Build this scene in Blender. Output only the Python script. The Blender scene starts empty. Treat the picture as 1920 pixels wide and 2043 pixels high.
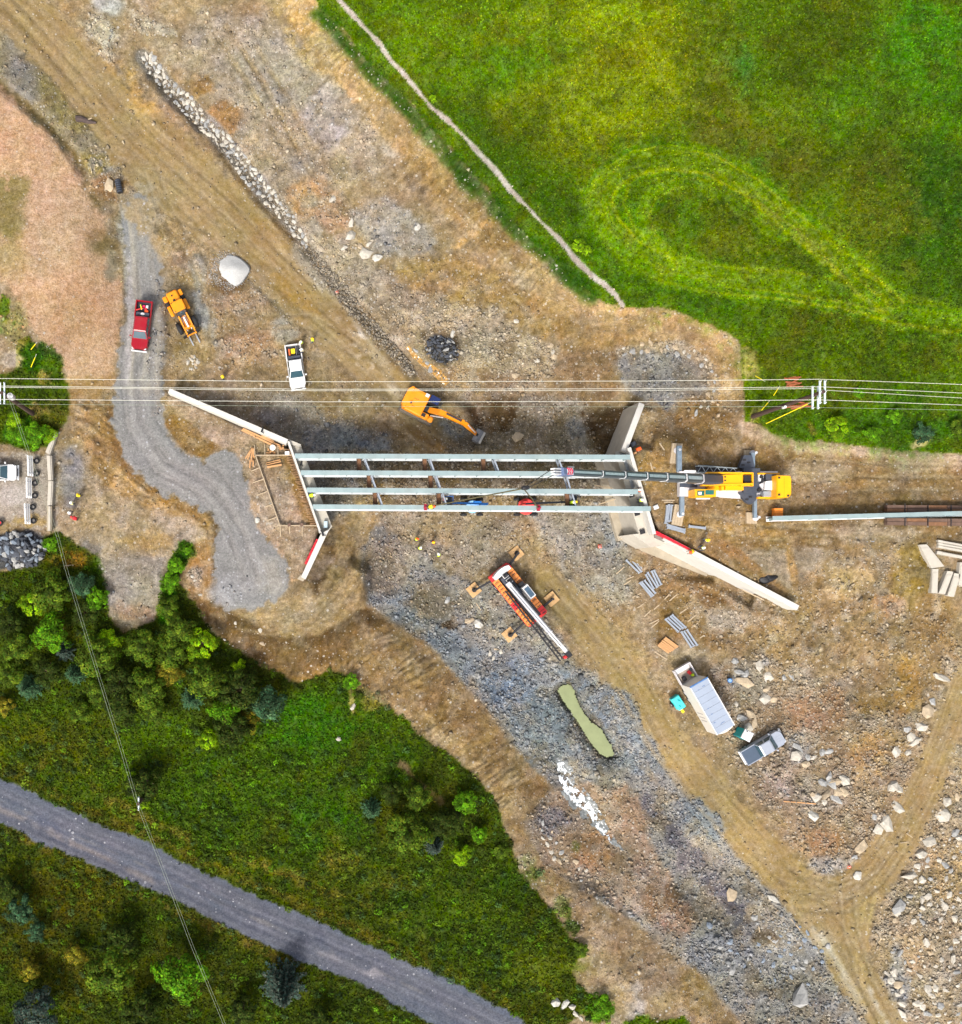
import bpy, bmesh, math, random
import numpy as np
from mathutils import Vector, Matrix
random.seed(7); rng = np.random.default_rng(11)
SC = bpy.context.scene
COL = SC.collection
# ---------------------------------------------------------------- camera
CAMH = 118.0; FPX = 1887.0; NU, NV = 565.0, 1160.0      # flying height (m), focal length and nadir in photo pixels
cam = bpy.data.cameras.new("camera"); camo = bpy.data.objects.new("camera", cam); COL.objects.link(camo)
camo.location = (0, 0, CAMH); cam.sensor_fit = 'HORIZONTAL'; cam.sensor_width = 36.0
cam.lens = 36.0 * FPX / 1920.0
cam.shift_x = (960 - NU) / 1920.0; cam.shift_y = (NV - 1021.5) / 1920.0
cam.clip_start = 1.0; cam.clip_end = 6000
SC.camera = camo
# ---------------------------------------------------------------- light
EL = math.radians(51); SHX, SHY = 0.41, 0.91              # direction shadows fall (x right, y up in the photo)
world = bpy.data.worlds.new("World"); SC.world = world; world.use_nodes = True
wn = world.node_tree.nodes; wl = world.node_tree.links
sky = wn.new("ShaderNodeTexSky"); sky.sky_type = 'NISHITA'; sky.sun_disc = False
sky.sun_elevation = EL; sky.sun_rotation = math.atan2(-SHX, -SHY); sky.air_density = 1.0; sky.dust_density = 6.0; sky.ozone_density = 0.7
bg = wn["Background"]; bg.inputs[1].default_value = 0.15
hz = wn.new("ShaderNodeHueSaturation"); hz.inputs["Saturation"].default_value = 0.5      # thin high haze greys the whole sky
wl.new(sky.outputs[0], hz.inputs["Color"]); wl.new(hz.outputs[0], bg.inputs[0])
sun = bpy.data.lights.new("sun", 'SUN'); suno = bpy.data.objects.new("sun", sun); COL.objects.link(suno)
sun.energy = 2.2; sun.angle = math.radians(9.0); sun.color = (1.0, 0.955, 0.88)
n_ = math.hypot(SHX, SHY)
suno.rotation_euler = Vector((SHX / n_ * math.cos(EL), SHY / n_ * math.cos(EL), -math.sin(EL))).to_track_quat('-Z', 'Y').to_euler()
SC.view_settings.view_transform = 'Standard'; SC.view_settings.look = 'None'; SC.view_settings.gamma = 1.0
SC.view_settings.use_curve_mapping = False; SC.view_settings.exposure = 0.56
SC.cycles.max_bounces = 4; SC.cycles.diffuse_bounces = 2; SC.cycles.glossy_bounces = 2
SC.cycles.transparent_max_bounces = 6; SC.cycles.caustics_reflective = False; SC.cycles.caustics_refractive = False
KEXP = 1.72                                              # light reaching a flat patch of ground: albedo = photo colour / KEXP

# ---------------------------------------------------------------- helpers
def W(u, v, z=0.0):
    k = (CAMH - z) / FPX
    return Vector(((u - NU) * k, -(v - NV) * k, z))
def lin(c):
    c = np.asarray(c, float) / 255.0
    return np.where(c <= 0.04045, c / 12.92, ((c + 0.055) / 1.055) ** 2.4)
def alb(c):
    return np.clip(lin(c) / KEXP / np.array((1.0, 1.04, 1.1)), 0.004, 0.85)
def tag(o, label=None, cat=None, group=None, kind=None):
    if label: o["label"] = label
    if cat: o["category"] = cat
    if group: o["group"] = group
    if kind: o["kind"] = kind
    return o
def empty(name, loc, rz=0.0, label=None, cat=None, group=None):
    o = bpy.data.objects.new(name, None); COL.objects.link(o); o.empty_display_size = 0.3
    o.location = loc; o.rotation_euler = (0, 0, rz)
    return tag(o, label, cat, group)
def head(u0, v0, u1, v1):
    return math.atan2(-(v1 - v0), u1 - u0)

class MB:
    """collects simple solids; build() links them as ONE mesh object"""
    def __init__(s): s.v = []; s.f = []
    def add(s, vs, fs):
        n = len(s.v); s.v += [tuple(p) for p in vs]; s.f += [tuple(i + n for i in f) for f in fs]; return s
    def box(s, c, d, rz=0.0, rx=0.0, ry=0.0, taper=1.0):
        M = Matrix.Translation(c) @ Matrix.Rotation(rz, 4, 'Z') @ Matrix.Rotation(ry, 4, 'Y') @ Matrix.Rotation(rx, 4, 'X')
        x, y, z = d[0] / 2, d[1] / 2, d[2] / 2
        P = [(-x, -y, -z), (x, -y, -z), (x, y, -z), (-x, y, -z), (-x * taper, -y * taper, z), (x * taper, -y * taper, z), (x * taper, y * taper, z), (-x * taper, y * taper, z)]
        return s.add([M @ Vector(p) for p in P], [(3, 2, 1, 0), (4, 5, 6, 7), (0, 1, 5, 4), (1, 2, 6, 5), (2, 3, 7, 6), (3, 0, 4, 7)])
    def bevbox(s, c, d, b, rz=0.0, ry=0.0):
        """box with chamfered top and vertical edges"""
        M = Matrix.Translation(c) @ Matrix.Rotation(rz, 4, 'Z') @ Matrix.Rotation(ry, 4, 'Y')
        x, y, z = d[0] / 2, d[1] / 2, d[2] / 2
        def ring(x, y, b, z): return [(-x + b, -y, z), (x - b, -y, z), (x, -y + b, z), (x, y - b, z), (x - b, y, z), (-x + b, y, z), (-x, y - b, z), (-x, -y + b, z)]
        R = [ring(x, y, b, -z), ring(x, y, b, z - b), ring(x - b, y - b, b, z)]
        P = [M @ Vector(p) for r in R for p in r]; F = [tuple(range(7, -1, -1)), tuple(range(16, 24))]
        for k in range(2):
            for i in range(8):
                j = (i + 1) % 8; F.append((k * 8 + i, k * 8 + j, k * 8 + 8 + j, k * 8 + 8 + i))
        return s.add(P, F)
    def prism(s, poly, z0, z1):
        """poly: list of (x,y) or of Vectors at z0; top at z1 (scalar or list)"""
        n = len(poly); a = sum(poly[i][0] * poly[(i + 1) % n][1] - poly[(i + 1) % n][0] * poly[i][1] for i in range(n))
        if a < 0: poly = poly[::-1]; z1 = z1[::-1] if isinstance(z1, list) else z1; z0 = z0[::-1] if isinstance(z0, list) else z0
        Z0 = z0 if isinstance(z0, list) else [z0] * n; Z1 = z1 if isinstance(z1, list) else [z1] * n
        P = [(p[0], p[1], Z0[i]) for i, p in enumerate(poly)] + [(p[0], p[1], Z1[i]) for i, p in enumerate(poly)]
        F = [tuple(range(n - 1, -1, -1)), tuple(range(n, 2 * n))] + [(i, (i + 1) % n, n + (i + 1) % n, n + i) for i in range(n)]
        return s.add(P, F)
    def loft(s, rings, cap=True):
        n = len(rings[0]); P = [p for r in rings for p in r]; F = []
        for k in range(len(rings) - 1):
            for i in range(n):
                j = (i + 1) % n; F.append((k * n + i, k * n + j, (k + 1) * n + j, (k + 1) * n + i))
        if cap: F += [tuple(range(n - 1, -1, -1)), tuple((len(rings) - 1) * n + i for i in range(n))]
        return s.add(P, F)
    def tube(s, pts, r, n=6):
        pts = [Vector(p) for p in pts]; R = []
        rr = r if isinstance(r, (list, tuple)) else [r] * len(pts)
        for i, p in enumerate(pts):
            d = (pts[min(i + 1, len(pts) - 1)] - pts[max(i - 1, 0)]).normalized()
            a = d.cross(Vector((0, 0, 1)))
            if a.length < 1e-3: a = d.cross(Vector((1, 0, 0)))
            a.normalize(); b = a.cross(d)
            R.append([p + (a * math.cos(2 * math.pi * k / n) + b * math.sin(2 * math.pi * k / n)) * rr[i] for k in range(n)])
        return s.loft(R)
    def bar(s, p0, p1, w, h):
        """rectangular bar from p0 to p1, width w across, height h"""
        p0, p1 = Vector(p0), Vector(p1); d = (p1 - p0).normalized(); a = d.cross(Vector((0, 0, 1)))
        if a.length < 1e-3: a = Vector((1, 0, 0))
        a.normalize(); b = a.cross(d)
        R = [[p + a * x * w / 2 + b * y * h / 2 for x, y in ((-1, -1), (1, -1), (1, 1), (-1, 1))] for p in (p0, p1)]
        return s.loft(R)
    def build(s, name, mat, parent=None, smooth=False, kind=None):
        me = bpy.data.meshes.new(name); me.from_pydata(s.v, [], s.f); me.update()
        bm = bmesh.new(); bm.from_mesh(me); bmesh.ops.recalc_face_normals(bm, faces=bm.faces); bm.to_mesh(me); bm.free()
        if mat is not None: me.materials.append(mat)
        if smooth:
            for p in me.polygons: p.use_smooth = True
        o = bpy.data.objects.new(name, me); COL.objects.link(o)
        if parent is not None: o.parent = parent
        if kind: o["kind"] = kind
        return o
def copy_tree(o, parent=None):
    c = o.copy(); COL.objects.link(c); c.parent = parent
    for ch in [x for x in bpy.data.objects if x.parent == o]: copy_tree(ch, c)
    return c

_M = {}
def mat(name, rgb, rough=0.6, metal=0.0, var=0.18, scale=3.0, dirt=0.0, bump=0.0, spec=0.5, stretch=None):
    """procedural paint/steel/wood: colour (photo sRGB of the albedo) with noise wear"""
    if name in _M: return _M[name]
    m = bpy.data.materials.new(name); m.use_nodes = True; n = m.node_tree.nodes; l = m.node_tree.links
    b = n["Principled BSDF"]; c = lin(rgb)
    tc = n.new("ShaderNodeTexCoord"); mp = n.new("ShaderNodeMapping"); l.new(tc.outputs["Object"], mp.inputs[0])
    if stretch: mp.inputs["Scale"].default_value = stretch
    nz = n.new("ShaderNodeTexNoise"); nz.inputs["Scale"].default_value = scale; nz.inputs["Detail"].default_value = 6; nz.inputs["Roughness"].default_value = 0.65
    l.new(mp.outputs[0], nz.inputs["Vector"])
    r = n.new("ShaderNodeValToRGB"); l.new(nz.outputs["Fac"], r.inputs[0])
    r.color_ramp.elements[0].position = 0.3; r.color_ramp.elements[1].position = 0.7
    r.color_ramp.elements[0].color = (*np.clip(c * (1 - var), 0, 1), 1); r.color_ramp.elements[1].color = (*np.clip(c * (1 + var), 0, 0.9), 1)
    out = r.outputs[0]
    if dirt > 0:
        n2 = n.new("ShaderNodeTexNoise"); n2.inputs["Scale"].default_value = scale * 0.4; n2.inputs["Detail"].default_value = 8; l.new(tc.outputs["Object"], n2.inputs["Vector"])
        r2 = n.new("ShaderNodeValToRGB"); l.new(n2.outputs["Fac"], r2.inputs[0]); r2.color_ramp.elements[0].position = 0.45; r2.color_ramp.elements[1].position = 0.8
        r2.color_ramp.elements[0].color = (0, 0, 0, 1); r2.color_ramp.elements[1].color = (dirt, dirt, dirt, 1)
        mx = n.new("ShaderNodeMix"); mx.data_type = 'RGBA'; l.new(r2.outputs[0], mx.inputs[0]); l.new(out, mx.inputs[6]); mx.inputs[7].default_value = (0.25, 0.18, 0.11, 1)
        out = mx.outputs[2]
    l.new(out, b.inputs["Base Color"]); b.inputs["Roughness"].default_value = rough; b.inputs["Metallic"].default_value = metal
    b.inputs["Specular IOR Level"].default_value = spec
    if bump > 0:
        bp = n.new("ShaderNodeBump"); bp.inputs["Strength"].default_value = bump; bp.inputs["Distance"].default_value = 0.05
        l.new(nz.outputs["Fac"], bp.inputs["Height"]); l.new(bp.outputs[0], b.inputs["Normal"])
    _M[name] = m; return m
# ================================================================ terrain fields (photo pixel grid, every node has a real height)
STEP = 3.0
uf = np.arange(-150, 2071, STEP); vf = np.arange(-150, 2191, STEP)
outer = np.array([250, 450, 800, 1500, 3000, 7000, 16000.])
UU = np.concatenate([-150 - outer[::-1], uf, uf[-1] + outer]); VV = np.concatenate([-150 - outer[::-1], vf, vf[-1] + outer])
NO = len(outer)
GU, GV = np.meshgrid(np.clip(UU, -160, 2080), np.clip(VV, -160, 2200))
H_, W_ = GU.shape
def vnoise(x, y, seed):
    xi = np.floor(x).astype(np.int64); yi = np.floor(y).astype(np.int64); xf = x - xi; yf = y - yi
    xf = xf * xf * (3 - 2 * xf); yf = yf * yf * (3 - 2 * yf)
    def h(a, b):
        n = (a * 374761393 + b * 668265263 + seed * 974634777) & 0x7fffffff
        n = ((n ^ (n >> 13)) * 1274126177) & 0x7fffffff
        return ((n ^ (n >> 16)) & 0xffff) / 32767.5 - 1.0
    return (h(xi, yi) * (1 - xf) + h(xi + 1, yi) * xf) * (1 - yf) + (h(xi, yi + 1) * (1 - xf) + h(xi + 1, yi + 1) * xf) * yf
def fbm(x, y, s, seed, o=3):
    r = 0; a = 1; t = 0
    for k in range(o):
        r = r + a * vnoise(x / s * 2 ** k + 17.3 * k, y / s * 2 ** k - 9.1 * k, seed + k); t += a; a *= 0.55
    return r / t
NZ = {s: fbm(GU, GV, s, 100 + i * 10) for i, s in enumerate((14, 40, 120, 6))}
NZ2 = {s: fbm(GU, GV, s, 300 + i * 10) for i, s in enumerate((14, 40, 120, 6))}
def sstep(x): x = np.clip(x, 0, 1); return x * x * (3 - 2 * x)
def bbox(pts, mg):
    a = np.array(pts, float); i0 = np.searchsorted(UU, a[:, 0].min() - mg); i1 = np.searchsorted(UU, a[:, 0].max() + mg)
    j0 = np.searchsorted(VV, a[:, 1].min() - mg); j1 = np.searchsorted(VV, a[:, 1].max() + mg)
    if a[:, 0].min() < -100: i0 = 0
    if a[:, 1].min() < -100: j0 = 0
    if a[:, 0].max() > 2020: i1 = W_
    if a[:, 1].max() > 2140: j1 = H_
    return slice(j0, max(j1, j0 + 1)), slice(i0, max(i1, i0 + 1))
def polysd(poly, sl):
    x = GU[sl]; y = GV[sl]; d = np.full(x.shape, 1e18); ins = np.zeros(x.shape, bool); n = len(poly)
    for i in range(n):
        (ax, ay), (bx, by) = poly[i], poly[(i + 1) % n]; ex, ey = bx - ax, by - ay; L = ex * ex + ey * ey + 1e-9
        t = np.clip(((x - ax) * ex + (y - ay) * ey) / L, 0, 1); d = np.minimum(d, (x - ax - t * ex) ** 2 + (y - ay - t * ey) ** 2)
        c = ((ay <= y) != (by <= y))
        with np.errstate(divide='ignore', invalid='ignore'): xx = ax + (y - ay) * ex / (ey if ey else 1e-9)
        ins ^= c & (x < xx)
    return np.where(ins, 1, -1) * np.sqrt(d)
def linest(pts, sl):
    """distance, signed side distance and length along a polyline"""
    x = GU[sl]; y = GV[sl]; D = np.full(x.shape, 1e18); S = np.zeros(x.shape); T = np.zeros(x.shape); acc = 0
    for i in range(len(pts) - 1):
        (ax, ay), (bx, by) = pts[i], pts[i + 1]; ex, ey = bx - ax, by - ay; L = math.hypot(ex, ey) + 1e-9
        t = np.clip(((x - ax) * ex + (y - ay) * ey) / (L * L), 0, 1); d = np.hypot(x - ax - t * ex, y - ay - t * ey)
        k = d < D; s = np.sign(ex * (y - ay) - ey * (x - ax)) * d
        D = np.where(k, d, D); S = np.where(k, s, S); T = np.where(k, acc + t * L, T); acc += L
    return D, S, T
C = np.ones((H_, W_, 3)) * np.array((172, 147, 112.))
F = {k: np.zeros((H_, W_)) for k in ('spk', 'st', 'gr', 'calm')}
F['spk'][:] = 0.35
Z = np.zeros((H_, W_)); ZONE = np.zeros((H_, W_), np.int8)
def _apply(sl, m, col, kw):
    if col is not None:
        C[sl] = C[sl] * (1 - m[..., None]) + np.array(col, float) * m[..., None]
    for k in F:
        if k in kw: F[k][sl] = F[k][sl] * (1 - m) + kw[k] * m
def P(poly, col, soft=8, amp=10, op=1.0, ns=40, mott=None, zone=None, **kw):
    sl = bbox(poly, soft + 2.2 * amp + 4); d = polysd(poly, sl) + amp * (1.3 * NZ[ns][sl] + 0.9 * NZ[14][sl] + .5 * NZ[6][sl])
    m = sstep(d / (1.7 * soft) + 0.5) * op
    if mott is not None: m = m * sstep((NZ2[mott[0]][sl] + mott[1]) * 2.2 + 0.5)
    _apply(sl, m, col, kw)
    if zone: ZONE[sl] = np.where(d > 0, zone, ZONE[sl])
def S(pts, w, col, soft=6, amp=6, op=1.0, ns=40, streak=None, mott=None, zone=None, **kw):
    """stroke of half width w; streak=(across px, along px, strength) breaks it into wheel tracks / rills"""
    ww = w if isinstance(w, (int, float)) else max(w)
    sl = bbox(pts, ww + soft + 2 * amp + 4); D, s, t = linest(pts, sl)
    if not isinstance(w, (int, float)):
        tt = np.linspace(0, 1, len(w)); w = np.interp(t / max(t.max(), 1), tt, w)
    d = w - D + amp * (1.2 * NZ[ns][sl] + 0.8 * NZ[14][sl] + .4 * NZ[6][sl]); m = sstep(d / (1.8 * soft) + 0.5) * op
    if streak:
        sn = fbm(s / streak[0] + .35 * NZ[40][sl], t / streak[1], 1.0, int(abs(pts[0][0] + w if isinstance(w, (int, float)) else pts[0][0])) + 5, 2); Z[sl] += .05 * sn * m; m = m * np.clip(0.42 + 1.35 * streak[2] * sn, 0, 1)
    if mott is not None: m = m * sstep((NZ2[mott[0]][sl] + mott[1]) * 2.2 + 0.5)
    _apply(sl, m, col, kw)
    if zone: ZONE[sl] = np.where(d > 0, zone, ZONE[sl])
def T(pts, gauge=27, w=3.0, a=(204,184,146), b=(132,108,72), op=.55):
    """one vehicle pass: two wheel marks, pale crushed centre and dark edges"""
    for sd in (-1, 1):
        q = []
        for i, (x, y) in enumerate(pts):
            x0, y0 = pts[max(i - 1, 0)]; x1, y1 = pts[min(i + 1, len(pts) - 1)]; L = math.hypot(x1 - x0, y1 - y0) + 1e-9; q.append((x - (y1 - y0) / L * sd * gauge / 2, y + (x1 - x0) / L * sd * gauge / 2))
        S(q, w + 3, b, soft=3, amp=2.5, op=op, mott=(40, .25)); S(q, w, a, soft=2.5, amp=1.5, op=op, mott=(40, .3))
        sl = bbox(q, 10); D, s_, t_ = linest(q, sl); Z[sl] -= .07 * sstep(1 - D / 7)
def ell(u, v, a, b, rot=0, n=14):
    c, s_ = math.cos(rot), math.sin(rot)
    return [(u + a * math.cos(t) * c - b * math.sin(t) * s_, v + a * math.cos(t) * s_ + b * math.sin(t) * c) for t in np.linspace(0, 2 * math.pi, n, endpoint=False)]
def B(u, v, a, b, col, rot=0, **kw): P(ell(u, v, a, b, rot), col, **kw)

# ---------------------------------------------------------------- heights
ctl = [(700,0,8.5),(900,100,9),(1200,100,9.5),(1600,100,9.5),(1950,100,9.5),(1950,500,9),(680,40,8),(850,225,8),(950,340,8),(1040,440,8),(1140,540,7.8),(1250,600,7.6),(1420,640,7.4),
(1500,720,7.2),(1500,830,6.8),(1640,870,6.8),(1800,885,6.8),(1600,600,8),(1800,700,8),(1800,400,9),(1300,400,8.7),(1950,880,6.8),
(600,100,5.3),(740,300,4),(820,390,3.2),(900,470,2.4),(1000,560,2.1),(1100,650,2),(1250,700,2),(1380,730,2.4),(1440,790,3.8),(500,0,6),(620,200,4.6),(500,200,5),(560,330,4.3),(660,430,3.2),(750,540,2.3),
(100,50,6),(200,180,5.6),(300,300,5.3),(400,420,4.6),(520,520,3.6),(640,620,2.4),(760,740,1.1),(860,860,0.4),(960,900,0.1),(1100,900,0.0),(1180,860,-0.2),(940,700,1.6),(1050,760,1),(1150,760,1.2),
(50,250,7.4),(100,500,7.4),(150,650,7),(-100,0,7),(-100,500,7.4),(400,560,4.8),(480,640,4),(400,650,5),(560,740,2.6),(480,760,4.0),(640,800,1.9),
(280,480,5.6),(280,700,6),(270,850,6),(350,950,6),(460,960,6),(450,1100,6),(520,1180,5.8),
(700,860,0.6),(680,950,0.4),(720,1020,0.5),(820,960,0.1),(960,980,0),(1080,1000,0),(1180,980,0),(1180,1080,0.3),(560,840,2.7),(420,790,4.5),(620,850,1.6),
(690,1130,2.4),(640,1190,4),(560,1245,3.8),(660,1240,3),(720,1170,1.4),(740,1080,0.6),(500,1310,1.6),(600,1372,.5),(430,1270,2.8),(700,1300,.8),
(560,1420,0.6),(300,1300,3.4),(100,1200,4.6),(250,1150,5.4),(60,980,6.2),(100,850,6.2),(250,1040,5.7),(160,900,5.6),(-100,950,6.2),(380,1120,4.6),
(100,1480,2.4),(0,1600,2.4),(300,1730,2),(640,1890,1.5),(950,2030,1),(300,1980,1.4),(-100,2000,1.6),(640,2100,1.2),(400,1550,1.4),(700,1650,1.0),(900,1850,1.0),
(850,1450,0.9),(700,1340,1.3),(780,1400,1.2),(900,1500,1.2),(1000,1620,1),(1150,1850,0.8),(1250,2000,.5),
(780,1180,0),(900,1250,-0.3),(1050,1370,-0.8),(1180,1480,-1.2),(1130,1580,-1.8),(1300,1600,-1.5),(1400,1750,-1.8),(1550,1950,-2),(1200,1700,-1.6),(1300,1850,-1),(950,1120,0.1),(1050,1080,0.1),
(1150,1200,0.4),(1300,1400,1),(1450,1620,1.2),(1600,1800,1.3),(1700,1950,1.2),(1750,2100,1.1),
(1400,1400,1.4),(1500,1430,1.6),(1700,1400,2.5),(1850,1400,3),(1800,1600,2.2),(1860,1850,2),(1600,1600,1.8),(1950,2000,2.4),(1700,1720,1.5),
(1330,900,6.3),(1500,950,6.3),(1700,960,6.4),(1900,960,6.5),(1700,1080,6.1),(1900,1100,6.1),(1500,1120,5.9),(1570,1180,5.0),(1400,1060,6.1),
(1400,1190,2.2),(1320,1150,1.1),(1500,1280,2.2),(1650,1250,3.4),(1800,1250,4.2),(1260,1120,.3),(1950,1300,4.2),
(1230,830,0),(1340,770,3.2),(1300,740,2.2),(1300,880,5.6),(1310,830,4.6),(1400,850,5.6)]
gu, gv = np.meshgrid(np.arange(-160, 2090, 12.), np.arange(-160, 2210, 12.))
num = np.zeros(gu.shape); den = np.zeros(gu.shape)
for (a, b, z) in ctl:
    w = 1.0 / (((gu - a) ** 2 + (gv - b) ** 2) + 700) ** 2.0; num += w * z; den += w
zc = num / den
def bil(A, x, y, x0, y0, st):
    fx = np.clip((x - x0) / st, 0, A.shape[1] - 1.001); fy = np.clip((y - y0) / st, 0, A.shape[0] - 1.001)
    i = fx.astype(int); j = fy.astype(int); fx = fx - i; fy = fy - j
    return (A[j, i] * (1 - fx) + A[j, i + 1] * fx) * (1 - fy) + (A[j + 1, i] * (1 - fx) + A[j + 1, i + 1] * fx) * fy
for _ in range(3):
    p = np.pad(zc, 1, mode='edge'); zc = (p[1:-1, 1:-1] * 2 + p[:-2, 1:-1] + p[2:, 1:-1] + p[1:-1, :-2] + p[1:-1, 2:]) / 6
Z[:] = bil(zc, GU, GV, -160, -160, 12.)
def level(poly, z, soft, op=1.0, amp=0):
    sl = bbox(poly, soft + amp + 2); d = polysd(poly, sl) + amp * NZ[40][sl]; m = sstep(d / soft + 0.5) * op
    Z[sl] = Z[sl] * (1 - m) + z * m
def hump(u, v, a, b, h, rot=0, flat=0.0):
    sl = bbox(ell(u, v, max(a, b), max(a, b)), 4); x = GU[sl] - u; y = GV[sl] - v; c, s_ = math.cos(rot), math.sin(rot)
    r = np.hypot((x * c + y * s_) / a, (-x * s_ + y * c) / b); r = r * (1 + 0.12 * NZ[40][sl]); Z[sl] += h * sstep((1 - r) / (1 - flat + 1e-6))
PIT = [(600,868),(640,905),(664,1052),(720,1030),(1200,1010),(1252,1075),(1262,1010),(1245,925),(1240,905),(1256,850),(1264,812),(1180,820),(900,880),(700,850)]
level(PIT, 0.8, 34)
# left fill behind the abutment and its wing walls
FILL = [(338,784),(572,890),(640,1062),(606,1158),(575,1195),(520,1215),(458,1216),(428,1178),(425,1089),(430,1055),(404,1014),(330,985),(262,935),(232,870),(224,830),(232,730),(240,640),(330,600),(325,770)]
level(FILL, 6.0, 22)
level([(345,790),(572,894),(636,1056),(604,1150),(560,1190),(430,1120),(340,950)], 6.0, 9)
# right approach pad behind its abutment
APR = [(1262,900),(1282,960),(1312,1066),(1400,1105),(1500,1160),(1600,1130),(1920,1090),(2200,1090),(2200,925),(1920,925),(1600,900),(1480,870),(1330,875),(1285,860)]
level(APR, 6.3, 26)
level([(1256,905),(1300,905),(1340,1070),(1312,1062)], 6.3, 8)
for q_, z_ in (([(1255,1088),(1325,1083),(1420,1129),(1440,1165),(1330,1150),(1258,1118)], 1.0), ([(1415,1128),(1510,1178),(1500,1215),(1425,1165)], 2.2), ([(1505,1176),(1590,1221),(1570,1240),(1500,1210)], 3.8)): level(q_, z_, 12)
level([(1270,812),(1320,820),(1300,895),(1258,885)], 4.6, 14)
level([(470,1228),(520,1240),(600,1226),(660,1180),(700,1120),(735,1140),(730,1200),(660,1262),(560,1280),(500,1262)], 3.9, 24, .9)
# channel strip where the stream runs, dark stone heap, gravel heap, pile, spoil mounds
hump(880,697,46,34,.7); hump(1320,765,100,80,1.3); hump(960,700,150,70,1.2,.2); hump(1830,1170,60,70,1.5); hump(1690,1200,90,60,0.8)
hump(45,1098,62,48,2.0); hump(1660,1420,110,90,0.7); hump(1860,1900,90,200,1.0)
for pts, w, dz in (([(285,110),(335,170),(400,240),(460,300),(530,385),(615,495)], 20, -0.7), ([(615,495),(700,600),(790,690),(870,750)], 16, -0.3), ([(0,165),(45,205),(90,240),(130,285),(165,340)], 14, -0.6),
                   ([(1120,1380),(1160,1440),(1215,1500)], 30, -0.7), ([(1110,1510),(1150,1600),(1220,1670),(1330,1740),(1480,1840),(1560,1950)], 40, -0.7), ([(1620,1830),(1760,1750),(1850,1580)], 22, -0.25)):
    sl = bbox(pts, w * 2); D, s, t = linest(pts, sl); Z[sl] += dz * sstep(1 - D / (w * 1.4))
level([(1111,1378),(1119,1367),(1134,1363),(1148,1380),(1156,1405),(1166,1425),(1196,1452),(1222,1488),(1228,1508),(1214,1512),(1198,1506),(1180,1486),(1156,1448),(1136,1416),(1120,1398)], -2.4, 18)
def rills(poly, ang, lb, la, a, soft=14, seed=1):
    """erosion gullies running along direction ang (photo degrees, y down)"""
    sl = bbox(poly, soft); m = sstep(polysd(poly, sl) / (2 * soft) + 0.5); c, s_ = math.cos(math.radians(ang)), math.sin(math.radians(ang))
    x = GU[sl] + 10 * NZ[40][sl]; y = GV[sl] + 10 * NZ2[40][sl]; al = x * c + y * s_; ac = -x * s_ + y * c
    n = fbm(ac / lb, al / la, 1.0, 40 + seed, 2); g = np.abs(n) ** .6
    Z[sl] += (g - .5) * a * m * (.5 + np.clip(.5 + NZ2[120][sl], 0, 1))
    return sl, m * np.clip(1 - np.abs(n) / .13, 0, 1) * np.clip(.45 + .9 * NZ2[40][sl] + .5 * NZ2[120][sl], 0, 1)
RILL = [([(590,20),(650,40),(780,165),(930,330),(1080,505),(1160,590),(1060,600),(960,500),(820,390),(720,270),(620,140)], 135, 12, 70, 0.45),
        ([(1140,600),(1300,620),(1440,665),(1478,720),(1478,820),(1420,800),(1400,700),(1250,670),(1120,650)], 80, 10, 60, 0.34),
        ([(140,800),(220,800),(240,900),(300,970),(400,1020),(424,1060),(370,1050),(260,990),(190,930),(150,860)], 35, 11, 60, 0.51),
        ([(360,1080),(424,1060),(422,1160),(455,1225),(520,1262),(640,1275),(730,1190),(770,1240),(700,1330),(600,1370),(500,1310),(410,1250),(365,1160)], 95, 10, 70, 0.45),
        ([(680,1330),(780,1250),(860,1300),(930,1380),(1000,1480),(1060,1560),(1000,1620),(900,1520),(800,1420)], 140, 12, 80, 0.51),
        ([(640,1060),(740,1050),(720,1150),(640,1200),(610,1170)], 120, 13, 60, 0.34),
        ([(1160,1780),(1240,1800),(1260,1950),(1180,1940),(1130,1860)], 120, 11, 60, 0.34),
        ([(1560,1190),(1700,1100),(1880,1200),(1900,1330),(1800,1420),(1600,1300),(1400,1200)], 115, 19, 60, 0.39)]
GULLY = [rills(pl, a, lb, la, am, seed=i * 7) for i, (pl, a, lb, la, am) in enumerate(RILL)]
ZB = Z.copy()
MEAD = [(627,-10),(640,20),(679,51),(714,99),(739,127),(777,161),(818,202),(845,236),(880,274),(924,319),(948,353),(979,384),(1003,418),(1030,445),(1058,480),(1085,500),(1126,538),(1140,558),(1174,579),(1202,603),(1250,613),
 (1314,616),(1366,627),(1417,647),(1458,668),(1472,682),(1479,705),(1482,753),(1485,798),(1489,839),(1520,849),(1540,863),(1588,877),(1640,880),(1708,887),(1777,897),(1862,901),(1920,903),(2600,910),(2600,-600),(560,-600),(600,-60)]
ROAD = [(-600,1255),(-150,1480),(0,1551),(86,1592),(154,1627),(240,1658),(308,1688),(360,1719),(411,1740),(497,1781),(640,1839),(708,1873),(760,1894),(804,1918),(880,1945),(948,1983),(1010,2014),(1051,2043),(1400,2240),(1150,2240),(863,2043),(794,2007),(726,1966),(640,1933),(600,1918),(514,1877),(411,1829),(325,1784),(240,1750),(154,1712),(86,1685),(0,1640),(-150,1570),(-600,1360)]
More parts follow.
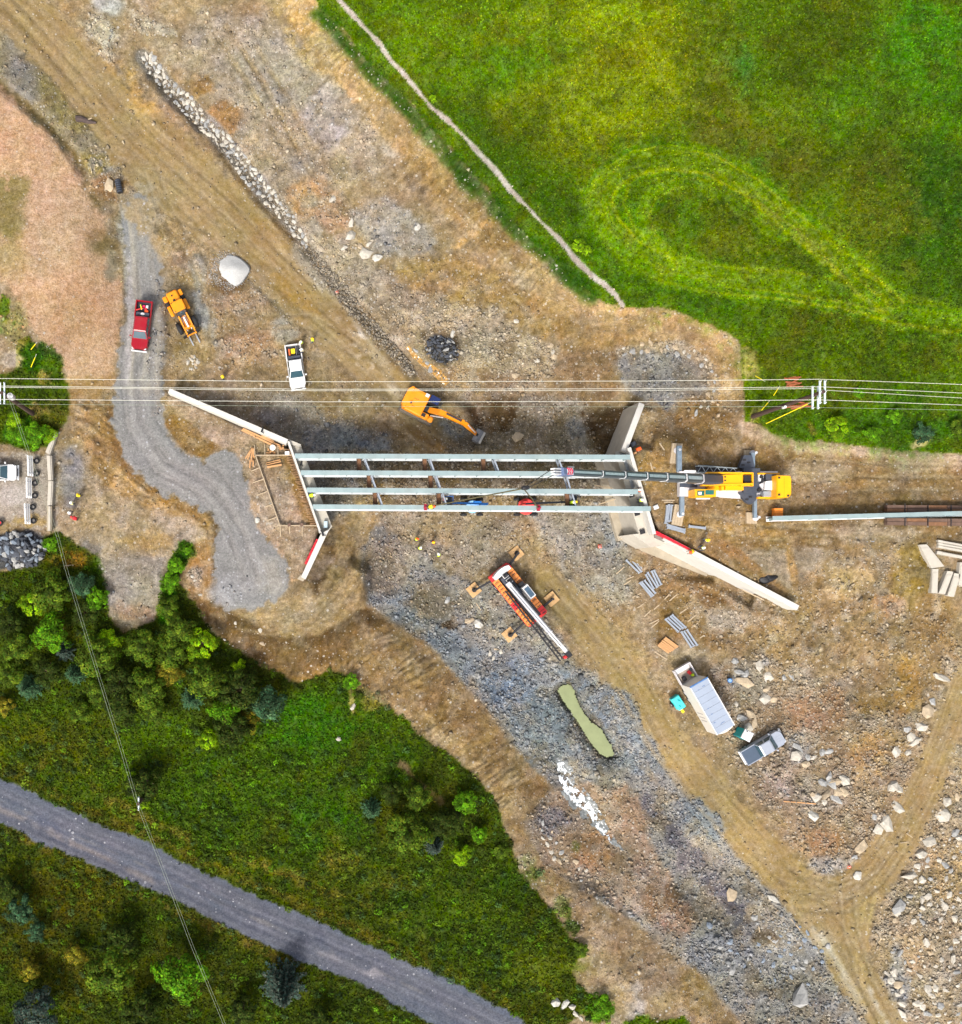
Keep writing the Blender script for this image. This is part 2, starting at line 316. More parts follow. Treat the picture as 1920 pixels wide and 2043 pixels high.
GRAV = [(245,400),(238,430),(243,480),(252,520),(258,560),(250,610),(240,680),(232,730),(226,790),(224,830),(232,870),(245,900),(262,935),(290,962),(330,985),(365,1000),(404,1014),(425,1031),(430,1055),(425,1089),(423,1147),(428,1178),(456,1216),(486,1223),(524,1212),(562,1192),(582,1161),(579,1127),(562,1099),(534,1075),(514,1045),(512,1017),(510,1000),(497,962),(480,911),(462,894),(438,897),(408,918),(373,901),(343,873),(329,846),(324,808),(322,760),(329,705),(339,647),(336,603),(325,550),(318,500),(312,440),(285,370)]
PATH = [(660,-40),(678,0),(712,38),(753,82),(780,120),(804,144),(835,182),(859,212),(897,243),(928,274),(962,312),(989,339),(1017,377),(1051,411),(1082,445),(1113,473),(1133,498),(1157,527),(1188,555),(1222,582),(1243,610)]
HAUL = [(-140,-160),(60,40),(160,150),(240,240),(330,330),(420,410),(520,500),(600,580),(680,660),(760,740),(830,810),(900,880)]
TRK = [(1090,1160),(1180,1260),(1260,1370),(1330,1480),(1400,1570),(1480,1670),(1570,1760),(1640,1830),(1690,1920),(1760,2043),(1800,2120)]
TRK2 = [(1990,1290),(1920,1370),(1880,1480),(1850,1560),(1800,1660),(1740,1750),(1680,1800),(1600,1800)]
# ================================================================ ground colours (soil, gravel, grass; some shade painted into pit and gullies)
# --- top left: haul road, ditch, stony strip
S([(-60,60),(60,170),(160,260),(230,330)], 62, (158,146,118), soft=12, st=.15, spk=.5)
B(50,110,60,40,(150,142,122),rot=.7,soft=16,mott=(40,.2)); B(120,190,60,34,(168,154,100),rot=.7,soft=16); B(40,160,50,25,(142,138,128),rot=.8,soft=14); B(150,240,40,25,(165,150,95),soft=10)
B(215,325,40,34,(164,158,146),soft=12,st=.7,spk=1); B(200,330,45,22,(168,150,84),rot=.4,soft=12,mott=(14,.1)); B(215,242,32,14,(196,196,188),soft=8); B(228,375,48,26,(168,128,86),soft=12,st=.5,spk=.8)
S([(0,168),(45,209),(90,245),(130,290),(160,325),(172,370),(200,420)], 8, (124,106,66), soft=5, amp=5)
S([(20,40),(90,100),(160,170)], 16, (176,160,146), soft=12)
S(HAUL, [60,60,55,48,62,74,66,56,52,46,40,46], (172,146,98), soft=12, amp=10, zone=3, spk=.1, st=.03)
S(HAUL, [52,52,48,44,54,60,56,46,42,36,32,32], (196,172,128), soft=10, streak=(7,200,.9), op=.8)
S(HAUL, [50,50,44,40,54,60,56,46,42,36,32,32], (140,114,72), soft=10, streak=(5,240,.8), op=.5)
S([(120,0),(200,100),(260,190),(300,270)], 9, (196,160,96), soft=8, streak=(4,120,.7)); B(285,210,30,18,(208,166,100),rot=.5,soft=10); B(262,165,14,50,(196,158,98),rot=-.5,soft=8)
S([(205,0),(225,12)], 24, (206,206,204), soft=10); P([(150,40),(215,25),(235,60),(220,115),(180,80)], (202,196,180), soft=12, st=1, spk=1, mott=(40,.4)); P([(250,15),(300,40),(352,55),(350,70),(300,70),(270,60)], (202,192,170), soft=9, st=.8, spk=.8, mott=(40,.4))
B(360,20,50,30,(184,158,116),soft=14); B(330,100,50,20,(186,168,138),soft=14,rot=.5)
P([(400,20),(560,40),(650,140),(760,250),(760,330),(680,400),(600,470),(560,420),(470,290),(400,190),(350,110)], (182,166,142), soft=24, st=.18, spk=.6)
P([(560,60),(610,80),(680,190),(680,330),(610,360),(540,280),(500,190),(440,120)], (174,164,150), soft=24, mott=(120,.2), spk=.4)
P([(640,160),(700,165),(745,180),(745,215),(700,260),(660,290),(610,270),(600,210)], (184,176,172), soft=14, mott=(40,.45)); B(745,200,22,20,(192,184,178),soft=8); B(780,295,26,16,(186,176,162),soft=10)
B(440,240,34,40,(178,136,86),rot=.5,soft=14); B(400,170,26,24,(178,140,86),soft=12); B(520,300,50,26,(190,168,140),soft=16); B(620,400,60,40,(192,152,104),soft=16,mott=(40,.1)); B(560,260,46,40,(180,162,140),soft=16,spk=.7,st=.3)
B(500,440,60,20,(160,132,84),rot=.85,soft=12); B(620,470,24,40,(186,176,158),soft=10,st=.4)
# --- cut slope under the meadow
S([(590,-60),(650,60),(710,140),(780,220),(850,300),(930,380),(1010,460),(1070,530),(1140,590)], 46, (188,158,108), soft=16, spk=.5, st=.03)
S([(610,-40),(665,40),(725,122),(795,196),(860,268),(935,345),(1010,425),(1075,500)], 20, (222,184,128), soft=10, amp=7, op=.9)
S([(540,-60),(600,40),(640,110)], 40, (190,166,112), soft=14, mott=(40,.2)); B(610,30,46,36,(214,178,110),rot=.9,soft=12); B(640,120,30,26,(186,158,108),rot=.8,soft=14); B(700,175,20,36,(212,176,130),rot=-.7,soft=10)
S([(860,300),(930,380),(1000,460)], 54, (170,138,86), soft=16, amp=10); S([(860,310),(920,370)], 30, (182,152,98), soft=12)
S([(905,495),(960,455),(1010,420)], 7, (206,166,104), soft=6); B(1015,440,16,30,(212,160,92),rot=-.6,soft=8)
# --- gravel and stone strip right of the ditch
P([(600,480),(700,470),(800,560),(880,640),(850,690),(780,680),(700,600),(640,540)], (178,164,144), soft=16, st=.5, spk=.8)
P([(690,420),(760,395),(850,440),(880,490),(820,520),(740,510)], (168,160,152), soft=12, st=.25, spk=.8, mott=(40,.5)); B(660,420,30,46,(188,154,120),rot=-.5,soft=12,spk=1,st=.4); B(850,500,44,14,(164,156,158),rot=.5,soft=10,mott=(14,.3))
P([(780,530),(900,500),(1010,560),(1100,620),(1060,660),(960,610),(860,610)], (172,142,88), soft=18, spk=.6, st=.12, mott=(120,.6)); B(1040,555,40,16,(202,180,140),rot=.5,soft=10); B(1075,620,26,40,(178,134,64),soft=14); B(1010,530,30,20,(190,160,104),soft=12)
P([(770,590),(860,590),(980,610),(1080,680),(1120,700),(1110,745),(1050,760),(960,740),(900,760),(850,740),(820,680)], (190,174,148), soft=14, st=1.3, spk=1)
B(985,690,40,26,(206,192,170),soft=12); B(930,640,60,20,(204,184,156),soft=12,st=.6)
P([(860,700),(930,730),(1000,750),(1090,760),(1050,790),(960,800),(880,780)], (168,140,104), soft=12, st=.8, spk=.9)
B(877,690,54,34,(112,94,70),rot=.4,soft=10); B(882,696,34,25,(78,78,80),rot=.5,soft=6,st=0)
# --- below the meadow corner, grey heap
S([(1090,560),(1180,620),(1260,640),(1340,650),(1420,680),(1450,740),(1455,810)], 40, (202,168,118), soft=14, spk=.5, st=.05)
S([(1190,606),(1300,624),(1390,642),(1450,672),(1468,700)], 12, (228,184,130), soft=8)
S([(1080,640),(1180,690),(1240,700)], 36, (178,144,94), soft=14, spk=.5); P([(1110,700),(1240,690),(1230,800),(1160,820),(1100,790)], (158,128,92), soft=14, spk=.6, st=.15)
P([(1235,705),(1290,692),(1370,700),(1420,725),(1424,770),(1400,800),(1350,850),(1310,830),(1270,790),(1235,760)], (168,164,162), soft=12, st=.4, spk=.9); B(1330,760,50,24,(150,148,146),soft=14,mott=(40,.2)); B(1300,730,40,20,(180,176,172),soft=12)
S([(1240,702),(1300,688),(1380,700),(1425,740),(1425,790),(1380,850)], 9, (196,176,146), soft=6, st=1, spk=1)
B(1400,830,60,40,(170,134,86),soft=14,spk=.6,st=.2); P([(1300,800),(1350,850),(1330,880),(1290,870),(1280,820)], (164,134,92), soft=10, st=.2)
# --- pit floor round the bridge
P([(430,760),(520,740),(640,790),(760,830),(790,905),(1190,905),(1250,870),(1264,812),(1180,815),(1100,800),(1000,800),(900,870),(830,830),(700,760),(560,740)], (142,122,94), soft=14, spk=.6, st=.1)
P([(470,790),(570,770),(640,800),(720,850),(770,900),(760,1010),(650,1040),(620,960),(590,890)], (156,150,142), soft=14, spk=.9, st=.35)
P([(640,830),(700,840),(775,870),(778,903),(660,905),(600,880)], (156,158,162), soft=12, spk=.9, st=.5, mott=(40,.7)); B(700,880,40,22,(146,154,164),soft=10,mott=(14,.3))
P([(650,900),(760,905),(800,960),(740,1010),(660,1010)], (128,120,106), soft=10, st=.6, spk=1)
P([(780,830),(860,850),(890,880),(880,905),(800,905)], (150,122,80), soft=12); B(880,895,14,10,(190,148,76),soft=5); B(770,800,60,24,(136,118,84),rot=.6,soft=14)
P([(760,905),(1200,905),(1235,1000),(1240,1060),(1100,1030),(760,1030)], (132,114,88), soft=12, st=.6, spk=1); B(750,990,24,30,(140,110,62),soft=10); B(905,950,40,14,(150,120,70),soft=12); B(1000,1000,60,18,(168,142,100),soft=12)
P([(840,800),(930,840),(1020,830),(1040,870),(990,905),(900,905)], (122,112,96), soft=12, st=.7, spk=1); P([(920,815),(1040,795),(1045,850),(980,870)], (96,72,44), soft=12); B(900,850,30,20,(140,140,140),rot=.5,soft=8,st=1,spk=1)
P([(1040,790),(1160,800),(1180,860),(1190,905),(1060,905),(1020,860)], (146,134,116), soft=12, st=.7, spk=1); B(1150,865,22,40,(160,158,158),rot=-.4,soft=8,st=.6)
P([(1160,822),(1200,812),(1264,808),(1212,905),(1186,905)], (92,70,46), soft=9)  # dark earth, with part of the abutment's shadow painted in
P([(740,1020),(1000,1025),(1080,1080),(1020,1130),(920,1160),(820,1150),(760,1100)], (166,150,128), soft=16, st=.35, spk=.9); B(900,1060,60,26,(176,154,116),soft=16,mott=(40,.2)); B(820,1120,50,40,(142,132,122),soft=16,st=.5)
P([(1060,1025),(1230,1025),(1260,1100),(1260,1200),(1180,1250),(1100,1160)], (172,164,152), soft=16, st=.45, spk=.9); B(1060,1110,40,60,(180,156,116),rot=-.6,soft=16); B(1210,1060,34,50,(158,164,170),rot=-.4,soft=14,mott=(40,.4)); B(1190,1180,40,30,(176,172,160),soft=12)
# --- dirt ramp and swirl round the left fill
P([(640,1060),(668,1050),(752,1010),(748,1050),(719,1110),(722,1160),(740,1210),(660,1270),(560,1285),(480,1250),(470,1226),(540,1210),(590,1170),(612,1160)], (180,152,106), soft=12, spk=.3)
S([(730,1020),(700,1100),(670,1180),(610,1230),(540,1240)], 30, (196,170,122), soft=12, streak=(6,140,.9)); S([(655,1065),(660,1100),(630,1170)], 12, (128,102,66), soft=8, mott=(14,.1)); B(640,1130,14,30,(170,148,126),rot=.5,soft=8)
P([(425,1180),(470,1226),(500,1260),(570,1285),(660,1272),(740,1215),(780,1250),(720,1310),(650,1360),(590,1366),(530,1335),(460,1290),(410,1245),(380,1180)], (132,102,60), soft=9, spk=.4)
S([(428,1190),(456,1226),(500,1258),(560,1284),(640,1278),(720,1232),(770,1250)], 13, (108,84,50), soft=8, amp=6); S([(222,800),(226,850),(246,905),(300,970),(400,1018),(432,1044),(432,1090),(428,1150)], 7, (120,92,54), soft=6, amp=5)
S([(560,1350),(600,1362),(650,1345),(700,1320)], 14, (202,156,90), soft=10, amp=8); S([(500,1255),(560,1280),(640,1272),(720,1225)], 6, (104,80,48), soft=5)
P([(366,1100),(385,1080),(420,1060),(424,1140),(432,1180),(410,1200),(372,1160)], (176,136,84), soft=10, spk=.5); B(385,1150,16,18,(206,178,150),soft=6,st=1,spk=1)
# --- pink soil field
P([(-300,100),(0,171),(20,192),(44,219),(89,253),(130,295),(147,315),(161,346),(168,377),(181,408),(202,425),(212,462),(226,500),(246,550),(246,640),(236,700),(224,770),(190,800),(150,790),(130,740),(100,700),(60,650),(30,600),(10,560),(-300,520)], (214,174,138), soft=9, amp=7, spk=.15, st=0, calm=1)
B(120,420,60,100,(220,182,148),soft=40); B(150,620,60,60,(204,162,122),soft=30); B(60,300,60,40,(206,160,128),soft=20,mott=(40,0)); B(20,380,40,34,(160,142,88),soft=14,mott=(14,.3)); B(10,440,36,60,(158,138,84),soft=18,mott=(40,.3)); B(20,520,40,40,(196,166,120),soft=20)
B(210,490,34,26,(146,124,84),soft=12,mott=(14,.5)); B(225,530,20,36,(158,146,124),soft=10); B(190,470,20,14,(176,140,100),soft=8)
# --- rilled slope left of the gravel road
P([(130,760),(228,745),(226,830),(245,905),(300,968),(400,1016),(425,1040),(415,1080),(380,1060),(330,1030),(250,1000),(180,960),(150,900),(140,840)], (176,140,88), soft=12, spk=.4, st=.04); S([(160,800),(175,860),(200,920),(260,980),(350,1020)], 20, (196,158,104), soft=12, mott=(40,.1)); S([(215,800),(222,860),(250,930),(310,985),(390,1030)], 9, (150,112,62), soft=6)
# --- left clearing and parking pad
P([(105,900),(160,880),(180,950),(260,1000),(380,1040),(424,1060),(410,1085),(385,1090),(345,1130),(325,1160),(322,1200),(310,1240),(245,1258),(212,1225),(205,1150),(190,1110),(150,1080),(108,1062)], (186,164,130), soft=10, spk=.4, st=.03)
P([(200,1110),(330,1100),(330,1200),(310,1240),(245,1255),(212,1225)], (174,164,152), soft=16); B(270,1225,40,20,(178,148,124),soft=12,spk=.8,st=.4); B(360,1060,40,30,(180,164,148),soft=14); B(180,1090,22,16,(140,132,124),rot=.5,soft=8,mott=(14,.4)); B(290,1080,60,20,(196,164,110),soft=14)
B(140,950,22,60,(150,146,146),soft=14,mott=(40,.5)); P([(-300,893),(80,903),(110,905),(112,1050),(60,1058),(30,1050),(-300,1075)], (178,170,158), soft=6, zone=6); B(60,1040,40,10,(180,160,110),soft=6); B(30,985,30,20,(196,190,184),soft=12); S([(0,915),(50,918)], 6, (150,140,128)); S([(80,900),(40,890)],6,(164,140,110))
# --- gravel road
P(GRAV, (146,148,150), soft=4, amp=7, ns=14, zone=2, spk=.3, st=0)
P([(315,560),(328,600),(338,650),(322,760),(326,830),(305,830),(300,700),(312,620)], (156,150,144), soft=7, spk=1, st=.25); B(470,1180,50,30,(158,160,164),soft=14,spk=.9,st=.05); B(250,450,20,40,(146,150,158),soft=12); B(540,1150,30,40,(168,166,162),soft=14)
S([(270,440),(282,600),(275,750),(282,860),(340,940),(430,990),(480,1080),(510,1160)], 26, (166,167,168), soft=10, streak=(7,260,.6)); S([(270,440),(290,600),(280,750)], 40, (176,172,162), soft=12, streak=(6,130,.6)); S([(255,520),(260,640),(250,760)], 6, (186,184,186), soft=5)
S([(300,420),(330,480),(360,520)], 24, (180,168,142), soft=12, streak=(5,80,.8)); B(340,470,36,50,(182,156,110),soft=18)
P([(327,808),(360,829),(394,856),(438,890),(408,918),(373,901),(343,873),(329,846)], (150,116,64), soft=5, spk=.5)
P([(330,770),(420,800),(500,845),(570,888),(640,1062),(604,1150),(588,1166),(578,1125),(535,1075),(514,1045),(498,962),(481,911),(440,888),(394,850),(332,806)], (182,158,132), soft=6, spk=.5, st=.02)
P([(555,905),(585,915),(640,1050),(615,1050)], (160,124,72), soft=8, amp=5); B(540,1000,36,50,(186,164,138),soft=14); B(590,1150,10,16,(196,160,120),soft=6)
# --- yard left of centre
P([(340,520),(420,470),(540,560),(640,680),(620,740),(560,760),(420,745),(345,760),(330,640)], (178,150,110), soft=16, spk=.6, st=.08); B(420,520,60,50,(186,158,122),soft=14); B(395,545,16,40,(150,142,126),soft=8); B(470,600,60,34,(188,156,122),soft=14,spk=.9,st=.25); B(500,690,60,40,(190,154,120),soft=16,spk=.9,st=.35); B(370,700,26,40,(172,142,88),soft=12); B(410,640,14,60,(166,166,164),rot=-.4,soft=10)
B(455,570,34,16,(140,108,72),soft=8); B(570,660,30,30,(180,172,158),soft=10,spk=1,st=.3); B(590,590,60,26,(178,142,82),rot=.7,soft=14); S([(640,570),(700,640),(760,720),(800,780)], 14, (196,184,160), soft=10, streak=(7,60,.8), st=.3); B(735,660,26,14,(210,202,190),rot=.5,soft=7); S([(705,690),(740,740),(800,790)], 12, (204,186,160), soft=8, mott=(14,0))
P([(600,770),(690,740),(760,800),(800,850),(720,850),(640,830)], (158,136,98), soft=14); B(470,800,60,26,(150,132,110),soft=14)
# --- ditch line down to the excavator
S([(285,110),(310,140),(335,170),(370,205),(400,240),(430,265),(460,300),(490,340),(530,385),(570,430),(615,495)], [16,18,18,20,18,16,18,18,16,14], (150,142,132), soft=5, amp=4, spk=1)
S([(300,150),(340,200),(400,260)], 7, (100,92,84), soft=5); S([(440,310),(500,390),(560,455),(610,500)], 4, (120,96,60), soft=3)
S([(630,520),(690,600),(760,680),(820,745)], 12, (110,96,76), soft=6, amp=6, spk=1, st=.8); S([(600,500),(640,545),(690,590)], 22, (170,160,142), soft=10, st=.8, spk=1)
# --- right approach, mats, spoil
P([(1262,905),(1300,870),(1420,850),(1490,845),(1540,870),(1600,885),(1920,910),(2400,915),(2400,1090),(1920,1080),(1780,1090),(1700,1120),(1560,1195),(1330,1070)], (162,130,84), soft=10, spk=.4, st=.03)
S([(1490,850),(1540,872),(1600,890),(1700,897),(1800,908),(1920,916),(2200,920)], 13, (208,180,148), soft=8); B(1640,940,60,24,(184,162,128),soft=16); S([(1560,990),(1700,985),(1920,980)], 16, (150,122,82), soft=10); B(1300,935,30,40,(188,148,86),soft=12); B(1460,1050,120,20,(180,142,82),soft=14); B(1760,1065,90,18,(186,164,134),soft=12); B(1830,930,50,14,(196,170,136),soft=10)
P([(1480,1092),(1560,1090),(1665,1098),(1645,1130),(1590,1178),(1530,1165),(1490,1125)], (172,154,128), soft=8, spk=.2); S([(1575,1095),(1590,1170)], 6, (182,146,92), soft=5, mott=(14,.3)); S([(1440,1080),(1500,1130),(1560,1180)], 10, (168,130,84), soft=6)
P([(1400,1160),(1560,1200),(1660,1110),(1780,1080),(1880,1180),(1920,1300),(1880,1380),(1800,1440),(1680,1340),(1560,1330),(1440,1300),(1330,1200),(1260,1120),(1300,1110)], (170,140,98), soft=16, spk=.7, st=.38)
B(1820,1150,40,70,(160,132,62),soft=14,spk=.3,st=.05); B(1870,1230,44,50,(158,126,78),soft=18); B(1700,1160,60,30,(196,166,118),soft=14,st=.3); B(1770,1210,34,18,(200,156,106),soft=10); B(1700,1290,80,40,(176,146,104),soft=20,st=.3); B(1810,1370,30,60,(170,132,72),soft=14); B(1680,1195,30,10,(208,172,122),soft=8)
P([(1330,1140),(1420,1160),(1480,1240),(1420,1300),(1360,1270),(1310,1190)], (158,126,82), soft=14, spk=.5); B(1440,1230,50,24,(180,166,146),rot=.4,soft=12,st=.5,spk=1); B(1420,1200,30,14,(128,96,58),soft=8); B(1360,1300,60,14,(176,158,130),rot=.2,soft=12); B(1330,1250,26,40,(150,116,66),soft=10)
P([(1420,1330),(1500,1310),(1620,1330),(1720,1400),(1800,1440),(1850,1400),(1860,1480),(1800,1600),(1740,1690),(1660,1740),(1590,1700),(1530,1610),(1470,1530),(1440,1450)], (168,144,118), soft=16, spk=1, st=.95)
B(1500,1360,44,50,(168,158,146),soft=14,st=1,spk=1); B(1640,1420,70,50,(176,138,106),soft=20); B(1750,1500,60,50,(182,146,96),soft=20,mott=(40,.2)); B(1640,1580,60,40,(166,150,132),soft=16,st=.9); B(1640,1680,50,30,(190,150,106),soft=14); B(1660,1725,60,16,(182,172,164),soft=10); B(1560,1560,30,30,(182,160,146),soft=12); B(1600,1480,40,40,(160,150,146),soft=14,mott=(40,.1)); B(1740,1400,40,30,(164,128,74),soft=14)
P([(1900,1330),(1960,1280),(2400,1280),(2400,2400),(1800,2400),(1780,2043),(1752,1940),(1745,1850),(1790,1760),(1840,1660),(1880,1560),(1890,1430)], (190,166,134), soft=14, spk=1, st=.9); B(1900,1420,30,60,(204,192,170),soft=14,st=.6); B(1880,1960,60,80,(184,166,142),soft=20,st=.8); B(1890,1740,40,60,(204,172,124),soft=16); B(1790,1960,24,80,(170,166,164),soft=12,st=.4); B(1830,1900,30,50,(196,166,132),soft=14)
S(TRK, [30,36,38,40,44,48,52,50,40,40,40], (170,144,94), soft=10, amp=8, zone=3, spk=.1, st=.03); S(TRK2, [30,30,30,32,36,42,44,40], (178,150,102), soft=10, amp=8, zone=3, spk=.15, st=.05)
for tr, ww in ((TRK, 34), (TRK2, 26)):
    S(tr, ww, (198,174,126), soft=8, streak=(5,220,.9), op=.75); S(tr, ww, (140,116,70), soft=8, streak=(4,260,.8), op=.45)
P([(1600,1760),(1700,1780),(1740,1830),(1720,1960),(1690,1900),(1650,1830)], (174,146,98), soft=12, zone=3); S([(1740,1760),(1722,1850),(1712,1960),(1750,2043)], 18, (190,164,112), soft=8, streak=(5,200,.9)); S([(1560,1765),(1640,1770),(1700,1750)], 16, (160,132,84), soft=8, streak=(3,120,.9)); S([(1590,1800),(1650,1900),(1720,2010)], 12, (190,178,156), soft=8, mott=(40,.2), st=.2); S([(1720,1960),(1770,2043),(1800,2090)], 8, (204,196,182), soft=6, mott=(40,.2)); B(1655,1950,20,34,(176,148,90),rot=-.4,soft=8)
B(1250,1290,70,22,(184,158,106),rot=.85,soft=14); B(1200,1230,60,26,(178,150,100),rot=.8,soft=14)
# --- stone channel, bottom middle
CHAN = [(750,1048),(719,1110),(715,1137),(729,1171),(739,1205),(777,1240),(811,1260),(859,1291),(893,1332),(931,1373),(959,1394),(983,1435),(1007,1480),(1037,1500),(1085,1548),(1100,1570),(1040,1640),(1080,1720),(1180,1790),(1270,1840),(1300,1880),(1400,1950),(1480,2043),(1520,2120),(1790,2120),(1700,2000),(1620,1880),(1547,1774),(1486,1723),(1451,1671),(1396,1613),(1342,1545),(1280,1432),(1222,1370),(1171,1332),(1137,1301),(1090,1240),(1000,1170),(900,1150),(820,1080)]
P(CHAN, (152,150,148), soft=8, amp=8, spk=1, st=.7)
P([(740,1190),(830,1180),(900,1260),(980,1310),(1080,1320),(1160,1340),(1270,1440),(1330,1540),(1240,1540),(1100,1540),(1030,1490),(960,1390),(860,1290),(790,1240)], (138,150,164), soft=16, st=1, spk=1, mott=(120,.8)); B(840,1225,30,26,(124,142,164),soft=10,st=1); B(1010,1380,50,30,(122,142,166),rot=.7,soft=14); B(1240,1400,40,24,(130,140,152),rot=.7,soft=12,st=1); B(1060,1440,60,50,(136,148,162),rot=.6,soft=16); B(1060,1530,30,16,(128,148,172),rot=.6,soft=8)
B(770,1130,44,60,(140,128,118),soft=16,st=.7); B(860,1200,50,40,(132,122,108),soft=16,st=.6); B(900,1245,24,6,(80,64,48),soft=5); B(960,1240,50,30,(150,146,140),soft=14)
P([(1040,1640),(1100,1580),(1180,1560),(1260,1620),(1320,1720),(1360,1800),(1300,1830),(1200,1790),(1090,1730)], (172,146,122), soft=14, st=.45, spk=1); B(1190,1690,50,40,(186,140,98),soft=16,mott=(40,.3)); B(1250,1620,40,60,(170,140,116),rot=-.5,soft=14); B(1090,1640,40,30,(150,140,140),soft=12,st=1)
S([(1290,1600),(1360,1690),(1430,1770),(1500,1850)], 14, (104,100,112), soft=12, amp=10); B(1400,1640,50,30,(134,146,160),rot=.7,soft=14,st=.7); B(1350,1830,40,34,(172,138,118),rot=.6,soft=14); B(1520,1870,34,20,(88,76,66),soft=9); B(1480,1845,20,34,(96,96,110),rot=-.6,soft=8); B(1440,1900,70,40,(150,152,160),soft=14,st=1); B(1560,1980,60,50,(158,156,154),soft=16,st=.9); B(1320,1790,40,30,(164,130,100),soft=12); B(1380,1720,34,34,(126,118,124),soft=12)
P([(1180,1800),(1290,1860),(1390,1950),(1470,2043),(1500,2120),(1330,2120),(1250,1990),(1190,1880)], (172,146,112), soft=16, spk=.6, st=.08); B(1390,1980,30,50,(166,136,82),rot=-.5,soft=12); B(1260,2010,24,50,(180,168,158),soft=10)
S([(1111,1378),(1134,1363),(1156,1405),(1196,1452),(1228,1508),(1198,1506),(1156,1448),(1120,1398),(1111,1378)], 7, (92,94,90), soft=5, amp=4); P([(1115,1380),(1133,1369),(1146,1388),(1156,1415),(1190,1455),(1220,1500),(1202,1500),(1160,1449),(1122,1396)], (168,174,122), soft=7, amp=4, spk=0, st=0)
# --- rilled bank between the grass and the channel
P([(640,1340),(700,1310),(760,1240),(811,1262),(859,1293),(893,1334),(931,1375),(983,1437),(1037,1502),(1085,1550),(1100,1575),(1040,1640),(1060,1700),(1020,1660),(990,1600),(920,1520),(860,1480),(800,1430),(720,1390),(690,1360)], (158,128,84), soft=10, spk=.45, st=.03)
S([(860,1440),(920,1510),(980,1580),(1040,1620)], 20, (186,158,114), soft=12, mott=(40,.3)); S([(690,1330),(760,1400),(840,1470)], 22, (182,150,108), soft=14, mott=(40,.2)); B(900,1440,50,30,(146,118,72),rot=.7,soft=14); B(1010,1560,40,30,(178,146,96),rot=.6,soft=12); B(1030,1600,50,14,(190,164,120),soft=8)
P([(1020,1640),(1060,1690),(1120,1760),(1230,1830),(1270,1900),(1250,1980),(1190,1940),(1140,1880),(1090,1800),(1040,1740)], (172,144,106), soft=12, spk=.4, st=.05); B(1040,1720,20,14,(222,206,180),soft=6,st=.8); S([(1180,1880),(1220,1940),(1240,1990)], 24, (186,162,124), soft=12)
P([(1100,2000),(1170,1960),(1230,1960),(1260,2043),(1240,2120),(1120,2120),(1140,2040)], (178,158,120), soft=12)
# --- meadow
P(MEAD, (96,124,16), soft=4, amp=4, gr=1, spk=0, st=0, zone=1)
def G(u, v, a, b, col, rot=0, soft=55, **kw): P([p for p in ell(u, v, a, b, rot)], tuple(.8 * x + .2 * y for x, y in zip(col, (96,120,22))), soft=soft, amp=34, ns=120, **kw)
mm = dict(mott=(40,.25))
G(1150,90,170,110,(136,152,8)); G(1280,110,110,160,(150,158,12)); G(1000,120,120,70,(96,140,14),mott=(40,.3)); G(1270,20,60,30,(150,176,16)); G(1180,200,130,60,(126,136,20)); G(860,60,110,70,(110,142,16)); G(760,30,50,34,(96,132,20)); G(960,230,130,40,(100,116,20),rot=.6); G(1080,270,130,60,(104,110,28),rot=.4,mott=(40,.2))
G(1100,400,130,60,(70,104,14),rot=.7); G(1000,330,60,30,(66,96,16),rot=.7); G(900,200,90,30,(72,112,14),rot=.8); G(1220,430,60,50,(80,130,18)); G(1200,260,60,120,(132,144,20),**mm)
G(1440,180,70,150,(104,106,44),**mm); G(1420,80,60,60,(104,116,36),**mm); G(1500,320,90,80,(110,108,46),**mm); G(1640,100,120,110,(80,98,20)); G(1600,320,110,70,(88,96,36),mott=(40,.2)); G(1560,40,70,30,(84,112,22)); G(1490,130,30,40,(70,118,56),**mm); G(1530,380,40,60,(64,116,40),rot=-.4,**mm)
G(1700,200,80,90,(84,122,20)); G(1850,80,90,90,(72,136,12)); G(1880,200,60,80,(74,124,14)); G(1800,250,60,60,(84,112,30),**mm); G(1860,380,90,110,(54,92,30)); G(1840,470,80,60,(56,100,34)); G(1750,330,50,80,(86,92,40),**mm); G(1740,440,80,60,(96,104,34),mott=(40,.2)); G(1640,480,80,50,(100,112,28)); G(1900,560,60,60,(62,96,30))
G(1420,460,100,60,(104,110,34),mott=(40,.3)); G(1340,440,50,50,(84,126,16)); G(1500,560,90,30,(104,112,36),rot=.2,mott=(40,.2)); G(1650,610,160,50,(84,108,24)); G(1560,700,90,70,(84,96,30),mott=(40,.2)); G(1750,720,140,60,(80,104,20)); G(1850,640,80,40,(66,100,34)); G(1700,770,90,30,(78,98,24)); G(1600,640,60,30,(100,98,40),**mm); G(1420,600,100,40,(66,108,14),rot=.3); G(1300,570,90,40,(70,116,14),rot=.2); G(1200,530,50,30,(84,132,12),rot=.7); G(1680,850,110,30,(74,126,14)); G(1560,830,40,40,(78,104,34)); G(1830,840,90,40,(60,104,34)); G(1500,700,20,40,(60,100,24))
S([(640,30),(720,120),(820,225),(920,340),(1010,440),(1100,520),(1180,590)], 16, (58,96,14), soft=12, amp=8)
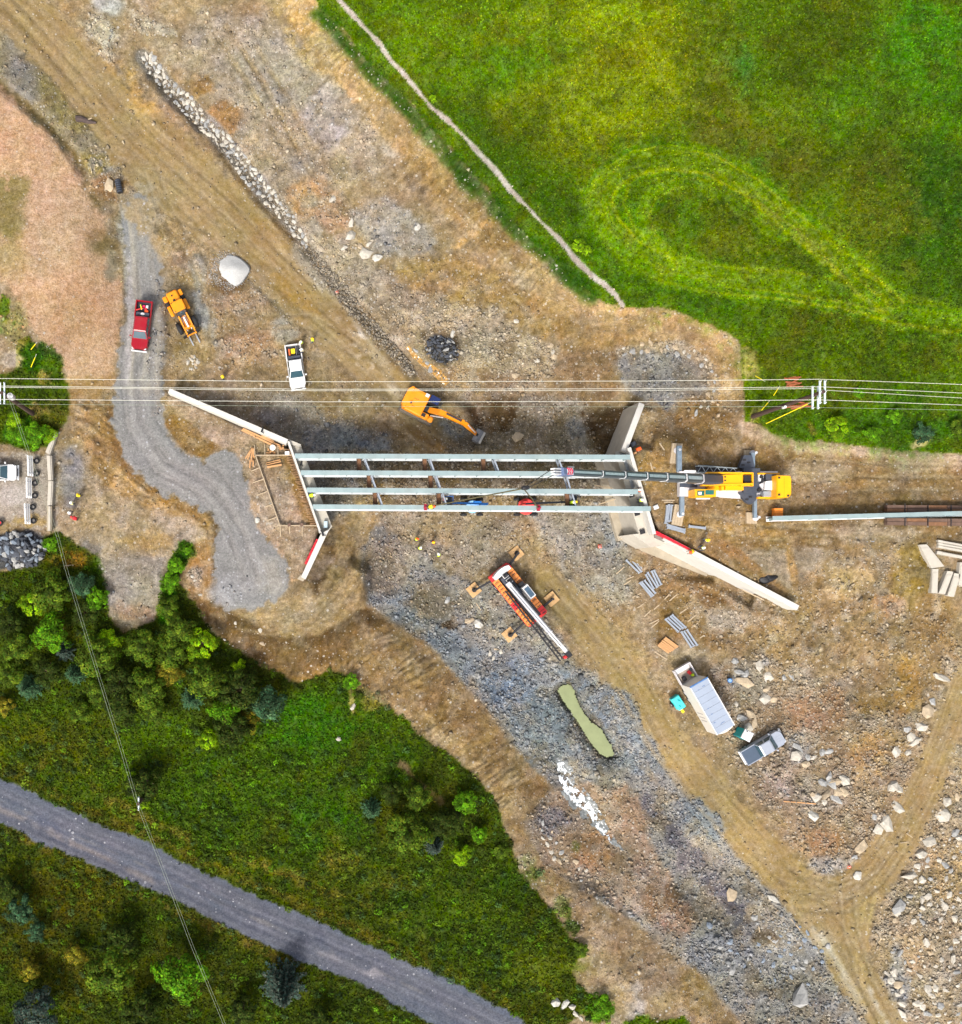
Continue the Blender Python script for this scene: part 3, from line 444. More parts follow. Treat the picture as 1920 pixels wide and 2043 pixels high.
# wheel marks of the mown loop
LOOP = [(1900,640),(1790,622),(1680,592),(1560,572),(1440,562),(1330,540),(1260,500),(1215,450),(1195,400),(1215,360),(1270,325),(1340,315),(1420,325),(1500,370),(1570,430),(1640,490),(1720,560),(1800,625)]
LOOP2 = [(1560,560),(1440,545),(1350,520),(1300,475),(1285,430),(1300,390),(1350,362),(1410,370),(1480,410),(1560,470)]
for lp, ww, op in ((LOOP, 34, .9), (LOOP2, 15, .8)):
    S(lp, ww, (122,160,24), soft=8, amp=4, op=op * .8, gr=.45); S(lp, ww, (172,176,44), soft=6, amp=4, op=op * .8, streak=(8,300,1.1)); S(lp, ww, (76,116,18), soft=6, amp=4, op=.55, streak=(6,300,1.2))
S([(1440,340),(1520,400),(1600,460),(1700,560),(1760,610)], 14, (168,166,70), soft=8, streak=(6,120,1.2), op=.7); S([(1330,322),(1250,350),(1235,410),(1262,470),(1340,530)], 16, (150,164,36), soft=8, op=.55, streak=(8,300,1.1))
S(PATH, 4.8, (204,198,190), soft=1.6, amp=2.2, zone=5, gr=0, spk=.3); S(PATH, 3.0, (188,176,168), soft=3, amp=3, mott=(14,0))
P([(1455,690),(1490,685),(1515,700),(1512,750),(1488,760),(1480,720)], (176,160,124), soft=6, amp=8, gr=0, op=.8, mott=(14,.5)); P([(1500,812),(1520,815),(1516,838),(1498,842)], (178,166,128), soft=5, amp=4, gr=0, op=.8); B(1620,855,8,14,(150,126,70),rot=-.5,soft=4,amp=4,op=.7); B(1840,882,24,8,(196,180,160),rot=-.6,soft=4,amp=5,gr=0)
# --- left green patch
P([(38,675),(58,668),(82,702),(120,723),(130,753),(137,791),(135,832),(120,856),(103,887),(68,899),(34,890),(0,884),(-300,880),(-300,745),(10,745),(34,733)], (74,92,26), soft=6, amp=6, gr=.8, spk=0, st=0, zone=1)
B(60,860,56,30,(70,120,16),soft=10,gr=.8); B(100,830,34,30,(96,96,44),soft=10); B(70,710,30,26,(58,96,18),soft=8,gr=.9); B(10,615,14,30,(96,124,40),soft=8,gr=.8,zone=1); B(14,650,20,24,(110,128,50),soft=8,gr=.6); B(30,650,26,50,(164,152,96),soft=12,mott=(14,.3),gr=.4); B(104,712,16,22,(74,104,30),rot=-.6,soft=6,gr=.8); B(90,755,10,8,(190,164,110),soft=5); B(75,820,18,10,(170,140,100),soft=6); B(15,718,24,14,(188,176,154),soft=8,gr=0)
# --- lower left woods, grass bank and road
WOOD = [(-400,1130),(0,1138),(60,1130),(90,1070),(112,1062),(150,1085),(190,1110),(206,1160),(212,1225),(245,1258),(310,1242),(322,1200),(325,1150),(345,1120),(372,1090),(392,1085),(372,1120),(360,1160),(385,1200),(410,1245),(460,1290),(530,1335),(590,1362),(650,1338),(680,1335),(720,1385),(800,1430),(860,1480),(920,1520),(990,1600),(1010,1660),(1040,1740),(1090,1800),(1140,1870),(1170,1905),(1140,1930),(1180,1990),(1130,2050),(1200,2120),(1200,2600),(-400,2600)]
P(WOOD, (72,86,24), soft=5, amp=6, gr=.9, spk=0, st=0, zone=1)
P([(0,1400),(200,1390),(420,1450),(560,1400),(680,1345),(760,1410),(860,1490),(820,1560),(720,1620),(720,1720),(640,1800),(420,1720),(240,1640),(60,1560),(0,1500)], (78,104,18), soft=24, gr=1)
G(620,1450,90,60,(64,120,12)); G(480,1560,110,60,(76,112,18)); G(640,1640,80,70,(66,112,14)); G(120,1480,120,50,(98,98,30)); G(60,1530,60,20,(112,104,48),mott=(40,.1)); G(760,1520,60,40,(60,92,20)); G(300,1480,90,40,(78,104,20)); S([(90,1520),(180,1580),(300,1640),(420,1690),(560,1740),(680,1790)], 12, (128,122,56), soft=10, mott=(40,.1)); S([(0,1535),(120,1590),(300,1670),(480,1750),(700,1850),(880,1930),(1030,2010)], 10, (112,106,46), soft=8, mott=(14,.2)); S([(20,1660),(240,1765),(420,1850),(620,1940),(780,2010)], 9, (116,104,56), soft=7, mott=(14,.1))
G(800,1760,130,60,(66,88,22),rot=.5); G(950,1800,90,60,(62,86,26),rot=.6); G(900,1880,140,30,(70,96,22),rot=.45); G(760,1790,60,30,(122,112,60),mott=(40,0)); G(1000,1760,50,40,(56,86,26)); G(860,1690,60,40,(74,92,30)); G(960,1830,50,20,(84,110,20)); G(680,1720,40,24,(124,110,60),mott=(40,.1)); G(1080,1930,60,20,(104,112,40)); G(480,1860,90,20,(112,92,54),rot=.45,mott=(40,.2)); G(120,1780,100,60,(84,76,24)); G(60,1860,80,80,(78,70,22)); G(400,1960,100,60,(70,72,22)); G(640,2000,100,40,(58,70,22)); G(150,1960,80,40,(80,76,24))
S([(500,1330),(520,1346),(600,1370)],10,(60,70,20)); B(1195,2010,34,30,(84,128,18),soft=8,gr=1,zone=1); B(1310,2043,60,14,(92,126,30),soft=8,gr=1,zone=1); B(1150,1690,8,8,(90,110,30)); B(1065,1745,14,10,(92,112,36),soft=6,gr=.8); B(1120,1810,16,20,(96,112,40),soft=8,gr=.6); B(1140,1850,14,12,(84,104,40),soft=6,gr=.6)
S([(800,1525),(840,1565),(880,1600)], 5, (128,108,92), soft=5, gr=.2); S([(700,1375),(704,1420)], 5, (176,156,124), soft=4, gr=.1); B(740,1400,24,16,(150,134,84),soft=10,op=.8,gr=.4)
B(135,1118,44,18,(146,116,50),soft=8,gr=1); B(190,1150,14,40,(70,96,20)); S([(372,1095),(352,1130),(338,1170),(335,1230)], 16, (60,110,14), soft=6, gr=1, zone=1)
P(ROAD, (104,112,130), soft=3, amp=3, ns=14, zone=4, gr=0, spk=.15)
RC = [(-150,1525),(0,1596),(154,1670),(308,1736),(497,1828),(640,1888),(804,1962),(960,2040),(1200,2180)]
S(RC, 36, (124,128,140), soft=6, amp=2, streak=(9,300,.7)); S(RC, 36, (84,88,104), soft=6, amp=2, streak=(7,260,.7), op=.6); T(RC, 26, 5, (128,132,146), (92,96,112), .5); S(RC, 3, (132,130,132), soft=4, amp=4, op=.6, mott=(40,-.1)); S([(-20,1608),(60,1640),(140,1680),(230,1722),(330,1770)], 5, (158,150,148), soft=4, amp=4, op=.6, mott=(40,.2)); S([(640,1900),(760,1950)], 6, (142,142,152), soft=5, mott=(40,0))
P([(-30,1068),(20,1060),(60,1058),(92,1075),(94,1100),(76,1128),(40,1138),(-60,1140)], (70,72,80), soft=5, amp=5, gr=0)
# mottling everywhere: patches a little warmer, greyer, darker
wob = [(0, 0), (30, 12), (-26, 20)]
for du, dv in ((-28, 20), (14, -10)): T([(u + du + 8 * math.sin(v * .02), v + dv) for u, v in HAUL], op=.32)
for du, dv in ((-14, 9), (14, -9)): T([(u + du + 6 * math.sin(v * .02), v + dv) for u, v in TRK], op=.38)
for du in (-10, 10): T([(u + du, v + du * .4) for u, v in TRK2], op=.4)
for tr in ([(280,420),(330,440),(420,480),(520,560),(600,640)], [(300,330),(330,420),(400,520),(440,620),(420,720)], [(340,760),(430,690),(520,640),(620,640),(720,700)], [(1490,1068),(1620,1055),(1780,1060),(1920,1050)], [(1580,930),(1700,935),(1820,940),(1960,938)], [(1590,975),(1720,965),(1900,962)], [(1400,1040),(1520,1062),(1650,1072)], [(700,1090),(680,1170),(620,1230),(540,1255),(480,1240)], [(735,1050),(716,1130),(680,1200),(600,1250)], [(500,100),(560,200),(620,320),(700,420)], [(440,60),(520,180),(580,300)], [(1120,1130),(1160,1190),(1210,1250)], [(1600,1760),(1680,1775),(1740,1730),(1790,1660)], [(1560,1740),(1650,1790),(1720,1770)], [(1690,1780),(1700,1860),(1730,1960),(1780,2060)], [(760,820),(840,870),(900,900)], [(640,780),(720,830),(790,870)], [(1020,560),(1080,640),(1100,700)], [(900,420),(960,480),(1020,540)], [(1480,1560),(1540,1640),(1600,1700)]): T(tr, op=.42)
T([(262,520),(268,640),(258,760),(268,850),(320,930),(400,970),(470,1060),(500,1150)], 27, 3, (168,168,168), (122,122,124), .5); T([(290,520),(296,640),(290,760),(300,840),(350,910),(430,950),(480,1020)], 27, 3, (166,166,166), (122,122,124), .4)
P([(240,385),(300,370),(330,470),(318,520),(280,470),(250,440)], (176,160,130), soft=12, amp=14, mott=(14,.2))
for sl_, m_ in GULLY: _apply(sl_, m_ * .6 * (ZONE[sl_] != 1), (104,82,50), {})       # gully shade painted into the soil colour, toned as damp subsoil
soil = np.where(ZONE == 0, .8, np.where(ZONE == 3, .15, 0.0)) * (1 - .75 * F['calm']) * (.55 + .45 * np.clip(F['st'] * 2, 0, 1)); rough = np.where(ZONE == 0, 1.0, np.where(ZONE == 1, .9, np.where(ZONE == 3, .4, .2))) * (1 - .6 * F['calm'])
def blend(mask, col):
    global C
    C = C * (1 - mask[..., None]) + np.array(col, float) * mask[..., None]
NB = fbm(GU, GV, 30, 611, 5); NC = fbm(GU, GV, 22, 733, 5); ND = fbm(GU, GV, 55, 877, 5)
blend(soil * np.clip((NB - .14) * 2.2, 0, .42), (138,112,76)); blend(soil * np.clip((NC - .06) * 2.4, 0, .6), (190,182,174)); blend(soil * np.clip((ND - .15) * 1.8, 0, .35), (128,110,84)); blend(soil * np.clip((-ND - .18) * 1.8, 0, .35), (200,176,138))
gz = (ZONE == 1).astype(float)
blend(gz * np.clip((NC - .1) * 1.4, 0, .2), (128,144,26)); blend(gz * np.clip((NB - .1) * 1.6, 0, .3), (56,76,14)); blend(gz * np.clip((ND - .2) * 1.5, 0, .3), (110,98,44))
C *= 1 + rough[..., None] * (.11 * NZ2[40] + .15 * NZ[14] + .16 * NZ[6])[..., None]
gm = C.mean(2, keepdims=True); sa_ = ((ZONE == 0) | (ZONE == 3))[..., None]; C = np.where(sa_, gm + (C - gm) * .86 + np.array((-2, 0, -1)), C)
C = np.where((ZONE == 1)[..., None], C * np.array((.96, 1.0, .8)) * np.where(GV > 1040, .94, 1.0)[..., None], C)
C[..., 2] *= 1 + .08 * NZ[40] * rough; C[..., 0] *= 1 - .03 * NZ2[120]
Z += F['st'] * (.16 * NZ2[40] + .16 * NZ2[14]) * (ZONE == 0)
Z += rough * (0.10 * NZ[40] + 0.09 * NZ[14] + .06 * NZ2[6] + .03 * rng.standard_normal(Z.shape)) + 0.10 * NZ2[120]
C = np.clip(C, 8, 250)
F['st'] = np.clip(F['st'], 0, 1)

# ================================================================ terrain meshes
k_ = (CAMH - Z) / FPX
UG, VG = np.meshgrid(UU, VV)
XW = (UG - NU) * k_; YW = -(VG - NV) * k_
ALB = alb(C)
def ter_mat(name, spk_col, bump=0.5, grain=1.0, rough=0.95, spec=.1):
    m = bpy.data.materials.new(name); m.use_nodes = True; n = m.node_tree.nodes; l = m.node_tree.links; b = n["Principled BSDF"]
    a = n.new("ShaderNodeAttribute"); a.attribute_name = "Col"; s = n.new("ShaderNodeAttribute"); s.attribute_name = "spk"
    g = n.new("ShaderNodeNewGeometry")
    def noise(sc, det, ro=.6):
        x = n.new("ShaderNodeTexNoise"); x.inputs["Scale"].default_value = sc; x.inputs["Detail"].default_value = det; x.inputs["Roughness"].default_value = ro; l.new(g.outputs["Position"], x.inputs["Vector"]); return x
    def mrange(src, a0, a1, b0, b1):
        x = n.new("ShaderNodeMapRange"); l.new(src, x.inputs[0]); x.inputs[1].default_value = a0; x.inputs[2].default_value = a1; x.inputs[3].default_value = b0; x.inputs[4].default_value = b1; return x.outputs[0]
    def math_(op, x, y):
        q = n.new("ShaderNodeMath"); q.operation = op
        for i, t in enumerate((x, y)):
            if isinstance(t, (int, float)): q.inputs[i].default_value = t
            else: l.new(t, q.inputs[i])
        return q.outputs[0]
    f1 = noise(1.6, 4, .7); f2 = noise(4.2, 3, .85); f3 = noise(0.35, 2)
    v = math_('MULTIPLY', mrange(f1.outputs[0], .3, .7, 1 - .24 * grain, 1 + .24 * grain), mrange(f2.outputs[0], .3, .7, 1 - .48 * grain, 1 + .48 * grain))
    mul = n.new("ShaderNodeVectorMath"); mul.operation = 'SCALE'; l.new(a.outputs["Color"], mul.inputs[0]); l.new(v, mul.inputs["Scale"])
    hs = n.new("ShaderNodeHueSaturation"); l.new(mul.outputs[0], hs.inputs["Color"]); l.new(mrange(f3.outputs[0], .3, .7, .492, .508), hs.inputs["Hue"]); l.new(mrange(f1.outputs[0], .3, .7, 1.15, .85), hs.inputs["Saturation"])
    out = hs.outputs[0]
    # small stones too small to model: pale and dark cells
    for sc, th, colr, seed in ((2.6, .2, spk_col, 0.0), (4.6, .2, spk_col, 5.0)):
        vo = n.new("ShaderNodeTexVoronoi"); vo.inputs["Scale"].default_value = sc; mp = n.new("ShaderNodeMapping"); mp.inputs["Location"].default_value = (seed, seed, 0); l.new(g.outputs["Position"], mp.inputs[0]); l.new(mp.outputs[0], vo.inputs["Vector"])
        sep = n.new("ShaderNodeSeparateColor"); l.new(vo.outputs["Color"], sep.inputs[0])
        pick = math_('LESS_THAN', sep.outputs[0], math_('MULTIPLY', s.outputs["Fac"], .2)); near = math_('LESS_THAN', vo.outputs["Distance"], math_('MULTIPLY', math_('ADD', sep.outputs[1], .45), th * 1.5))
        mx = n.new("ShaderNodeMix"); mx.data_type = 'RGBA'; l.new(math_('MULTIPLY', math_('MULTIPLY', pick, near), math_('ADD', math_('MULTIPLY', sep.outputs[2], .5), .3)), mx.inputs[0]); l.new(out, mx.inputs[6]); mx.inputs[7].default_value = colr; out = mx.outputs[2]
    l.new(out, b.inputs["Base Color"]); b.inputs["Roughness"].default_value = rough; b.inputs["Specular IOR Level"].default_value = spec
    bp = n.new("ShaderNodeBump"); bp.inputs["Strength"].default_value = bump; bp.inputs["Distance"].default_value = .25
    l.new(f2.outputs[0], bp.inputs["Height"]); l.new(bp.outputs[0], b.inputs["Normal"])
    return m
M_SOIL = ter_mat("soil_and_gravel", (.42, .40, .36, 1), .7, .85); M_DIRT = ter_mat("packed_dirt", (.42, .40, .36, 1), .4, .55)
M_GRASS = ter_mat("grass_turf", (.2, .26, .05, 1), .5, .9, spec=0.0)
M_ROAD = ter_mat("road_gravel", (.36, .36, .38, 1), .35, .7)
def ter(name, mask, material):
    """faces of the terrain grid where mask is true become one object"""
    fj, fi = np.nonzero(mask)
    idx = np.stack([fj * W_ + fi, fj * W_ + fi + 1, (fj + 1) * W_ + fi + 1, (fj + 1) * W_ + fi], 1)[:, ::-1]
    uq, inv = np.unique(idx, return_inverse=True); inv = inv.reshape(idx.shape)
    me = bpy.data.meshes.new(name); nv = len(uq); nf = len(idx)
    me.vertices.add(nv); me.loops.add(nf * 4); me.polygons.add(nf)
    me.vertices.foreach_set("co", np.stack([XW.ravel()[uq], YW.ravel()[uq], Z.ravel()[uq]], 1).astype(np.float32).ravel())
    me.loops.foreach_set("vertex_index", inv.astype(np.int32).ravel()); me.polygons.foreach_set("loop_start", np.arange(0, nf * 4, 4, dtype=np.int32)); me.polygons.foreach_set("loop_total", np.full(nf, 4, np.int32))
    me.polygons.foreach_set("use_smooth", np.ones(nf, bool)); me.update(calc_edges=True)
    ca = me.attributes.new("Col", 'FLOAT_COLOR', 'POINT'); ca.data.foreach_set("color", np.concatenate([ALB.reshape(-1, 3)[uq], np.ones((nv, 1))], 1).astype(np.float32).ravel())
    sa = me.attributes.new("spk", 'FLOAT', 'POINT'); sa.data.foreach_set("value", F['spk'].ravel()[uq].astype(np.float32))
    me.materials.append(material); o = bpy.data.objects.new(name, me); COL.objects.link(o); o["kind"] = "structure"; return o
ZF = ZONE[:-1, :-1]
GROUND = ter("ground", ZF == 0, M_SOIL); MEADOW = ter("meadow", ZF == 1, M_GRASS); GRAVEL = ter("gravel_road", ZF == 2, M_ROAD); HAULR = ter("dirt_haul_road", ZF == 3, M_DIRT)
ROADO = ter("unpaved_road", ZF == 4, M_ROAD); PATHO = ter("footpath", ZF == 5, M_ROAD); PARK = ter("parking_pad", ZF == 6, M_SOIL)
def zg(u, v):
    i = np.clip((np.asarray(u, float) - uf[0]) / STEP, 0, len(uf) - 1.001) + NO; j = np.clip((np.asarray(v, float) - vf[0]) / STEP, 0, len(vf) - 1.001) + NO
    i0 = np.floor(i).astype(int); j0 = np.floor(j).astype(int); a = i - i0; b = j - j0
    return (Z[j0, i0] * (1 - a) + Z[j0, i0 + 1] * a) * (1 - b) + (Z[j0 + 1, i0] * (1 - a) + Z[j0 + 1, i0 + 1] * a) * b
def fld(A, u, v):
    i = np.clip(np.round((np.asarray(u, float) - uf[0]) / STEP).astype(int), 0, len(uf) - 1) + NO; j = np.clip(np.round((np.asarray(v, float) - vf[0]) / STEP).astype(int), 0, len(vf) - 1) + NO
    return A[j, i]
def G_(u, v, dz=0.0): return W(u, v, float(zg(u, v)) + dz)
# ================================================================ stones
def rock_shapes(n, seed):
    """n angular rocks as (verts, tris): a jittered, squashed icosahedron"""
    r = np.random.default_rng(seed); t = (1 + 5 ** .5) / 2
    V = np.array([(-1,t,0),(1,t,0),(-1,-t,0),(1,-t,0),(0,-1,t),(0,1,t),(0,-1,-t),(0,1,-t),(t,0,-1),(t,0,1),(-t,0,-1),(-t,0,1)]) / 1.9
    T = np.array([(0,11,5),(0,5,1),(0,1,7),(0,7,10),(0,10,11),(1,5,9),(5,11,4),(11,10,2),(10,7,6),(7,1,8),(3,9,4),(3,4,2),(3,2,6),(3,6,8),(3,8,9),(4,9,5),(2,4,11),(6,2,10),(8,6,7),(9,8,1)])
    out = []
    for _ in range(n):
        v = V * r.uniform(.72, 1.25, (12, 1)) + r.normal(0, .10, (12, 3)); v *= np.array([r.uniform(.85, 1.25), r.uniform(.65, 1.0), r.uniform(.5, .8)]); out.append(v)
    return out, T
RS, RT = rock_shapes(24, 5); RSA = np.array(RS)
g_ = np.random.default_rng(3); OV = np.array([(1,0,0),(-1,0,0),(0,1,0),(0,-1,0),(.25,.15,.8),(0,0,-.7)], float); OT = np.array([(0,2,4),(2,1,4),(1,3,4),(3,0,4),(2,0,5),(1,2,5),(3,1,5),(0,3,5)])
OSA = np.array([OV * g_.uniform(.7, 1.2, (6, 1)) * np.array([1.05, .8, .8]) + g_.normal(0, .14, (6, 3)) for _ in range(32)])
def attr_mat(name, rough=.9, bump=.3, sc=9.0, var=.3, trans=0.0):
    m = bpy.data.materials.new(name); m.use_nodes = True; n = m.node_tree.nodes; l = m.node_tree.links; b = n["Principled BSDF"]
    a = n.new("ShaderNodeAttribute"); a.attribute_name = "Col"; g = n.new("ShaderNodeNewGeometry"); x = n.new("ShaderNodeTexNoise"); x.inputs["Scale"].default_value = sc; x.inputs["Detail"].default_value = 3; l.new(g.outputs["Position"], x.inputs["Vector"])
    mr = n.new("ShaderNodeMapRange"); l.new(x.outputs[0], mr.inputs[0]); mr.inputs[1].default_value = .3; mr.inputs[2].default_value = .7; mr.inputs[3].default_value = 1 - var; mr.inputs[4].default_value = 1 + var
    s = n.new("ShaderNodeVectorMath"); s.operation = 'SCALE'; l.new(a.outputs["Color"], s.inputs[0]); l.new(mr.outputs[0], s.inputs["Scale"]); l.new(s.outputs[0], b.inputs["Base Color"]); b.inputs["Roughness"].default_value = rough; b.inputs["Specular IOR Level"].default_value = 0.05
    if trans: b.inputs["Subsurface Weight"].default_value = 0.0
    return m
M_STONE = attr_mat("stone"); M_LEAF = attr_mat("leaf_and_blade", .7, var=.15, sc=2.0)
def raw_mesh(name, V, T, colv, material, kind, parent=None):
    me = bpy.data.meshes.new(name); nv = len(V); nf = len(T); k = T.shape[1]
    me.vertices.add(nv); me.loops.add(nf * k); me.polygons.add(nf)
    me.vertices.foreach_set("co", V.astype(np.float32).ravel()); me.loops.foreach_set("vertex_index", T.astype(np.int32).ravel())
    me.polygons.foreach_set("loop_start", np.arange(0, nf * k, k, dtype=np.int32)); me.polygons.foreach_set("loop_total", np.full(nf, k, np.int32)); me.update(calc_edges=True)
    ca = me.attributes.new("Col", 'FLOAT_COLOR', 'POINT'); ca.data.foreach_set("color", np.concatenate([colv, np.ones((nv, 1))], 1).astype(np.float32).ravel())
    me.materials.append(material); o = bpy.data.objects.new(name, me); COL.objects.link(o)
    if kind: o["kind"] = kind
    if parent: o.parent = parent
    return o
def stones(name, u, v, r, col, material=None, parent=None, label=None, cat=None, sink=.25, zoff=0.0):
    """all stones of one spread as ONE mesh"""
    n = len(u); z = zg(u, v) + zoff; k = (CAMH - z) / FPX; c = np.stack([(u - NU) * k, -(v - NV) * k, z + r * (.5 - sink)], 1)
    sh = OSA[rng.integers(0, len(OSA), n)]; an = rng.uniform(0, 6.283, n); ca, sa = np.cos(an), np.sin(an)
    x = sh[:, :, 0] * ca[:, None] - sh[:, :, 1] * sa[:, None]; y = sh[:, :, 0] * sa[:, None] + sh[:, :, 1] * ca[:, None]
    V = np.stack([x, y, sh[:, :, 2]], 2) * r[:, None, None] + c[:, None, :]
    T = (OT[None] + (np.arange(n) * 6)[:, None, None]).reshape(-1, 3)
    o = raw_mesh(name, V.reshape(-1, 3), T, np.repeat(col, 6, 0), material or M_STONE, "stuff", parent)
    return tag(o, label, cat)
PALE = np.array([(216,208,192),(200,190,172),(190,182,170),(222,214,200),(176,164,146),(200,178,146)], float); BLUE = np.array([(150,160,174),(172,178,186),(132,142,156),(190,194,198),(120,126,136),(168,164,158)], float)
NS = 70000
uu = rng.uniform(-20, 1940, NS * 6); vv = rng.uniform(-20, 2063, NS * 6); dn = fld(F['st'], uu, vv) * np.clip(.75 + .9 * fld(NC, uu, vv) + .5 * fld(NZ[14], uu, vv), .05, 1.4)
keep = (rng.uniform(0, 1, len(uu)) < dn * .8) & (fld(F['gr'], uu, vv) < .25); uu, vv = uu[keep], vv[keep]
cc = fld(C, uu, vv); bluish = (cc[:, 2] > cc[:, 0] * .90)
rr = np.clip(.10 * np.exp(rng.normal(0, .45, len(uu))), .06, .42); rr = np.where(bluish, rr * 1.15, rr); big = rng.uniform(0, 1, len(uu)) < .07; rr = np.where(big, rng.uniform(.17, .34, len(uu)), rr)
pal = np.where(bluish[:, None], BLUE[rng.integers(0, 6, len(uu))], PALE[rng.integers(0, 6, len(uu))]); scol = alb(np.clip(pal * .6 + cc * .5, 0, 250) * rng.uniform(.74, 1.04, (len(uu), 1)))
low = vv > 1130
print("stones", len(uu))
stones("loose_stones", uu[low], vv[low], rr[low], scol[low], label="loose grey and tan broken stones strewn over the lower site and channel", cat="stones")
stones("rubble", uu[~low], vv[~low], rr[~low], scol[~low], label="loose pale rubble strewn over the dirt above the bridge", cat="stones")
# finest grit, one or two to a hand: gives the soil its grain
uu = rng.uniform(-20, 1940, 260000); vv = rng.uniform(-20, 2063, 260000); dn = (.16 + .8 * fld(F['st'], uu, vv)) * np.where(fld(ZONE, uu, vv) == 0, 1, np.where(fld(ZONE, uu, vv) == 3, .35, 0)) * (1 - .7 * fld(F['calm'], uu, vv)) * np.clip(.6 + fld(NZ[14], uu, vv) + .8 * fld(NC, uu, vv), .1, 1.4); keep = (rng.uniform(0, 1, len(uu)) < dn) & (fld(F['gr'], uu, vv) < .2); uu, vv = uu[keep][:72000], vv[keep][:72000]
stones("grit", uu, vv, rng.uniform(.045, .095, len(uu)), alb(np.clip(fld(C, uu, vv) * rng.uniform(.62, 1.42, (len(uu), 1)) + rng.normal(0, 6, (len(uu), 3)), 10, 245)), label="fine grit and pebbles scattered over all the bare soil", cat="grit", sink=.1)
def inpoly(u, v, poly):
    ins = np.zeros(u.shape, bool); n = len(poly)
    for i in range(n):
        (ax, ay), (bx, by) = poly[i], poly[(i + 1) % n]; c = (ay <= v) != (by <= v); ins ^= c & (u < ax + (v - ay) * (bx - ax) / ((by - ay) or 1e-9))
    return ins
# --- single rocks one can pick out share a few meshes
ROCKME = {}
def rock_mesh(kind, i):
    key = (kind, i)
    if key in ROCKME: return ROCKME[key]
    v = RSA[i]; f = [tuple(t) for t in RT]; me = bpy.data.meshes.new("rock"); me.from_pydata([tuple(p) for p in v], [], f); me.update()
    me.materials.append(mat("rock_" + kind, {'pale': (172,166,154), 'grey': (146,146,144), 'tan': (164,148,124), 'dark': (66,70,78), 'blue': (116,126,138), 'white': (178,175,166)}[kind], .9, var=.3, scale=2.2, bump=.5)); ROCKME[key] = me; return me
def rock(name, u, v, r, kind, parent=None, sq=1.0, zoff=0.0):
    z = float(zg(u, v)) + zoff; o = bpy.data.objects.new(name, rock_mesh(kind, random.randrange(24))); COL.objects.link(o)
    o.location = W(u, v, z + r * .1); o.rotation_euler = (random.uniform(-.25, .25), random.uniform(-.25, .25), random.uniform(0, 6.28)); s = random.uniform(.85, 1.2); o.scale = (r * s, r / s, r * sq)
    if parent: o.parent = parent
    return o
# --- riprap in the diagonal ditch: 300 stones picked out, small ones joined
DL = [(290,112),(312,140),(338,172),(372,207),(402,242),(432,267),(462,302),(492,342),(532,387),(572,432),(612,490)]; DW = [12,14,13,17,15,13,16,16,14,13,7]
def along(pts, ws, n, jit=1.0):
    L = [math.dist(pts[i], pts[i + 1]) for i in range(len(pts) - 1)]; tot = sum(L); out = []
    for _ in range(n):
        t = random.uniform(0, tot)
        for i, l in enumerate(L):
            if t <= l: break
            t -= l
        f = t / l; w = (ws[i] * (1 - f) + ws[i + 1] * f) if isinstance(ws, list) else ws; ex, ey = (pts[i+1][0] - pts[i][0]) / l, (pts[i+1][1] - pts[i][1]) / l; o = random.uniform(-1, 1) * w
        out.append((pts[i][0] + ex * t - ey * o, pts[i][1] + ey * t + ex * o))
    return out
def relax(pts, d):
    keep = []
    for p in pts:
        if all((p[0] - q[0]) ** 2 + (p[1] - q[1]) ** 2 > d * d for q in keep): keep.append(p)
    return keep
RIP = bpy.data.objects.new("riprap_ditch", None); COL.objects.link(RIP); RIP["kind"] = "structure"
for (u, v) in relax(along(DL, DW, 2600), 8.6)[:300]: rock("stone", u, v, random.uniform(.27, .42) * (1.4 if v < 150 and random.random() < .5 else 1), random.choice(['white','pale','pale','grey','grey']), RIP, zoff=-.06)
q = np.array(along(DL + [(650,545),(690,600)], DW + [9, 8], 1200)); stones("small_stones", q[:, 0], q[:, 1], rng.uniform(.1, .2, len(q)), alb(PALE[rng.integers(0, 6, len(q))] * .8), parent=RIP)
q = np.array(along([(615,498),(650,545),(700,605),(760,672),(825,745)], [8,14,15,12,9], 900)); stones("small_stones", q[:, 0], q[:, 1], rng.uniform(.1, .26, len(q)), alb(PALE[rng.integers(0, 6, len(q))] * rng.uniform(.6, .95, (len(q), 1))), parent=RIP)
# --- dark heaps
def heap(name, cu, cv, a, b, n, kinds, r0, r1, label, rot=0, rest=400, restcol=(84,88,96)):
    root = empty(name, G_(cu, cv), 0, label, "rock pile"); inv = Matrix.Translation(root.location).inverted()
    pts = []
    for _ in range(n * 14):
        t = random.uniform(0, 6.28); k = math.sqrt(random.random()); x, y = a * k * math.cos(t), b * k * math.sin(t); pts.append((cu + x * math.cos(rot) - y * math.sin(rot), cv + x * math.sin(rot) + y * math.cos(rot)))
    for (u, v) in relax(pts, r0 * 16 * 1.25)[:n]:
        o = rock("stone", u, v, random.uniform(r0, r1), random.choice(kinds)); o.parent = root; o.matrix_parent_inverse = inv
    p = np.array(pts[:rest]); s = stones("small_stones", p[:, 0], p[:, 1], rng.uniform(r0 * .4, r0 * .8, len(p)), alb(np.array(restcol, float) * rng.uniform(.7, 1.3, (len(p), 1)))); s.parent = root; s.matrix_parent_inverse = inv
    return root
heap("rock_pile", 882, 697, 34, 25, 70, ['dark','dark','dark','grey'], .16, .28, "heap of dark grey rock on the dirt above the excavator", .45, 700, (58,60,64))
heap("rock_pile", 38, 1098, 54, 34, 90, ['dark','dark','blue','grey'], .26, .5, "heap of dark blue grey blasted rock at the left edge below the barricades", .05)
heap("rock_pile", 385, 724, 10, 15, 14, ['pale','tan'], .16, .3, "small heap of pale stones in front of the loader forks", .3, 20, (180,170,150))
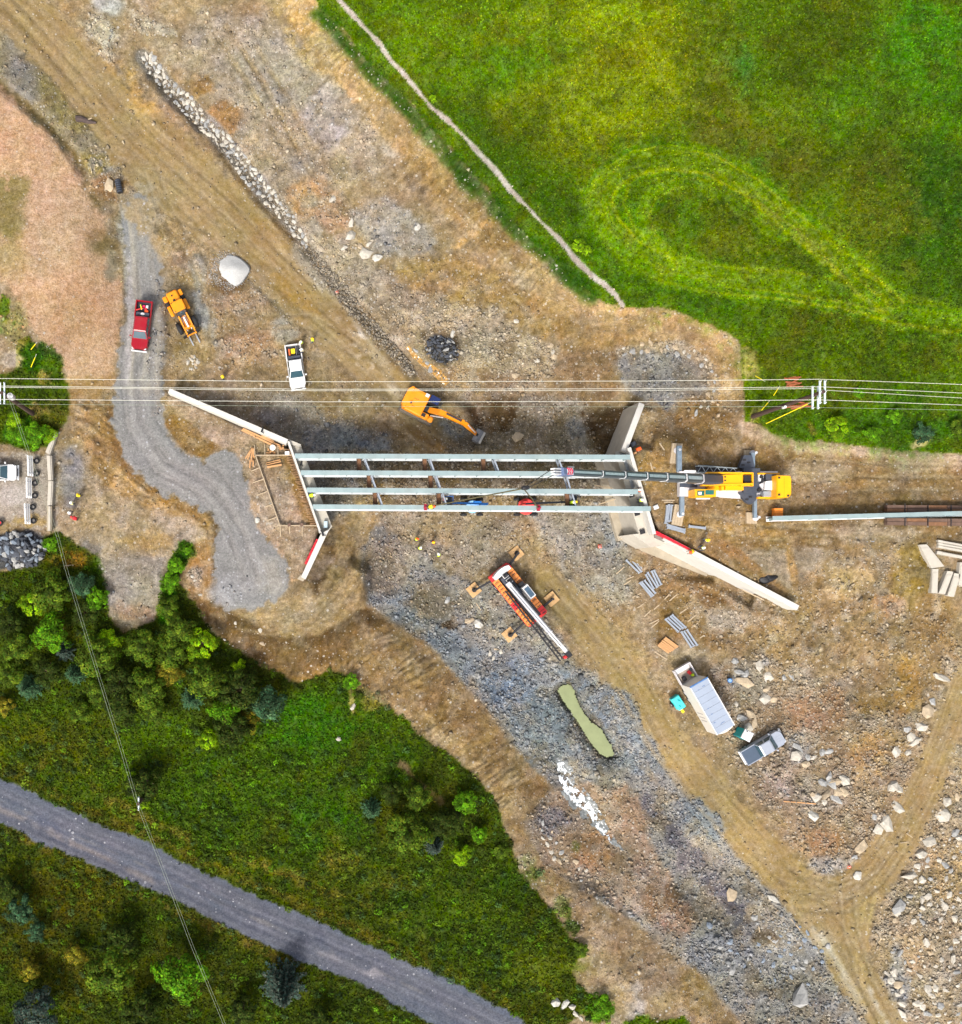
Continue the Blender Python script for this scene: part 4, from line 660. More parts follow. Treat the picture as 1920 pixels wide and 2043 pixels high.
# --- boulders
ORD = ["first","second","third","fourth","fifth","sixth","seventh","eighth","ninth","tenth","eleventh","twelfth","thirteenth","fourteenth","fifteenth","sixteenth"]
def boulders(lst, label, group):
    lst = sorted(lst, key=lambda t: t[1])
    for i, (u, v, r, k) in enumerate(lst):
        lb = label if group is None or len(lst) > 16 else f"{label}, " + ("lowest" if i == len(lst) - 1 else "topmost" if i == 0 else ORD[i] + " from top")
        tag(rock("boulder", u, v, r * .9 if group and len(lst) < 60 else r, k, sq=.8), lb, "boulder", group)
boulders([(700,470,.9,'pale'),(731,505,.95,'pale'),(752,515,.8,'white'),(700,445,.55,'pale'),(718,492,.55,'tan'),(686,495,.5,'pale'),(735,487,.5,'pale'),(664,398,.5,'pale')], "cream boulder in the cluster beside the foot of the rock ditch", "boulders beside the ditch foot")
tag(rock("boulder", 832, 454, .55, 'white'), "lone cream boulder on the bare slope below the footpath", "boulder")
boulders([(903,667,.5,'white'),(1030,640,.4,'pale'),(1105,710,.55,'tan'),(1028,750,.6,'tan'),(1103,703,.5,'pale'),(1072,720,.4,'pale'),(853,725,.4,'grey'),(858,738,.5,'grey'),(830,700,.4,'grey'),(1036,670,.3,'pale'),(1098,690,.5,'tan')], "pale stone on the rubble above the excavator", "stones on the rubble above the excavator")
tag(rock("boulder", 1032, 870, .95, 'tan'), "large tan boulder just right of the excavator bucket", "boulder")
tag(rock("boulder", 954, 1243, .75, 'white'), "large white boulder on gravel left of the red crane", "boulder")
tag(rock("boulder", 893, 1197, .5, 'grey'), "flat grey boulder left of the red crane near its outrigger mat", "boulder"); tag(rock("boulder", 937, 1238, .55, 'tan'), "tan boulder touching the large white boulder by the red crane", "boulder")
boulders([(978,1303,.5,'pale'),(985,1312,.4,'pale'),(1000,1300,.35,'pale'),(990,1295,.35,'tan')], "pale stone in the small cluster below the red crane's orange side", "stones below the red crane")
boulders([(1790,1498,.85,'pale'),(1781,1568,1.0,'pale'),(1812,1500,.6,'pale'),(1770,1640,1.1,'pale'),(1753,1655,.75,'pale'),(1719,1690,.85,'tan'),(1706,1710,.5,'grey'),(1745,1630,.5,'grey'),(1794,1575,.6,'pale'),(1790,1610,.9,'pale'),(1712,1748,.7,'white'),(1820,1470,.7,'pale')], "pale boulder in the row inside the right hand track", "boulders inside the right track")
boulders([(1889,1600,.95,'pale'),(1883,1627,1.15,'pale'),(1856,1680,1.0,'pale'),(1837,1703,1.05,'pale'),(1817,1748,1.0,'pale'),(1795,1812,1.05,'grey'),(1910,1590,.5,'tan'),(1900,1560,.5,'tan'),(1831,1727,.5,'pale'),(1914,1680,.5,'tan')], "pale boulder in the row outside the right hand track", "boulders outside the right track")
boulders([(1880,1352,.95,'pale'),(1852,1420,1.0,'tan'),(1838,1450,.9,'pale'),(1826,1480,.8,'pale'),(1812,1455,.6,'grey'),(1862,1400,.6,'grey')], "boulder between the spoil ground and the pale right edge track", "boulders on the right rim")
boulders([(1485,1360,1.1,'tan'),(1488,1345,.6,'grey'),(1533,1352,.7,'pale'),(1527,1395,.95,'pale'),(1498,1425,.8,'tan'),(1479,1432,.75,'grey'),(1505,1440,.9,'tan'),(1495,1452,.8,'pale'),(1475,1340,.7,'grey'),(1467,1320,.6,'grey'),(1530,1375,.6,'tan'),(1470,1405,.5,'pale'),(1565,1352,.5,'grey'),(1580,1350,.5,'grey'),(1545,1395,.6,'tan'),(1515,1330,.6,'pale')], "boulder among the rocks right of the white box trailer", "boulders right of the box trailer")
boulders([(1591,1508,1.0,'pale'),(1592,1490,.8,'grey'),(1608,1525,.7,'tan'),(1623,1510,.6,'pale'),(1640,1500,.6,'grey'),(1655,1500,.55,'grey'),(1612,1510,.6,'grey')], "boulder beside the nose of the silver pickup", "boulders by the silver pickup")
boulders([(1623,1628,.9,'white'),(1660,1565,.75,'grey'),(1672,1580,.7,'tan'),(1683,1555,.7,'pale'),(1640,1562,.7,'grey'),(1630,1590,.7,'pale'),(1650,1585,.7,'tan'),(1668,1595,.75,'grey'),(1685,1580,.7,'tan'),(1655,1548,.6,'grey'),(1622,1585,.6,'tan'),(1665,1560,.6,'tan'),(1645,1600,.5,'pale')], "boulder in the rounded rock cluster above the long loose plank", "boulders by the long plank")
boulders([(1459,1783,1.15,'tan'),(1543,1792,.8,'white'),(1600,1990,1.5,'grey'),(1507,1830,.7,'grey'),(1457,1880,.6,'blue'),(1462,1935,.8,'grey'),(1437,1890,.5,'grey'),(1415,1848,.6,'blue')], "large boulder in the stone channel at lower right", "boulders in the lower channel")
CR = []
for _ in range(900):
    u, v = random.uniform(1740, 1925), random.uniform(1640, 2050)
    if inpoly(np.array([u]), np.array([v]), [(1850,1690),(1925,1640),(1925,2050),(1810,2050),(1765,1930),(1775,1850),(1810,1790)])[0]: CR.append((u, v))
boulders([(u, v, random.choice([.22,.26,.3,.36,.45,.6]), random.choice(['tan','pale','pale','pale','grey'])) for (u, v) in relax(CR, 13)[:130]], "broken rock in the boulder field at the lower right corner", "rocks of the lower right boulder field")
CR = [(random.gauss(1570, 40), random.gauss(1900, 26)) for _ in range(200)]
boulders([(u, v, random.choice([.3,.35,.45]), random.choice(['blue','grey','blue'])) for (u, v) in relax(CR, 13)[:36]], "blue grey broken rock in the channel below the dark hollow", "rocks below the dark hollow")
boulders([(1108,2000,.95,'white'),(1126,2006,.75,'white'),(1142,2010,.6,'pale'),(1148,2024,.55,'pale'),(1160,2032,.45,'pale')], "pale boulder in the short line by the lower road", "boulders by the lower road")
boulders([(704,1411,.42,'pale'),(675,1475,.45,'pale')], "pale stone lying in the green scrub left of the rilled bank", "stones in the green scrub")
boulders([(513,1039,.42,'white')], "single white stone at the right edge of the gravel turnaround", None)
boulders([(519,1257,.4,'pale'),(524,1284,.38,'tan'),(385,1150,.35,'pale'),(390,1158,.3,'pale'),(400,1187,.28,'pale'),(471,1243,.28,'pale'),(448,1276,.25,'white')], "small pale stone on the dirt bank around the gravel turnaround", "stones on the turnaround bank")
boulders([(217,374,.8,'tan')], "squared cream boulder beside the corrugated pipe end near the haul road", None)
q = along([(1235,704),(1300,690),(1380,702),(1424,740),(1420,790),(1390,830)], 9, 260)
boulders([(u, v, random.uniform(.25,.5), random.choice(['pale','tan','grey'])) for (u, v) in relax(q, 13)[:40]], "pale rock on the rim of the grey gravel heap below the meadow corner", "rocks round the grey gravel heap")
q = along([(1090,1640),(1100,1690),(1150,1740),(1190,1770)], 16, 200)
boulders([(u, v, random.uniform(.25,.45), random.choice(['grey','grey','pale','tan'])) for (u, v) in relax(q, 12)[:34]], "grey rock on the rim of the brown gravel bank beside the stream", "rocks on the stream bank")
# ================================================================ grass blades over the green areas
NG = 130000
uu = rng.uniform(-20, 1940, NG * 3); vv = rng.uniform(-20, 2063, NG * 3); keep = (rng.uniform(0, 1, len(uu)) < fld(F['gr'], uu, vv)); uu, vv = uu[keep][:NG], vv[keep][:NG]
def blades(name, u, v, hs, label, gain=1.0):
    n = len(u); z = zg(u, v); k = (CAMH - z) / FPX; base = np.stack([(u - NU) * k, -(v - NV) * k, z - .03], 1); an = rng.uniform(0, 6.283, n); h = rng.uniform(*hs, n); lean = rng.uniform(.35, 1.1, n); wd = rng.uniform(.05, .13, n)
    d = np.stack([np.cos(an), np.sin(an), np.zeros(n)], 1); p = np.stack([-np.sin(an), np.cos(an), np.zeros(n)], 1)
    mid = base + d * (h * lean * .45)[:, None] + np.array([0, 0, 1.]) * (h * .6)[:, None]; tip = base + d * (h * lean)[:, None] + np.array([0, 0, 1.]) * (h * .75)[:, None]
    V = np.stack([base - p * wd[:, None] * .6, base + p * wd[:, None] * .6, mid + p * wd[:, None], mid - p * wd[:, None], tip], 1).reshape(-1, 3); o = np.arange(n)[:, None] * 5
    T = np.concatenate([o + np.array([[0, 1, 2]]), o + np.array([[0, 2, 3]]), o + np.array([[3, 2, 4]])], 0)
    c = fld(C, u, v) * rng.uniform(.66, 1.3, (n, 1)) * gain; c[:, 0] *= rng.uniform(.85, 1.15, n)
    return tag(raw_mesh(name, V, T, np.repeat(alb(np.clip(c, 4, 255)), 5, 0), M_LEAF, "stuff"), label, "grass")
up = (vv < 1000) & (uu > 400)
blades("meadow_grass", uu[up], vv[up], (.08, .24), "long green and yellow meadow grass around the mown loop"); blades("scrub_grass", uu[~up], vv[~up], (.12, .38), "dark green scrub and grass on the left banks")
# ================================================================ materials for built things
CONC = mat("concrete", (178,172,160), .85, var=.10, scale=1.2, dirt=.25, bump=.15); CONC2 = mat("fresh_concrete", (192,189,182), .8, var=.06, scale=1.5, dirt=.12); CONCD = mat("footing_concrete", (160,150,132), .9, var=.14, scale=1.2, dirt=.5)
GIRD = mat("girder_grey_paint", (134,152,154), .55, var=.12, scale=.9, dirt=.16); GIRDL = mat("girder_flange_lit", (206,210,212), .5, var=.05); GALV = mat("galvanised_steel", (176,184,194), .35, .55, var=.12, scale=2); RUST = mat("rusty_steel", (128,92,66), .85, .2, var=.3, scale=3, bump=.2); RUSTD = mat("old_rust_brown", (104,82,70), .9, .1, var=.3, scale=2.5, bump=.2)  # bottom flange paler than the girder: its sunlit look put into colour
WOOD = mat("sawn_lumber", (186,140,94), .8, var=.22, scale=2, stretch=(1, 8, 8)); WOODP = mat("weathered_timber", (170,152,126), .85, var=.2, scale=2, stretch=(1, 8, 8)); WOODT = mat("mat_timber", (184,148,102), .8, var=.2, scale=2)
REDF = mat("red_form_panel", (196,26,44), .5, var=.15); YEL = mat("machine_yellow", (230,140,4), .45, var=.1, scale=1.0, dirt=.3); CYEL = mat("crane_yellow", (240,168,0), .4, var=.08, scale=1.0, dirt=.15); ORNG = mat("crane_orange", (226,138,66), .5, var=.12, dirt=.1); CRED = mat("crane_red", (206,40,44), .45, var=.14, dirt=.08)
BLK = mat("black_rubber", (30,30,32), .8, var=.2); DARK = mat("dark_slate_steel", (66,72,84), .55, .2, var=.16, dirt=.08); DARK2 = mat("black_steel", (38,38,42), .6, .2, var=.2); WHT = mat("white_paint", (214,214,214), .4, var=.06, dirt=.08); LGREY = mat("light_grey_deck", (196,192,194), .5, var=.08, dirt=.06); BOOMB = mat("boom_blue_grey", (92,112,124), .3, .35, var=.12, scale=.6); GLASS = mat("tinted_glass", (52,78,88), .08, .0, var=.25, scale=.8, spec=.9); GLASSD = mat("dark_glass", (24,30,40), .08, var=.2, spec=.9); TEAL = mat("teal_plastic", (0,146,150), .5, var=.1); CYAN = mat("cyan_cover", (70,204,204), .5, var=.1); TRK_ = mat("track_steel", (110,104,94), .8, .2, var=.3, scale=5)
RPAINT = mat("red_car_paint", (146,6,28), .3, var=.08, spec=.5, dirt=.12); SILV = mat("silver_car_paint", (160,166,178), .3, .2, var=.05); CHROME = mat("chrome_bumper", (220,222,224), .3, .4, var=.05); BEDC = mat("bed_liner", (44,46,54), .8, var=.2); TONN = mat("tonneau_cover", (66,80,98), .7, var=.12); BLUEP = mat("blue_lift_paint", (40,120,206), .4, var=.1); BLUEL = mat("pale_blue_cover", (140,190,236), .4, var=.08); REDP = mat("lift_red_paint", (224,66,62), .4, var=.1)
HIVIS = mat("hi_vis_yellow_green", (206,232,40), .7, var=.1); HIVO = mat("hi_vis_orange", (240,92,32), .7, var=.1); HIVY = mat("hi_vis_yellow", (246,214,30), .7, var=.1); HATW = mat("white_hard_hat", (236,236,226), .5, var=.03); HATY = mat("yellow_hard_hat", (244,196,30), .5, var=.05); SKIN = mat("skin_and_workwear", (92,84,80), .8, var=.3); WIREM = mat("aluminium_wire", (222,220,206), .4, .2, var=.05); POLEM = mat("creosote_pole", (70,52,44), .9, var=.25, scale=2); ARMM = mat("crossarm_pale", (206,222,228), .5, var=.06); GUY = mat("yellow_guy_guard", (236,214,20), .5, var=.08); TARP = mat("black_tarp", (24,24,28), .6, var=.3, bump=.4); SLING = mat("olive_sling", (84,78,52), .8, var=.2)
def prismW(mb, poly, z0, z1, root, zref=None):
    """footprint given in photo pixels at height zref (default its top) -> solid, in root's local space"""
    zr = z1 if zref is None else zref
    pts = [W(u, v, zr) - root.location for (u, v) in poly]
    return mb.prism([(p.x, p.y) for p in pts], z0 - root.location.z, z1 - root.location.z)
def strip(p0, p1, w):
    (a, b), (c, d) = p0, p1; L = math.dist(p0, p1); nx, ny = -(d - b) / L * w / 2, (c - a) / L * w / 2
    return [(a + nx, b + ny), (c + nx, d + ny), (c - nx, d - ny), (a - nx, b - ny)]
def wallstrip(mb, p0, p1, t, z0, zt0, zt1, root):
    """vertical wall between world points (x,y) of thickness t"""
    p0, p1 = Vector((p0[0], p0[1])), Vector((p1[0], p1[1])); d = (p1 - p0).normalized(); n = Vector((-d.y, d.x)) * t / 2; r = root.location
    return mb.prism([(p0 + n).to_tuple() , (p1 + n).to_tuple(), (p1 - n).to_tuple(), (p0 - n).to_tuple()] if False else [((p0 + n).x - r.x, (p0 + n).y - r.y), ((p1 + n).x - r.x, (p1 + n).y - r.y), ((p1 - n).x - r.x, (p1 - n).y - r.y), ((p0 - n).x - r.x, (p0 - n).y - r.y)], z0 - r.z, [zt0 - r.z, zt1 - r.z, zt1 - r.z, zt0 - r.z])
# ---------------------------------------------------------------- water
def drape(name, poly, material, res=2.0, off=.05, thr=None, sc=14, flat=None):
    a = np.array(poly); us = np.arange(a[:, 0].min(), a[:, 0].max() + res, res); vs = np.arange(a[:, 1].min(), a[:, 1].max() + res, res); X, Y = np.meshgrid(us, vs)
    nz = fbm(X, Y, sc, 901, 4); ins = inpoly(X + 3 * nz, Y - 3 * nz, poly)
    if thr is not None: ins &= nz > thr
    m = ins[:-1, :-1] & ins[1:, :-1] & ins[:-1, 1:] & ins[1:, 1:]; j, i = np.nonzero(m); w = X.shape[1]; idx = np.stack([j * w + i, (j + 1) * w + i, (j + 1) * w + i + 1, j * w + i + 1], 1)
    z = (zg(X, Y) + off + .03 * nz) if flat is None else np.full(X.shape, flat); k = (CAMH - z) / FPX; V = np.stack([(X - NU) * k, -(Y - NV) * k, z], 2).reshape(-1, 3)
    uq, inv = np.unique(idx, return_inverse=True); me = bpy.data.meshes.new(name); me.from_pydata([tuple(p) for p in V[uq]], [], [tuple(f) for f in inv.reshape(idx.shape)]); me.update(); me.materials.append(material)
    o = bpy.data.objects.new(name, me); COL.objects.link(o); o["kind"] = "structure"; return o
def water_mat(name, rgb, rough=.12, alpha=.84):
    m = mat(name, rgb, rough, var=.1, scale=.9, spec=.5, bump=.04); m.node_tree.nodes["Principled BSDF"].inputs["Alpha"].default_value = alpha; return m
POND_ = [(1113,1377),(1133,1366),(1147,1387),(1157,1421),(1188,1452),(1219,1490),(1224,1508),(1202,1505),(1185,1490),(1161,1449),(1140,1414),(1120,1394)]
POND = [(1111,1378),(1119,1367),(1134,1363),(1148,1380),(1156,1405),(1166,1425),(1196,1452),(1222,1488),(1228,1508),(1214,1512),(1198,1506),(1180,1486),(1156,1448),(1136,1416),(1120,1398)]
drape("pond", POND, water_mat("silty_green_water", (140,148,108)), 2.0, flat=-1.45)
S_=None
drape("puddle", [(809,692),(818,690),(832,705),(850,722),(866,728),(884,742),(900,760),(890,770),(870,756),(852,738),(838,726),(822,712)], water_mat("muddy_brown_water", (170,130,66)), 1.5, off=.04, thr=-.45)
FOAM = [(1113,1515),(1128,1522),(1132,1548),(1150,1572),(1165,1585),(1180,1605),(1200,1640),(1216,1664),(1222,1685),(1210,1668),(1190,1652),(1172,1618),(1150,1606),(1130,1585),(1118,1560),(1112,1535)]
drape("stream", FOAM, mat("white_rushing_water", (204,210,214), .35, var=.3, scale=5, bump=.5), .8, off=.14, thr=-.12, sc=6); drape("stream", [(1108,1510),(1135,1512),(1160,1565),(1190,1600),(1226,1668),(1250,1700),(1225,1690),(1195,1660),(1150,1625),(1118,1580)], water_mat("clear_shallow_water", (120,124,124)), 1.5, off=.09, thr=-.05, sc=12)
# ---------------------------------------------------------------- left abutment
LA = empty("bridge_abutment", W(618, 975, 0), 0, "white concrete abutment at left end of the girders, with rebar dowels behind", "abutment")
m = MB(); prismW(m, [(580,884),(600,888),(663,1051),(646,1070),(636,1054)], -.3, 6.1, LA); m.build("stem", CONC, LA)
m = MB(); prismW(m, [(573,879),(578,881),(642,1063),(638,1063)], 3.0, 7.0, LA); m.build("backwall", CONC2, LA)
m = MB(); prismW(m, strip((573,881), (337,779), 9.5), 0.5, 7.3, LA); m.build("wing_wall", CONC2, LA)
m = MB(); prismW(m, [(641,1064),(656,1057),(660,1050),(610,1156),(601,1151)], 1.0, 7.35, LA); m.build("wing_wall", CONC2, LA)
m = MB(); prismW(m, [(575,876),(600,886),(602,893),(578,886)], 6.1, 6.5, LA); m.build("bearing_shelf", CONC, LA)
for i, (u, v) in enumerate(((596,911),(609,945),(620,979),(632,1013))):
    m = MB(); prismW(m, strip((u - 5, v), (u + 8, v), 12), 6.1, 6.33, LA); m.build("bearing_pad", DARK2, LA)
m = MB(); prismW(m, strip((650,1040), (650,1053), 7), 6.1, 6.7, LA); m.build("access_hatch", mat("hatch_blue_grey", (176,196,206), .5, var=.08), LA)
RBAR = mat("rebar_tan_rust", (156,122,88), .8, var=.2)
for i in range(46):
    t = .07 + .84 * i / 45; u = 574 + 64 * t; v = 884 + 180 * t; m = MB(); l = random.uniform(10, 15); a = W(u, v, 6.45) - LA.location; b = W(u - l, v - random.uniform(0, 2.5), 6.4) - LA.location; m.tube([a, b], .036, 4); m.build("rebar", RBAR, LA)
m = MB(); prismW(m, [(593,1155),(601,1146),(612,1150),(605,1160)], 4.5, 6.2, LA); m.build("wing_footing", CONCD, LA)
rf = empty("red_form_panel", W(622, 1102, 6), 0, "red ribbed form panel along the back of the left abutment's lower wing wall", "form panel")
for i in range(9):
    t0 = i / 9; t1 = t0 + .095; m = MB(); prismW(m, strip((634 - 24 * t0, 1076 + 50 * t0), (634 - 24 * t1, 1076 + 50 * t1), 5.5), 5.6, 7.0 + .05 * (i % 2), rf); m.build("panel", REDF, rf)
# ---------------------------------------------------------------- right abutment
RA = empty("bridge_abutment", W(1250, 985, 0), 0, "pale concrete abutment at right end of the girders, below the yellow crane boom", "abutment")
F0 = Vector((40.65, 15.7, 1)); F1 = Vector((43.6, 5.6, 1))
def offs(p, q, d):   # shift line pq sideways to its right-hand (east) side
    t = (q - p); t.z = 0; t.normalize(); n = Vector((-t.y, t.x, 0)); return p + n * d, q + n * d
a, b = offs(F0, F1, -.9); m = MB(); wallstrip(m, a, b, 1.0, -.3, 6.1, 6.1, RA); m.build("stem", CONC, RA)
a, b = offs(F0, F1, -.2); m = MB(); wallstrip(m, a, b, .4, 2, 7.5, 7.5, RA); m.build("backwall", CONC2, RA)
a, b = offs(F0, F1, -1.2); m = MB(); wallstrip(m, a, b, 2.2, -.4, 1.25, 1.25, RA); m.build("footing", CONCD, RA)
for k in range(5):
    t = .06 + k * .215; p = F0.lerp(F1, t); q = F0.lerp(F1, t + .05); a, b = offs(p, q, -1.0); m = MB(); wallstrip(m, a, b, .55, 6.1, 6.34, 6.34, RA); m.build("bearing_pad", DARK2, RA)
for k in range(3):
    p = F0.lerp(F1, .0); q = F0.lerp(F1, .45); a, b = offs(p, q, -.72 + .12 * k); m = MB(); wallstrip(m, a, b, .05, 6.12, 6.3, 6.3, RA); m.build("conduit", GALV, RA)
A_ = Vector((39.75, 15.3, 1)); B_ = W(1266, 807, 4.6); m = MB(); a, b = offs(A_, B_, -.3); wallstrip(m, a, b, .6, 0, 6.7, 6.2, RA); m.build("wing_wall", CONC, RA)
m = MB(); wallstrip(m, *offs(A_.lerp(B_, .02), A_.lerp(B_, .98), -.3), .68, 6.25, 6.86, 6.36, RA); m.build("wall_cap", CONC2, RA)
S0 = W(1325, 1072, 6.6); T0 = W(1593, 1213, 6.2); m = MB(); wallstrip(m, S0, T0, .62, .3, 6.6, 6.2, RA); m.build("wing_wall", CONC2, RA)
m = MB(); prismW(m, [(1262,1066),(1300,1062),(1333,1072),(1330,1086),(1300,1092),(1280,1078)], .5, 6.0, RA); m.build("corner_block", CONC, RA)
m = MB(); prismW(m, [(1306,1062),(1322,1066),(1333,1073),(1326,1081),(1308,1073)], 6.0, 6.35, RA); m.build("anchor_pocket", mat("rough_concrete_pocket", (120,116,110), .9, var=.3, scale=5), RA)
m = MB(); prismW(m, [(1247,1078),(1262,1070),(1290,1080),(1413,1140),(1411,1150),(1283,1100)], -.3, 1.3, RA); m.build("footing", CONCD, RA)
rf = empty("red_form_panel", W(1346, 1080, 6.3), 0, "long red form rail along the back of the right abutment's lower wing wall", "form panel")
for i in range(14):
    t0 = i / 14; t1 = t0 + .066; m = MB(); prismW(m, strip((1309 + 78 * t0, 1061 + 40 * t0), (1309 + 78 * t1, 1061 + 40 * t1), 5 - 2.2 * t0), 5.9, 7.0 + .05 * (i % 2), rf); m.build("panel", REDF, rf)
# ---------------------------------------------------------------- girders: web, flanges, stiffeners
def girder(p0, p1, zt, dep, label, n_st=14, wf=.56, spl=()):
    a = W(*p0, zt); b = W(*p1, zt); root = empty("steel_girder", Vector(((a.x + b.x) / 2, (a.y + b.y) / 2, zt - dep)), math.atan2(b.y - a.y, b.x - a.x), label, "girder", None); L = (b - a).length
    m = MB().box((0, 0, dep - .02), (L, wf, .04)); m.build("top_flange", GIRD, root); m = MB().box((0, 0, .02), (L, wf + .1, .04)); m.build("bottom_flange", GIRDL, root); m = MB().box((0, 0, dep / 2), (L - .05, .03, dep - .08)); m.build("web", GIRD, root)
    for k in range(n_st):
        x = -L / 2 + .3 + k * (L - .6) / (n_st - 1)
        for s in (-1, 1): MB().box((x, s * .13, dep / 2), (.025, .22, dep - .09)).build("stiffener", GIRD, root)
    for x in spl: MB().box((x * L, 0, dep + .012), (.9, wf - .06, .02)).build("splice_plate", GIRD, root)
    return root
GP = [((588,909.5),(1258,912)),((600,943),(1268,945.5)),((612,977.5),(1274,981)),((624,1011),(1299,1015))]; ZT = 8.05
ords = ("topmost", "second", "third", "lowest")
for i, (p, q) in enumerate(GP): girder(p, q, ZT, 1.7, ("topmost of the four long grey bridge girders between the abutments", "second from top of the four bridge girders, under the crane boom head", "third from top of the four grey bridge girders", "lowest of the four bridge girders, slung from the yellow crane")[i], 16, .56, (-.31, -.02, .2))
def gy(i, u):
    (a, b), (c, d) = GP[i]; return b + (d - b) * (u - a) / (c - a)
def crossframe(i, u0, u1, where):
    v0 = gy(i, u0) + 5.0; v1 = gy(i + 1, u1) - 5.0; a = W(u0, v0, ZT - .25); b = W(u1, v1, ZT - .25); a2 = a - Vector((0, 0, 1.05)); b2 = b - Vector((0, 0, 1.05)); c2 = (a2 + b2) / 2
    r = empty("cross_frame", c2, 0, f"silver cross frame between {ords[i]} and {ords[i+1]} girders, {where}", "cross frame", "cross frames between girders"); L = r.location
    MB().bar(a - L, b - L, .16, .14).build("top_chord", GALV, r); MB().bar(a2 - L, b2 - L, .16, .14).build("bottom_chord", GALV, r); MB().bar(a - L, c2 - L, .09, .09).build("diagonal", GALV, r); MB().bar(b - L, c2 - L, .09, .09).build("diagonal", GALV, r)
for i, a, b, w in ((0,728,737,"nearest the left abutment"),(1,741,750,"nearest the left abutment"),(2,754,763,"nearest the left abutment"),(0,858,866,"second from the left abutment"),(1,870,879,"second from the left abutment"),(2,883,891,"second from the left abutment"),(0,986,995,"right of mid span"),(0,1115,1124,"nearest the right abutment"),(1,1131,1138,"nearest the right abutment"),(2,1142,1149,"nearest the right abutment")): crossframe(i, a, b, w)
def brace(i, u, where):
    a = W(u, gy(i, u) + 5, ZT - 1.3); b = W(u + 1, gy(i + 1, u) - 5, ZT - 1.3); c = (a + b) / 2; r = empty("steel_brace", c, 0, f"rusty brown brace between {ords[i]} and {ords[i+1]} girders, {where}", "brace", "rusty braces between girders")
    MB().bar(a - c, b - c, .5, .04).build("web_plate", RUST, r)
    for s in (-1, 1): MB().bar(a - c + Vector((s * .24, 0, .06)), b - c + Vector((s * .24, 0, .06)), .05, .16).build("flange", RUSTD, r)
for i, u, w in ((0,716,"first from the left abutment"),(1,736,"first from the left abutment"),(2,748,"first from the left abutment"),(0,847,"second from the left abutment"),(1,858.5,"second from the left abutment"),(2,875,"second from the left abutment"),(0,964,"right of mid span"),(2,1131,"beside the workers in the lift basket")): brace(i, u, w)
g5 = girder((1542,1034), (1990,1022), 8.1, 1.5, "single long grey girder lying on cribbing at the right edge", 12, .5, (.12,))
ob = empty("crib_block", W(1549, 1026, 6.6), 0, "orange wooden crib block under the left end of the stored girder", "block")
for k in range(4): MB().box((0, -.5 + k * .34, .3), (1.0, .3, .6)).build("timber", mat("orange_block", (216,130,44), .7, var=.2), ob)
for j, (v0, v1, nm) in enumerate(((1011,1021,"upper"),(1036,1048,"lower"))):
    r = empty("rusty_beam_bundle", W(1850, (v0 + v1) / 2, 6.6), -.01, f"rusty brown steel bundle along the {nm} side of the stored girder", "steel bundle")
    for k in range(5):
        for s in range(2): MB().box((-3.9 + k * 2.35, -.2 + .42 * s, .3), (2.3, .38, .6)).build("beam", RUSTD if (k + s + j) % 3 else RUST, r)
    for k in range(3): MB().box((-3 + k * 2.7, 0, .63), (.1, 1.0, .06)).build("strap", DARK2, r)
# ---------------------------------------------------------------- concrete beams at the right edge, ladder, barriers
def slab(name, poly, z, h, material, label, cat, group=None):
    c = np.mean(poly, 0); r = empty(name, W(c[0], c[1], z), 0, label, cat, group); m = MB(); prismW(m, poly, z, z + h, r); m.build("body", material, r); return r, c
def beam(poly, label, h=.6):
    r, c = slab("concrete_beam", poly, 6.05, h, CONC, label, "concrete beam"); a = np.array(poly, float); q = a + (np.mean(a, 0) - a) * .3; m = MB(); prismW(m, [tuple(x) for x in q], 6.05 + h, 6.1 + h, r); m.build("top_ledge", CONC, r)
beam([(1835,1087),(1850,1086),(1885,1130),(1859,1134)], "wide white concrete beam lying diagonally at left of the right edge stack"); beam([(1861,1135),(1873,1135),(1871,1184),(1859,1183)], "upright lying concrete beam just below the wide diagonal one"); beam([(1891,1139),(1903,1141),(1886,1186),(1874,1183)], "middle of three short slanted concrete beams near the right edge"); beam([(1905,1143),(1917,1146),(1904,1191),(1891,1188)], "rightmost of three short slanted concrete beams near the right edge")
for k in range(3): beam([(1873,1077 + k * 5.3),(1940,1089 + k * 5.3),(1940,1093.5 + k * 5.3),(1873,1081.5 + k * 5.3)], ("top", "middle", "bottom")[k] + " beam of the tight triple row at the right edge", .7)
beam([(1871,1099),(1940,1112),(1940,1118),(1870,1105)], "single pale beam lying just under the triple row at the right edge", .5); beam([(1916,1122),(1932,1122),(1930,1172),(1913,1166)], "concrete beam cut off by the right edge of view", .6)
ld = empty("ladder", W(1720, 1086, 6.15), head(1695, 1088, 1745, 1084), "grey metal ladder lying flat on the dirt right of the grey mud pad", "ladder")
for s in (-1, 1): MB().box((0, s * .25, .1), (2.9, .07, .1)).build("rail", GALV, ld)
for k in range(9): MB().box((-1.3 + k * .325, 0, .1), (.05, .46, .05)).build("rung", GALV, ld)
